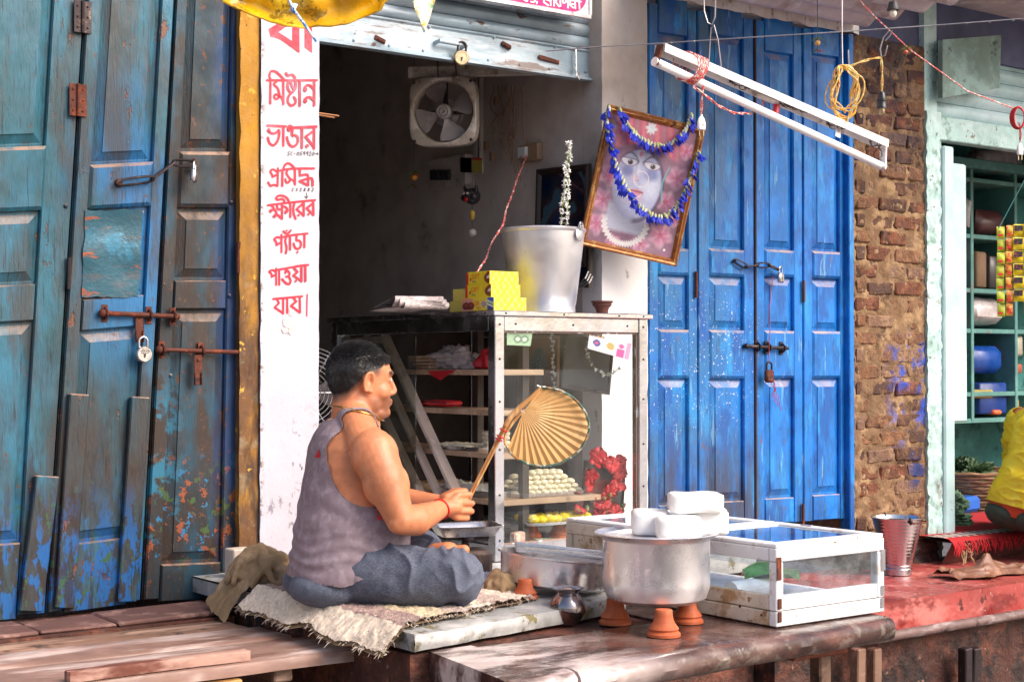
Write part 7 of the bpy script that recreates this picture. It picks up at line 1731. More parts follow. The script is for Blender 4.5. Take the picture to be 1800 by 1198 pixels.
# ================================================================== DEVOTIONAL PICTURE WITH BLUE GARLANDS
MT['giltframe'] = wmat('gilt_brown_frame', (.36, .13, .035), [dict(c=(.62, .36, .12), s=26., lo=.52, hi=.64), dict(c=(.14, .05, .02), s=14., lo=.58, hi=.68)], rough=.3, metal=.35, bump=.25, bscale=90)
YPI = YF-.065
def sst(a_, b_, x): t = min(1, max(0, (x-a_)/(b_-a_))); return t*t*(3-2*t)
FLW = [(.88, .62, .16), (.80, .42, .15), (.12, .52, .15), (.10, .33, .16), (.08, .14, .15), (.82, .16, .17), (.14, .84, .13), (.92, .84, .12), (.62, .06, .12), (.30, .03, .10), (.95, .30, .10)]
def deity(u, v):
    n1 = noise.noise(V(u*6, v*8, 1.)); c = np.array((.26, .12, .19))*(1+.5*n1)
    def mixc(col_, k):
        nonlocal c
        if k > 0: c = c*(1-k)+np.array(col_)*k
    dx, dy = (u-.44), (v-.50)*1.45
    for (fx_, fy_, fr) in FLW:
        d = math.hypot(u-fx_, (v-fy_)*1.45); an = math.atan2((v-fy_)*1.45, u-fx_); rr = fr*(.95+.13*math.cos(an*5+fx_*9)+.12*noise.noise(V(an*2, fx_*9, fy_*5))); k = sst(rr, rr*.6, d)*(.8+.25*n1); nn = .5+.5*noise.noise(V(u*16, v*20, fx_*7))
        mixc((.74-.30*nn, .22+.20*sst(.3, 1., d/fr)-.1*nn, .36+.16*sst(.3, 1, d/fr)-.1*nn), k); mixc((.45, .02, .10), k*sst(.25*fr, .1*fr, d)); mixc((.85, .6, .66), k*.35*sst(.8, .99, abs(math.cos(an*2.5+n1))))
    # headdress
    k = sst(.0, .05, v-(.80-.35*abs(u-.46)**1.4))*sst(.42, .34, abs(u-.48)); mixc((.62+.15*math.sin(u*40+v*12), .10+.1*math.sin(u*40+v*12)**2, .22), k)
    d = math.hypot(u-.47, (v-.95)*1.4); an = math.atan2(v-.95, u-.47); mixc((.85, .86, .9), sst(.085*(.6+.4*abs(math.cos(an*4))), .05*(.6+.4*abs(math.cos(an*4))), d))
    # neck and collar of white lace
    mixc((.50, .50, .62), sst(.26, .22, abs(u-.40))*sst(.10, .14, v)*sst(.36, .3, v)); d = math.hypot(u-.40, (v-.20)*1.45); mixc((.80, .76, .74), sst(.035, .025, abs(d-.245+.01*math.sin(math.atan2(v-.2, u-.4)*40)))*sst(.24, .18, v))
    # face
    f = (dx/.285)**2+(dy/.40)**2; k = sst(1.02, .92, f); sh_ = .75+.35*(u-.2)-.35*max(0, .28-u)
    mixc((.56*sh_, .58*sh_, .82*sh_), k); mixc((.78, .80, .92), k*.75*sst(.16, .02, math.hypot(u-.60, (v-.50)*1.2))); mixc((.80, .82, .92), k*.6*sst(.07, .0, abs(u-.405))*sst(.5, .6, v)*sst(.9, .8, v)); mixc((.12, .14, .36), k*.8*sst(.11, .03, math.hypot(u-.30, (v-.59)*1.6))); mixc((.14, .18, .44), k*.75*sst(.12, .03, math.hypot(u-.58, (v-.60)*1.6))); mixc((.07, .05, .13), sst(.80, 1.0, f)*sst(1.25, 1.1, f)*sst(.42, .5, u)*.8)
    mixc((.75, .36, .46), k*.55*sst(.07, .0, math.hypot(u-.40, (v-.545)*1.4))); mixc((.72, .38, .48), k*.7*sst(.11, .04, math.hypot((u-.45), (v-.40)*1.5)))
    # eyes, brows, mark, lips
    for (ex, ey, s_) in ((.30, .660, 1), (.5635, .6635, 1)):
        e = ((u-ex)/.092)**2+((v-ey-.012*((u-ex)/.095)**2)/.027)**2; mixc((.14, .10, .20), .8*sst(1.9, 1.1, e)); mixc((.74, .70, .78), sst(1.1, .8, e)); d = math.hypot(u-ex-.012, (v-ey)*1.45); mixc((.10, .05, .05), sst(.036, .026, d)*sst(1.15, .9, e)); mixc((.01, .01, .015), sst(.019, .014, d)); mixc((.95, .95, .95), sst(.009, .005, math.hypot(u-ex-.002, (v-ey-.011)*1.45)))
        mixc((.10, .07, .13), .85*sst(.014, .004, abs(v-ey-.075+.9*(u-ex)**2*6))*sst(.12, .10, abs(u-ex)))
    mixc((.72, .25, .33), sst(.028, .020, math.hypot((u-.415)*1.2, (v-.74)*1.0))); mixc((.66, .22, .30), .85*sst(1.2, .7, ((u-.45)/.085)**2+((v-.447)/.022)**2)*k); mixc((.25, .03, .08), sst(.006, .002, abs(v-.449))*sst(.08, .06, abs(u-.45)))
    d = math.hypot(u-.475, (v-.55)*1.4); mixc((.86, .78, .72), sst(.007, .003, abs(d-.085))); d = math.hypot(u-.455, (v-.44)*1.4); mixc((.86, .8, .8), sst(.006, .002, abs(d-.05))*sst(.45, .43, v))
    mixc((.16, .55, .55), sst(.012, .005, abs(u-.74-.02*math.sin(v*20)))*sst(.38, .42, v)*sst(.72, .66, v)*.8)
    mixc((.82, .82, .86), sst(.018, .010, math.hypot(u-.90, (v-.055)*1.45)))
    mixc((.30, .22, .40), k*.5*sst(.02, .0, abs(u-.385-.10*(.72-v)))*sst(.54, .58, v)*sst(.74, .66, v)); mixc((.20, .10, .20), k*.6*sst(.016, .006, math.hypot(u-.44, (v-.535)*1.6)))
    hz_ = .06+.14*max(0, noise.noise(V(u*2.2, v*2.6, 4))); mixc((.78, .72, .80), hz_)  # hazy glass reflection mixed into the print's own colours
    return tuple(np.clip(c*(1+.10*noise.noise(V(u*30, v*40, 2))), 0, .9))
dv, dq, dW, dH = framed('devotional_picture', 'tilted gilt-framed print of a blue deity face with pink flowers, hung with blue garlands', 'picture', PD(1068, 184, 6.34), PD(1238, 226, 6.43), PD(1012, 429, 6.34), .030, .026, MT['giltframe'], deity, MT['printgloss'], 130, 180)
def bluegarland(label, path, seed):
    random.seed(seed); P = [Vector(p) for p in path]; t = thing('blue_garland', label, 'garland', P[len(P)//2], 'blue flower garlands'); Q = []
    for i in range(len(P)-1):
        p0, p1, p2, p3 = P[max(i-1, 0)], P[i], P[i+1], P[min(i+2, len(P)-1)]
        for k in range(8): s_ = k/8; Q.append(.5*((2*p1)+(p2-p0)*s_+(2*p0-5*p1+4*p2-p3)*s_*s_+(3*p1-p0-3*p2+p3)*s_**3))
    Q.append(P[-1]); MB().tube(Q, .0035, 6).build('string', MT['stem'], t, smooth=60)
    step = .0125; acc = 0; last = Q[0]; out = []
    for q in Q[1:]:
        acc += (q-last).length
        if acc >= step: out.append((q, (q-last).normalized())); acc = 0
        last = q
    sp = sb_ = None
    for i, (q, d) in enumerate(out):
        if sp is None:
            m = MB()
            for k, (a_, w_) in enumerate(((0, 1.), (.7, .8), (-.7, .8))):
                m.grid(5, 6, lambda u, v: V((u-.5)*.020*w_*math.sin(math.pi*(.15+.75*v))+math.sin(a_)*v*.012, -.004*math.cos((u-.5)*3)-.004*abs(a_)*v, -.004-.024*v+.004*math.sin(u*8+k)))
            sp = m.build('blossom', wmat('butterfly_pea_blue', (.012, .025, .52), [dict(c=(.07, .13, .80), s=60., lo=.55, hi=.65)], rough=.5, bump=.1), t, raw=True, smooth=70)
            m = MB(); m.tube([(0, 0, .008), (0, -.002, 0), (0, -.003, -.010)], [.002, .0045, .003], 6); sb_ = m.build('calyx', wmat('pale_calyx', (.62, .68, .28), [dict(c=(.75, .74, .70), s=50., lo=.5, hi=.56)], rough=.6, bump=0), t, raw=True, smooth=70)
            a_, b_ = sp, sb_
        else: a_, b_ = inst(sp, (0, 0, 0), parent=t), inst(sb_, (0, 0, 0), parent=t)
        r = (random.uniform(-.7, .4), random.uniform(-.6, .6), random.uniform(-.9, .9)); k = random.uniform(1.15, 1.65)
        for o in (a_, b_): o.location = q+V(0, -.008, 0); o.rotation_euler = r; o.scale = (k, k, k)
    return t
yg = YPI-.032
bluegarland('short blue flower garland draped across the top of the devotional picture', [PD(x, y, 6.31+.00053*(x-1068)) for x, y in ((1086, 188), (1094, 208), (1108, 228), (1128, 245), (1150, 255), (1172, 254), (1192, 240), (1206, 222), (1213, 203))], 3)
bluegarland('long blue flower garland looping low over the devotional picture', [PD(x, y, 6.31+.00053*(x-1068)) for x, y in ((1070, 183), (1064, 208), (1066, 232), (1072, 258), (1080, 286), (1092, 316), (1108, 346), (1130, 368), (1152, 380), (1172, 377), (1190, 358), (1204, 330), (1216, 298), (1226, 268))], 5)

# ================================================================== TUBE LIGHT AND WIRES
A_, B_ = PD(1160, 84, 5.0), PD(1553, 252, 5.75); dx_ = (B_-A_).normalized(); dn = (V(0, 0, 1)-dx_*dx_.z).normalized(); ds = dx_.cross(dn)
tlg = thing('tube_light', 'white tube-light fitting hanging aslant on wires before the blue door', 'light fitting', (A_+B_)/2+V(0, 0, -.06))
MT['batten'] = wmat('white_batten_enamel', (.80, .77, .78), [dict(c=(.5, .42, .38), s=14., lo=.58, hi=.68), dict(c=(.22, .16, .13), s=26., lo=.66, hi=.70)], rough=.4, bump=.15)
m = MB(); Rb = Matrix((dx_, ds, dn)).transposed(); Lb = (B_-A_).length
def tq(x, y, z): return A_+dx_*x+ds*y+dn*z
m.obox(tq(Lb/2, 0, .010), (Lb, .044, .003), Rb, .001)
for s_ in (-1, 1): m.obox(tq(Lb/2, s_*.0235, -.003), (Lb, .003, .029), Rb, .001)
m.build('batten', MT['batten'], tlg)
ta_, tb2 = PD(1152, 109, 4.99), PD(1552, 293, 5.75)
MB().tube([lerp(ta_, tb2, .012), lerp(ta_, tb2, .988)], .0145, 20).build('tube', wmat('white_tube_glass', (.88, .88, .90), rough=.2, bump=0, var=.01), tlg, smooth=60)
for e_, s_ in ((ta_, 0), (tb2, 1)):
    MB().tube([lerp(ta_, tb2, -.004 if not s_ else .985), lerp(ta_, tb2, .015 if not s_ else 1.004)], .0155, 18).build('tube_cap', MT['alu'], tlg, smooth=50)
    bb_ = tq(0 if not s_ else Lb, 0, 0); MB().bar(bb_+dn*.01, e_-dn*.012, .030, .008, up=dx_, ch=.002).build('end_bracket', MT['rust'] if not s_ else MT['batten'], tlg)
MB().obox(tq(Lb*.44, 0, -.012), (.09, .035, .022), Rb, .004).build('choke', MT['bakelite'], tlg)
MB().tube([tq(Lb*.50, -.01, -.02), tq(Lb*.50, -.01, -.052)], .011, 12).build('starter', MT['redplastic'], tlg, smooth=50)
MB().obox(tq(Lb*.78, -.002, -.03), (.030, .004, .035), Rb, .002).build('clip', MT['batten'], tlg)
for (x0, x1) in ((.30, .36), (.52, .62), (.74, .80)):
    for k in range(3): MB().tube(wig(tq(Lb*x0, -.02, -.004*k), tq(Lb*x1, .01, -.012), 14, .03, x0*9+k), .0016, 5).build('tie_wire', MT['iron'], tlg)
MB().tube(wig(tq(Lb*.97, 0, .03), tb2+dn*.01, 14, .05, 4), .0018, 5).build('tie_wire', MT['iron'], tlg)
MB().tube(wig(tq(Lb*.95, 0, .02), tb2-dx_*.02, 14, .05, 6), .0018, 5).build('tie_wire', MT['iron'], tlg)
MT['hangwire'] = wmat('galvanised_wire', (.35, .34, .36), rough=.4, metal=.8, bump=0)
m = MB(); h1_ = tq(Lb*.23, 0, .012)
m.tube([PD(1246, 110, 5.2), PD(1250, 50, 5.2), PD(1255, 44, 5.2), PD(1262, 70, 5.2), PD(1268, 118, 5.22)], .0022, 6); m.tube([PD(1236, -30, 5.2), PD(1238, 20, 5.2), PD(1244, 40, 5.2), PD(1252, 44, 5.2), PD(1257, 30, 5.2), PD(1258, -30, 5.2)], .0030, 6)
m.build('hanging_wire', MT['hangwire'], tlg, smooth=60)
m = MB(); m.tube([PD(1480, -40, 5.6), PD(1480, 60, 5.6), PD(1481, 118, 5.6), PD(1488, 124, 5.6), PD(1492, 112, 5.6), PD(1491, 88, 5.6)], .0032, 6); m.tube([PD(1462, 210, 5.6), PD(1463, 190, 5.6), PD(1470, 160, 5.6), PD(1481, 122, 5.6)], .0016, 5)
m.build('hanging_hook', MT['hangwire'], tlg, smooth=60)
# red and white flex wound on the fitting, with its plug
m = MB(); cw = tq(Lb*.13, 0, -.012)
for k in range(6):
    a0 = k*.3; m.tube([cw+dx_*(.012*k-.03+.02*math.sin(t*1.0+a0))+dn*(.050*math.cos(t)-.012)+ds*(.040*math.sin(t)) for t in [2*math.pi*i/24 for i in range(25)]], .0023, 5)
m.build('flex_coil', MT['cordred'], tlg)
def plug(c, s_, mat, cordpts, label, marks=True):
    t = thing('plug', label, 'plug', c); m = MB()
    m.lathe([(0, 0), (s_*.52, 0), (s_*.55, s_*.12), (s_*.55, s_*.8), (s_*.42, s_*1.2), (s_*.2, s_*1.5), (s_*.14, s_*1.7), (0, s_*1.7)], 16, Matrix.Translation(c) @ Matrix.Diagonal((1, .6, 1, 1))); m.build('body', mat, t, smooth=50)
    for sx in (-.22, .22): MB().tube([c+RT*sx*s_+V(0, 0, .002), c+RT*sx*s_+V(0, 0, -s_*.7)], s_*.075, 8).build('pin', MT['brass'], t)
    if marks: MB().obox(c-V(FW.x, FW.y, 0)*s_*.36+V(0, 0, s_*.45), (s_*.55, s_*.02, s_*.12), Matrix.Rotation(_a-math.pi/2, 3, 'Z')).build('print', MT['redplastic'], t)
    twist(MB(), cordpts, .0024).build('flex', MT['cordred'], t, smooth=60); return t
MT['plugwhite'] = wmat('white_plug', (.82, .8, .8), rough=.35, bump=0)
plug(PD(1233, 228, 5.12), .030, MT['plugwhite'], [PD(1232, 206, 5.12), PD(1234, 170, 5.12), PD(1237, 130, 5.12), PD(1229, 100, 5.1)], 'white two-pin plug dangling on red flex below the tube light')
m = twist(MB(), [PD(1218, 152, 5.08), PD(1240, 168, 5.1), PD(1262, 186, 5.15), PD(1290, 199, 5.2), PD(1318, 200, 5.3), PD(1338, 190, 5.35), PD(1345, 172, 5.38)], .0026)
tag(m.build('slack_flex', MT['cordred'], smooth=60), 'slack red and white flex looping under the tube light', 'flex')
# coil of orange flex on the hook
random.seed(8); m = MB(); cc = PD(1485, 158, 5.58)
MT['cordorange'] = wmat('orange_yellow_flex', (.72, .38, .06), [dict(c=(.8, .66, .3), s=70., lo=.5, hi=.56), dict(c=(.65, .12, .04), s=50., lo=.6, hi=.64)], rough=.6, bump=0)
for k in range(9):
    rx, rz, ph = random.uniform(.035, .060), random.uniform(.075, .105), random.uniform(-.4, .4); oy = random.uniform(-.02, .02)
    m.tube([cc+V(0, 0, .085-rz)+RT*((rx*math.sin(t)+.012*math.sin(3*t+ph*8)))+V(0, 0, rz*math.cos(t)+.006*math.sin(5*t+k))+FWh*(oy*math.sin(t)) for t in [2*math.pi*i/30 for i in range(31)]], .0030, 5)
tag(m.build('flex_coil', MT['cordorange'], smooth=60), 'coil of tangled orange flex hanging on a wire hook before the blue door', 'flex')
t = thing('bulb_holder', 'black bulb holder hanging on orange flex from a bent wire hook', 'bulb holder', PD(1550, 196, 5.62)); hc_ = PD(1550, 196, 5.62)
MB().lathe([(0, .072), (.008, .072), (.013, .064), (.015, .046), (.018, .044), (.018, .038), (.0155, .036), (.0155, .022), (.017, .020), (.017, .010), (.0, .010)], 20, Matrix.Translation(hc_)).build('shell', wmat('black_bakelite', (.025, .025, .03), rough=.3, bump=0), t, smooth=40)
MB().lathe([(0, .012), (.011, .012), (.012, -.006), (.009, -.010), (0, -.010)], 16, Matrix.Translation(hc_)).build('contact', MT['brass'], t, smooth=50)
twist(MB(), [hc_+V(0, 0, .07), PD(1551, 130, 5.62), PD(1549, 101, 5.62), PD(1530, 104, 5.61), PD(1510, 110, 5.6), PD(1492, 118, 5.6)], .0026).build('flex', MT['cordorange'], t, smooth=60)
MB().tube([PD(1560, 80, 5.62), PD(1556, 98, 5.62), PD(1549, 100, 5.62), PD(1547, 86, 5.62), PD(1553, 66, 5.62), PD(1562, 56, 5.62), PD(1568, 54, 5.62), PD(1565, 62, 5.62), PD(1556, 72, 5.62)], .0032, 6).build('hook', MT['hangwire'], t, smooth=60)
cl_ = [(960, 90, 5.9), (1060, 82, 5.8), (1150, 77, 5.72), (1300, 67, 5.66), (1480, 56, 5.6), (1640, 45, 5.58), (1800, 33, 5.55), (1900, 26, 5.5)]
m = MB(); m.tube([PD(*p) for p in cl_], .0022, 6)
for k in range(16): m.ell(PD(1180+k*40, 75.5-k*2.62-(k == 0)*0, 5.70-k*.009), (.005, .005, .004), None, 6, 4)
tag(m.build('clothes_line', MT['hangwire'], smooth=60), 'thin wire line strung across in front of the doors', 'wire')
charm(PD(1437, 76, 6.15), .024, 'lemon and chilli charm hanging before the blue door', .35, (.72, .42, .12), seedk=4)
m = MB(); m.tube([PD(1500, -10, 5.9), PD(1536, 28, 5.9), PD(1600, 88, 6.0), PD(1700, 160, 6.1), PD(1780, 190, 6.15)], .0028, 6)
tag(m.build('strung_rope', MT['cordred'], smooth=60), 'red rope strung slantwise before the brick pillar to the mint shop', 'rope')
charm(PD(1592, 92, 5.98), .020, 'withered red and green charm tied on the red rope', .03, (.5, .12, .06), seedk=6)
t = thing('hanging_bulb', 'small bulb in a dark holder hanging under the corrugated awning', 'bulb', PD(1570, 30, 5.8)); c = PD(1570, 18, 5.8)
MB().lathe([(0, .03), (.016, .03), (.02, .012), (.024, .0), (0, 0)], 14, Matrix.Translation(c)).build('holder', MT['ink'], t, smooth=50)
MB().ell(c+V(0, 0, -.012), (.014, .014, .018), None, 14, 9).build('bulb', wmat('bulb_glass', (.8, .72, .62), rough=.1, bump=0), t, smooth=60)
MB().tube([c+V(0, 0, .03), c+V(0, 0, .25)], .002, 5).build('flex', MT['ink'], t)

# ================================================================== CORRUGATED AWNING
aw = thing('corrugated_awning', 'pale corrugated sheet awning jutting over the blue door', 'awning', (5.0, 4.4, 3.05))
MT['tin'] = wmat('pale_corrugated_sheet', (.66, .58, .58), [dict(c=(.4, .3, .28), s=4., lo=.5, hi=.66), dict(c=(.8, .76, .78), s=8., lo=.55, hi=.66)], rough=.5, bump=.2)
def corr(x0, x1, y0, y1, z0, z1, wl, amp, th=.003, nx=20):
    m = MB(); ny = int(abs(y1-y0)/wl*10)+1
    for d in (0, th): m.grid(nx, ny, lambda u, v: V(lerp(x0, x1, u)+.012*noise.noise(V(v*9, 0, 1))*(u == 1), lerp(y0, y1, v), lerp(z0, z1, v)+amp*math.cos(2*math.pi*(lerp(y0, y1, v)-y1)/wl)+d))
    return m
corr(4.30, 5.76, 3.62, 4.93, 3.10, 3.072, .165, .020).build('sheet', MT['tin'], aw, smooth=80)
for x in (4.5, 5.1, 5.7): MB().bar((x, 3.62, 3.135), (x, 4.92, 3.115), .035, .03, ch=.003).build('rafter', MT['plankdark'], aw)
m = MB(); m.add([(4.30, 3.62, 3.155), (5.76, 3.62, 3.155), (5.76, 4.955, 3.14), (4.30, 4.955, 3.14)], [(0, 1, 2, 3)]); m.build('top_sheet', MT['tin'], aw)
# ================================================================== BRICK PILLAR
bp = thing('brick_pillar', 'eroded brown brick pillar with traces of blue paint beside the blue door', 'pillar', (6.05, 5.1, .455))
BX0, BX1 = PY(1500.5, 500, YF).x, PY(1626, 500, YF).x
MT['mortar'] = wmat('crumbling_mud_mortar', '#765b42', [dict(c='#9c7f5e', s=9., lo=.48, hi=.64), dict(c='#4a3222', s=6., lo=.54, hi=.66), dict(c='#1c49b0', s=7., lo=.49, hi=.58, m=((Z_, .95, 1.2), (Z_, 1.65, 1.52), (X_, 5.98, 6.12)), k=.8), dict(c='#1c1e34', s=4., lo=.42, hi=.6, m=((Z_, 2.2, 2.7),), k=.7)], rough=.95, bump=.7, bscale=45, bd=.014)
m = MB(); m.grid(44, 220, lambda u, v: V(lerp(BX0, BX1, u)+(.010*noise.noise(V(v*60, u, 3)) if u in (0, 1) else 0), YF+.002+.016*noise.noise(V(u*10, 1, v*50))+.006*noise.noise(V(u*30, 1, v*140)), lerp(.45, 3.04, v)))
m.grid(6, 120, lambda u, v: V(BX0+.010*noise.noise(V(v*60, 0, 3))*(1-u), lerp(YF, 5.3, u), lerp(.45, 3.04, v))); m.box(BX0+.02, BX1, YF+.03, 5.3, .45, 3.04)
m.build('core', MT['mortar'], bp, smooth=60)
def brickmat(nm, b, c2): return wmat(nm, b, [dict(c=c2, s=16., lo=.48, hi=.62), dict(c='#a08468', s=22., lo=.58, hi=.66, h=-.5), dict(c='#2a1a16', s=9., lo=.56, hi=.66, k=.8), dict(c='#1c49b0', s=8., lo=.50, hi=.58, m=((Z_, 1.25, 1.36), (Z_, 1.62, 1.52), (X_, 5.98, 6.08)), k=.9), dict(c='#15306e', s=6., lo=.47, hi=.57, m=((X_, 6.14, 6.22), (Z_, 1.35, 1.2), (Z_, .75, .9)), k=.85), dict(c='#1a1c34', s=4., lo=.40, hi=.6, m=((Z_, 2.2, 2.7),), k=.75)], rough=.9, bump=.9, bscale=55, bd=.012)
BM = [brickmat('brick_brown', '#6c4a34', '#8a6348'), brickmat('brick_red', '#5e3828', '#7d4c34'), brickmat('brick_dark', '#4c332a', '#6b4a36'), brickmat('brick_tan', '#755848', '#917258')]
random.seed(21); z = .47; row = 0; shapes = []
for k in range(6):
    b = MB(); b.obox((0, 0, 0), (.205, .085, .066), None, .007)
    # roughen: subdivide by bmesh for an uneven face
    b.jitter(.008, 16, k*3.1); shapes.append(b)
protos = []
for b in shapes:
    for mt in BM:
        me = bpy.data.meshes.new('brick'); me.from_pydata(b.v, [], b.f); me.materials.append(mt); protos.append(me)
while z < 3.0:
    x = BX0+(-.02 if row % 2 else -.12)
    while x < BX1-.02:
        w_ = .205; xa, xb = max(x, BX0+.012), min(x+w_, BX1-.006)
        if xb-xa > .035:
            o = bpy.data.objects.new('brick', random.choice(protos)); col.objects.link(o); o.location = ((xa+xb)/2, YF+.039+random.uniform(-.006, .010), z+.033+random.uniform(-.004, .004)); o.scale = ((xb-xa-.012)/.205, 1, random.uniform(.9, 1.05)); o.rotation_euler = (random.uniform(-.05, .05), random.uniform(-.035, .035), random.uniform(-.05, .05)); set_parent(o, bp)
        x += w_+.006
    z += .082; row += 1
m = MB(); m.grid(14, 8, lambda u, v: V(lerp(BX0-.02, BX1+.05, u), YF-.02+.03*noise.noise(V(u*9, v*4, 2))-.03*(1-v), lerp(.452, .56, v))); m.build('foot_rubble', MT['underwall'], bp, smooth=50)

# ================================================================== MINT SHOP
MT['mint'] = wmat('mint_plaster', (.42, .62, .60), [dict(c=(.55, .72, .72), s=5., lo=.45, hi=.65), dict(c=(.24, .38, .34), s=9., lo=.56, hi=.66), dict(c=(.22, .16, .12), s=20., lo=.63, hi=.68, h=-.8), dict(c=(.16, .07, .06), s=5., lo=.4, hi=.6, m=((Z_, .95, .7),))], rough=.6, bump=.6, bscale=30, bd=.01)
MT['mintpaint'] = wmat('mint_gloss_paint', (.45, .64, .66), [dict(c=(.58, .74, .78), s=3., lo=.45, hi=.65), dict(c=(.25, .3, .28), s=30., lo=.66, hi=.70)], rough=.4, bump=.1)
MT['teal2'] = wmat('teal_shop_paint', (.07, .27, .25), [dict(c=(.11, .36, .34), s=4., lo=.45, hi=.65), dict(c=(.04, .14, .13), s=7., lo=.56, hi=.68)], rough=.55, bump=.15)
MX0, MX1, MX2, MX3 = BX1+.002, PY(1652, 600, YF).x, PY(1676, 600, YF-.02).x, PY(1692, 600, YF+.02).x
ms = thing('mint_pillar', 'rough mint-green plastered pillar edge between the brick pillar and the mint shop', 'pillar', (6.4, 5., .455))
m = MB(); m.grid(14, 130, lambda u, v: V(lerp(MX0, MX1, u)+(.012*noise.noise(V(v*40, 0, 1)) if u == 0 else 0), YF-.012+.012*noise.noise(V(u*5, 3, v*60))+.006*noise.noise(V(u*14, 3, v*160)), lerp(.46, 2.72, v))); m.grid(4, 130, lambda u, v: V(MX0+.012*noise.noise(V(v*40, 0, 1))*(1-u), lerp(YF-.012, YF+.05, u), lerp(.46, 2.72, v))); m.box(MX0+.015, MX1, YF+.012, 5.3, .46, 3.3)
m.build('plaster', MT['mint'], ms, smooth=60)
df = thing('mint_door_post', 'smooth pale mint door post and folded flap of the neighbouring shop', 'door post', (6.5, 5., .57))
MB().box(MX1+.002, MX2, YF-.03, 5.2, .57, 2.55, .008).build('post', MT['mintpaint'], df)
MB().box(MX2+.001, MX3, YF-.012, YF+.03, PY(1684, 742, YF).z, PY(1684, 288, YF).z, .01).build('flap', MT['mintpaint'], df)
nb = thing('neighbour_shop', 'teal-painted open shop with shelves beyond the mint door post', 'shop', (7.6, 5.6, .57))
MB().box(MX1+.002, 9.3, 6.25, 6.35, .57, 3.3).build('back_wall', MT['teal2'], nb)
MB().box(MX1+.002, MX1+.05, 5.21, 6.24, .57, 3.3).build('side_wall', MT['teal2'], nb)
MB().box(9.3, 9.4, 4.9, 6.35, .57, 3.3).build('side_wall', MT['teal2'], nb)
MB().box(MX1, 9.3, 5.1, 6.35, 2.95, 3.0).build('ceiling', MT['roomdark'], nb)
# header rail and shutter
zr0, zr1 = PY(1745, 262, YF+.1).z, PY(1745, 222, YF+.1).z
MB().box(MX1+.003, 9.3, YF+.05, YF+.12, zr0, zr1, .005).build('header_rail', MT['mint'], nb)
m = MB(); ns_ = 13; h_ = .075
sm = MB(); sm.grid(24, 10, lambda u, v: V(lerp(MX1+.01, 9.3, u), YF+.09-.022*math.sin(math.pi*v)**.7, v*h_)); s0 = None
for k in range(8):
    zz = zr1+.004+k*(h_+.002)
    if s0 is None: s0 = sm.build('slat', MT['mintpaint'], nb, smooth=50); b0 = s0.location.copy(); s0.location = b0+V(0, 0, zz)
    else: inst(s0, b0+V(0, 0, zz), parent=nb)
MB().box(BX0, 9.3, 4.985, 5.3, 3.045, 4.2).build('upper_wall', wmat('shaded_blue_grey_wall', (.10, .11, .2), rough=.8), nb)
sbp = [PY(1657, 70, YF-.06), PY(1760, 62, YF-.06), PY(1757, 155, YF-.06), PY(1657, 172, YF-.06)]
MB().prism(sbp, (0, .03, 0)).build('old_signboard', wmat('faded_green_board', (.17, .25, .22), [dict(c=(.28, .42, .4), s=5., lo=.45, hi=.62), dict(c=(.06, .07, .07), s=9., lo=.56, hi=.68)], rough=.7), nb)
MB().box(5.85, 9.3, 4.15, 4.98, 3.30, 3.315).build('awning_sheet', MT['tin'], nb)
# shelving
YSH = 5.62
su_ = thing('shop_shelving', 'teal wooden shelving full of goods inside the neighbouring shop', 'shelving', (7.8, YSH+.2, .9))
def shz(y): return PY(1745, y, YSH).z
SX0, SX1 = 7.25, 8.9
MB().box(SX0, SX1, YSH+.36, YSH+.375, shz(745), 2.75).build('back_board', MT['teal2'], su_)
MT['tealwood'] = wmat('teal_shelf_wood', (.09, .25, .23), [dict(c=(.13, .33, .31), s=7., lo=.5, hi=.64), dict(c=(.2, .14, .12), s=12., lo=.6, hi=.68)], rough=.5, bump=.15)
for y in (320, 418, 512, 582, 692, 738): MB().box(SX0, SX1, YSH, YSH+.35, shz(y)-.013, shz(y)+.013, .002).build('shelf', MT['tealwood'], su_)
for px in (1640, 1709, 1786): x = PY(px, 600, YSH).x; MB().box(x-.014, x+.014, YSH-.004, YSH+.35, shz(738), shz(300), .003).build('upright', MT['tealwood'], su_)
MB().box(SX0, SX1, YSH-.05, YSH+.3, shz(302), shz(286), .004).build('cornice', MT['tealwood'], su_)
def good(name, label, cat, px0, px1, py0, py1, mat, d=.03, th=.14, ch=.01, crump=0., group=None):
    a_ = PY(px0, py1, YSH); b_ = PY(px1, py0, YSH); m = MB()
    m.box(a_.x, b_.x, YSH+d, YSH+d+th, a_.z, b_.z, ch)
    if crump: m.jitter(crump, 20, px0)
    return tag(m.build(name, mat, smooth=50), label, cat, group)
def flatm(nm, c, r=.4): return wmat(nm, c, rough=r, bump=.1)
good('goods_packet', 'red and white crisp packet on the neighbour shelf', 'packet', 1692, 1706, 425, 443, flatm('packet_red', (.5, .06, .05)), crump=.01)
good('goods_packet', 'blue and yellow packet under the red one on the neighbour shelf', 'packet', 1692, 1706, 445, 461, wmat('packet_mixed', (.6, .4, .1), [dict(c=(.05, .12, .5), s=14., lo=.5, hi=.54), dict(c=(.7, .7, .7), s=20., lo=.58, hi=.62)], rough=.35), crump=.01)
good('goods_packet', 'magenta soft packet on the neighbour shelf', 'packet', 1692, 1707, 468, 484, flatm('packet_magenta', (.38, .01, .12)), crump=.01)
good('goods_packet', 'lower magenta soft packet on the neighbour shelf', 'packet', 1692, 1707, 485, 503, flatm('packet_magenta2', (.42, .01, .14)), crump=.01)
good('blue_canister', 'dark blue plastic canister on the neighbour shelf', 'canister', 1709, 1774, 608, 656, flatm('blue_plastic', (.01, .06, .30), .3), th=.25, ch=.04)
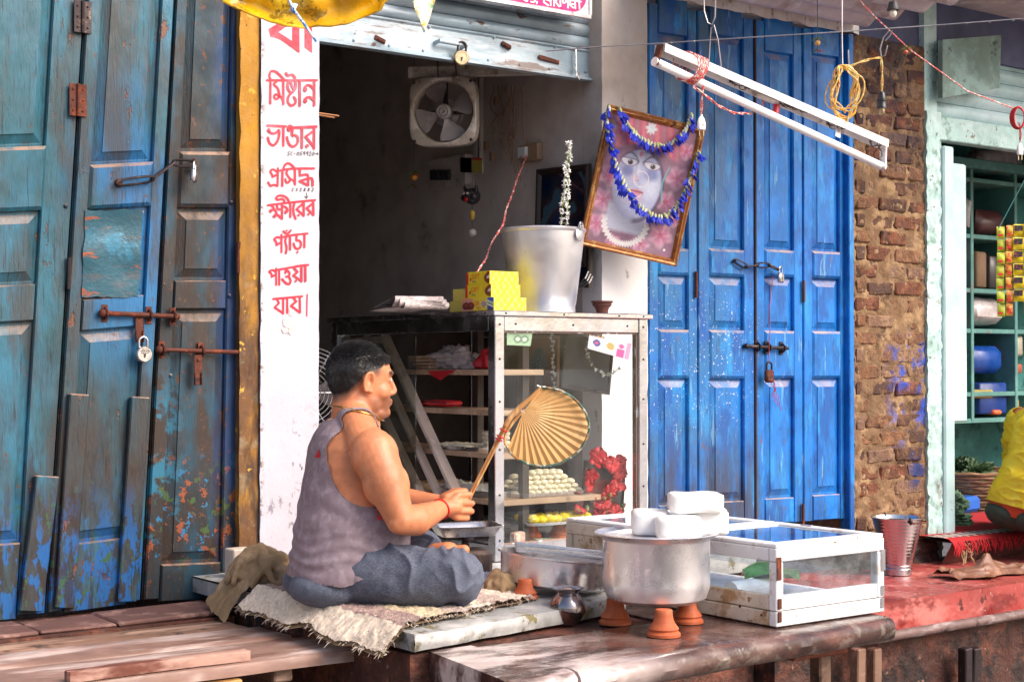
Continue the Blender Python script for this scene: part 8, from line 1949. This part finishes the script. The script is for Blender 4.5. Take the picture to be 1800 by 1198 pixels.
good('blue_crate', 'deep blue crate on the bottom neighbour shelf', 'crate', 1730, 1778, 672, 728, flatm('blue_crate', (.015, .05, .24)), th=.25)
good('goods_carton', 'ochre carton on the bottom neighbour shelf', 'carton', 1710, 1750, 684, 700, flatm('ochre_carton', (.35, .28, .08), .7), d=.01)
good('goods_carton', 'small orange carton on the bottom neighbour shelf', 'carton', 1750, 1765, 720, 729, flatm('orange_carton', (.6, .12, .03), .6), d=.01)
good('goods_bag', 'grey plastic sack on the neighbour shelf above the canister', 'sack', 1712, 1776, 525, 572, MT['plastic'], th=.2, ch=.05, crump=.03)
good('goods_bag', 'crumpled clear bag hanging high in the neighbour shop', 'bag', 1694, 1708, 345, 400, MT['plastic'], d=-.02, th=.1, ch=.03, crump=.03)
good('goods_bag', 'dark red sack on the upper neighbour shelf', 'sack', 1728, 1776, 372, 408, flatm('dark_red_sack', (.10, .03, .03)), th=.2, ch=.04, crump=.03)
good('goods_packet', 'small red tin at the edge of the neighbour shelf', 'tin', 1692, 1700, 558, 574, MT['redplastic'])
good('goods_bag', 'pile of clear bags on the neighbour shop\'s top shelf', 'bags', 1726, 1800, 270, 298, MT['plastic'], d=-.02, th=.2, ch=.05, crump=.04)
good('goods_packet', 'reddish packet on the right-hand neighbour shelf', 'packet', 1788, 1806, 640, 656, flatm('packet_brick', (.35, .1, .06)), crump=.01)
good('goods_packet', 'brown paper packet on the neighbour shelf beside the clear bag', 'packet', 1730, 1748, 442, 505, flatm('brown_packet', (.2, .12, .07), .8), d=.05, crump=.01)
good('goods_packet', 'dark packet leaning next to the brown paper packet on the neighbour shelf', 'packet', 1752, 1776, 450, 506, flatm('dark_packet', (.04, .03, .03)), d=.05, crump=.01)
good('goods_packet', 'violet packet at the shelf edge above the blue canister level', 'packet', 1694, 1706, 640, 652, flatm('violet_packet', (.12, .08, .2)), crump=.01)
good('goods_packet', 'cream packet on the right-hand neighbour shelf below the sachets', 'packet', 1790, 1806, 590, 625, flatm('cream_packet', (.5, .45, .36)), crump=.01)
good('goods_carton', 'tall ochre carton on the right-hand bottom neighbour shelf', 'carton', 1788, 1800, 700, 729, flatm('ochre_carton2', (.4, .2, .06), .7))
# sachet strips
STM = [wmat('sachet_lime', (.42, .48, .03), [dict(c=(.5, .06, .03), s=60., lo=.60, hi=.63)], rough=.25, bump=.3, bscale=30), wmat('sachet_orange', (.72, .34, .03), [dict(c=(.55, .08, .02), s=45., lo=.52, hi=.58)], rough=.25, bump=.3, bscale=30), wmat('sachet_yellow_black', (.70, .52, .02), rough=.25, bump=.3, bscale=30)]
for s_, (px0, px1, nm) in enumerate(((1752, 1767, 'lime-green'), (1768, 1781, 'orange'), (1781, 1801, 'yellow and black'), (1801, 1818, 'orange-red'))):
    D_ = 6.75; top = 398-s_*2; t = thing('sachet_strip', 'hanging strip of small %s sachets in front of the neighbour shop' % nm, 'sachets', PD((px0+px1)/2, 560, D_), 'sachet strips'); hgt = 24
    for k in range(7 if s_ != 2 else 6):
        y0 = top+k*hgt*.95; m = MB(); wob = 2*math.sin(k*1.3+s_)
        m.grid(6, 6, lambda u, v: PD(lerp(px0, px1-1, u)+wob*.5, lerp(y0, y0+hgt*.9, v), D_+.012*math.sin(k*2.2+s_)+.004*math.cos((u-.5)*4)-.012*math.sin(math.pi*v)*math.sin(math.pi*u)))
        sc_o = m.build('sachet', STM[min(s_, 2)], t, smooth=70)
        if s_ == 2: MB().prism([PD(px0+2, y0+2, D_-.02), PD(px1-3, y0+2, D_-.02), PD(px1-3, y0+12, D_-.02), PD(px0+2, y0+12, D_-.02)], FWh*.003).build('label', wmat('sachet_label', (.02, .02, .025), [dict(c=(.6, .05, .08), s=90., lo=.58, hi=.6)], rough=.3, bump=0), sc_o)
        if s_ < 2: MB().prism([PD(px0+3, y0+hgt*.55, D_-.022), PD(px1-4, y0+hgt*.55, D_-.022), PD(px1-4, y0+hgt*.72, D_-.022), PD(px0+3, y0+hgt*.72, D_-.022)], FWh*.003).build('label', MT['redplastic'], sc_o)
m = MB(); m.tube([PD(1755, 402, 6.75), PD(1815, 290, 6.7)], .0025, 5); tag(m.build('sachet_string', MT['teal2']), 'thin green string holding up the sachet strips', 'string')
# red flex coil with plug
m = MB(); cc = PD(1790, 207, 6.15)
for k in range(6): m.tube([cc+RT*((.020+.002*k)*math.sin(q))+V(0, 0, (.040+.002*(k % 3))*math.cos(q))+FWh*(.004*k-.01) for q in [2*math.pi*i/20 for i in range(21)]], .003, 5, closed=False)
tag(m.build('flex_coil', MT['redplastic'], smooth=60), 'small coil of red flex hanging before the mint shutter', 'flex')
plug(PD(1793, 272, 6.15), .030, MT['plugwhite'], [PD(1793, 252, 6.15), PD(1794, 235, 6.15), PD(1791, 215, 6.15)], 'white plug hanging on red flex before the mint shop', False)
# basket, cloths, rug
ZN = .572
bk0 = PZ(1712, 893, ZN); bkt = thing('wicker_basket', 'shallow brown woven basket of greens on the neighbour shop floor', 'basket', V(bk0.x+.12, bk0.y, ZN))
MT['wicker'] = wmat('brown_wicker', (.26, .15, .08), [dict(c=(.4, .26, .16), s=30., lo=.5, hi=.62, st=(.3, .3, 4)), dict(c=(.1, .05, .03), s=24., lo=.55, hi=.64, st=(.3, .3, 5))], rough=.8, bump=.6, bscale=80, bst=(.3, .3, 4))
bc_ = V(bk0.x+.14, bk0.y+.06, ZN)
for k in range(11):
    z = .005+.021*k; r = .22+.14*(k/10)**.8; MB().tube([bc_+V(r*math.cos(q), r*.8*math.sin(q), z+.004*math.sin(q*14+k*math.pi)) for q in [2*math.pi*i/56 for i in range(56)]], .012, 6, closed=True).build('weave_band', MT['wicker'], bkt, smooth=70)
MB().lathe([(0, 0), (.24, 0), (.24, .01), (0, .01)], 32, Matrix.Translation(bc_) @ Matrix.Diagonal((1, .8, 1, 1))).build('bottom', MT['wicker'], bkt)
MT['greens'] = wmat('dark_greens', (.03, .07, .025), [dict(c=(.08, .14, .05), s=30., lo=.5, hi=.62)], rough=.6, bump=.3)
tag(crumple('greens_heap', bc_+V(-.12, -.02, .20), (.13, .12, .08), MT['greens'], 4., .9, 60, 40, fz=14), 'bunch of dark greens heaped in the wicker basket', 'greens')
gq = PZ(1694, 928, ZN); MT['greencloth'] = wmat('sage_green_cloth', (.10, .19, .11), [dict(c=(.16, .28, .17), s=12., lo=.5, hi=.65)], rough=.85, bump=.2, bscale=200)
gt = thing('green_cloth', 'rolled sage-green cloth bundle beside the mint door post', 'cloth', V(gq.x, gq.y, ZN))
crumple('fold', V(gq.x+.02, gq.y+.08, ZN+.035), (.11, .09, .06), MT['greencloth'], 3., .45, 60, 36, gt, 9)
crumple('roll', V(gq.x+.03, gq.y+.10, ZN+.125), (.085, .08, .06), MT['greencloth'], 7., .45, 60, 36, gt, 10)
tag(MB().obox(PZ(1728, 905, ZN)+V(0, .2, .05), (.3, .2, .09), Matrix.Rotation(.2, 3, 'Z'), .02).build('blue_bag', flatm('blue_bag', (.02, .12, .5))), 'bright blue bag behind the seated person in yellow', 'bag')
rr_ = thing('red_rug', 'red woven rug with white and blue patterned border and red fringe on the neighbour step', 'rug', (7.2, 4.9, ZN))
RX0, RX1, RY0, RY1 = PY(1662, 945, 4.76).x, 8.6, 4.72, 5.5
def rugred(u, v):
    if v < .05 or v > .24: return (.42, .01, .015)
    x = u*40 % 1.; y = (v-.05)/.19
    if y < .12 or y > .88: return (.42, .01, .015)
    d = abs(x-.5)*1.6+abs(y-.5)*.9
    return (.05, .05, .22) if d < .28 else ((.70, .62, .52) if d < .60 else (.12, .02, .03))
def rrp(u, v):
    x = lerp(RX0, RX1, u); y = lerp(RY0, RY1, v); z = ZN+.014+.004*noise.noise(V(u*12, v*4, 3)); dr = max(0, 4.745-y); return V(x+.05*v*(u < .01), y, z-dr*.6)
raster('weave', rrp, 240, 40, rugred, vcmat('woven_wool', .9), rr_)
m = MB(); random.seed(4)
for k in range(330):
    u = random.random(); p = rrp(u, 0); L_ = random.uniform(.03, .075); m.tube([p, p+V(random.uniform(-.008, .008), -.012, -L_*.5), p+V(random.uniform(-.015, .015), -.010, -L_)], [.0035, .0035, .002], 4, cap=False)
tag(m.build('fringe', wmat('red_fringe', (.42, .012, .018), rough=.9, bump=0), rr_), kind='stuff')
m = MB(); tz_ = PY(1698, 958, 4.72)
for k in range(9): m.tube(wig(tz_+V(random.uniform(-.05, .05), 0, .01), tz_+V(random.uniform(-.06, .06), -.015, -.07-.02*random.random()), 6, .02, k), .0035, 5)
tag(m.build('tassel', MT['khaki']), 'pale tassel hanging from the corner of the red rug', 'tassel')
# brown rag on the red plinth
rq = PZ(1745, 1012, RPZ); MT['leather'] = wmat('brown_wet_rag', (.17, .07, .04), [dict(c=(.28, .13, .08), s=12., lo=.5, hi=.64)], rough=.45, bump=.3)
m = MB()
def rag(u, v):
    x = lerp(-.28, .34, u)+.04*noise.noise(V(u*4, v*3, 2)); y = lerp(-.09, .09, v)*(1-.35*u)+.05*noise.noise(V(u*5, 1, 0))-.10*u; p = V(rq.x+x, rq.y+.06+y, 0); h = .03+.05*abs(noise.noise(V(u*6, v*5, 4)))+.06*math.exp(-((u-.42)/.1)**2)*(1-abs(v-.5)*1.4); z = RPZ+.006+h*math.sin(math.pi*min(max(v, .04), .96))
    if p.y < RPY0-.004: z = min(z, RPZ+.01)-(RPY0-.004-p.y)*1.6; p.y = RPY0-.012-(.006*noise.noise(V(u*9, v*9, 1)))
    return V(p.x, p.y, z)
tag(MB().grid(60, 26, rag).build('brown_rag', MT['leather'], smooth=75), 'wet brown rag crumpled at the edge of the red cement plinth', 'rag')

# ================================================================== SECOND PERSON
p2 = PZ(1828, 938, ZN+.02); ang2 = math.atan2(FWh.y, FWh.x)-math.radians(48)
M2 = Matrix.Translation(V(p2.x, p2.y+.06, ZN+.050)) @ Matrix.Rotation(math.radians(14), 4, FWh) @ Matrix.Rotation(ang2, 4, 'Z') @ Matrix.Scale(1.06, 4)
per = thing('person', 'seated person in a yellow shirt and dark green trousers, back turned, in the neighbouring shop', 'person', (0, 0, 0)); per.matrix_basis = M2
ob = bpy.data.objects.new('body', body); col.objects.link(ob); ob.parent = per
def shirt(p):
    x, y, z = p[:, 0], p[:, 1], p[:, 2]; t = tshape(p); g = np.minimum((z-.075)/.02, (zN+.01-z)/.02)
    sl = np.linalg.norm(p-np.array(lerp(sh_, el_, .3)), axis=1); sl2 = np.linalg.norm(p-np.array(mir(lerp(sh_, el_, .3))), axis=1)
    return np.minimum(g, np.maximum((1.6-t)*3, np.maximum(.135-sl, .135-sl2)*20))
def shirt_off(p): return np.array([.012+.012*max(0, 1-q[2]/.2)+.010*noise.noise(V(q[0]*9, q[1]*9, q[2]*12))+.007*(1-abs(noise.noise(V(q[0]*14, q[1]*14, q[2]*26))))**3+.003*math.sin(q[2]*60+q[1]*40+5*noise.noise(V(*(q*5)))) for q in p])
bodyP = mverts(body); sv, sf = shell(bodyP, bn, bfaces, shirt, shirt_off, .004)
local_part('shirt', sv, sf, wmat('yellow_shirt', (.78, .56, .02), [dict(c=(.85, .68, .06), s=8., lo=.5, hi=.65)], rough=.8, bump=.15, bscale=300), per)
local_part('trousers', tv2, tf, wmat('dark_green_trousers', (.035, .05, .035), rough=.85, bump=.2, bscale=260), per)
local_part('hair', hmsh.v, hmsh.f, MT['hair'], per)
wb = lambda p: np.where(tshape(p) < 1.35, np.minimum((p[:, 2]-.030)/.02, (.088-p[:, 2])/.02), -1)
wv_, wf_ = shell(bodyP, bn, bfaces, wb, lambda p: np.full(len(p), .012), .003); local_part('waistband', wv_, wf_, wmat('orange_waistband', (.62, .07, .02), rough=.8, bump=.1), per)
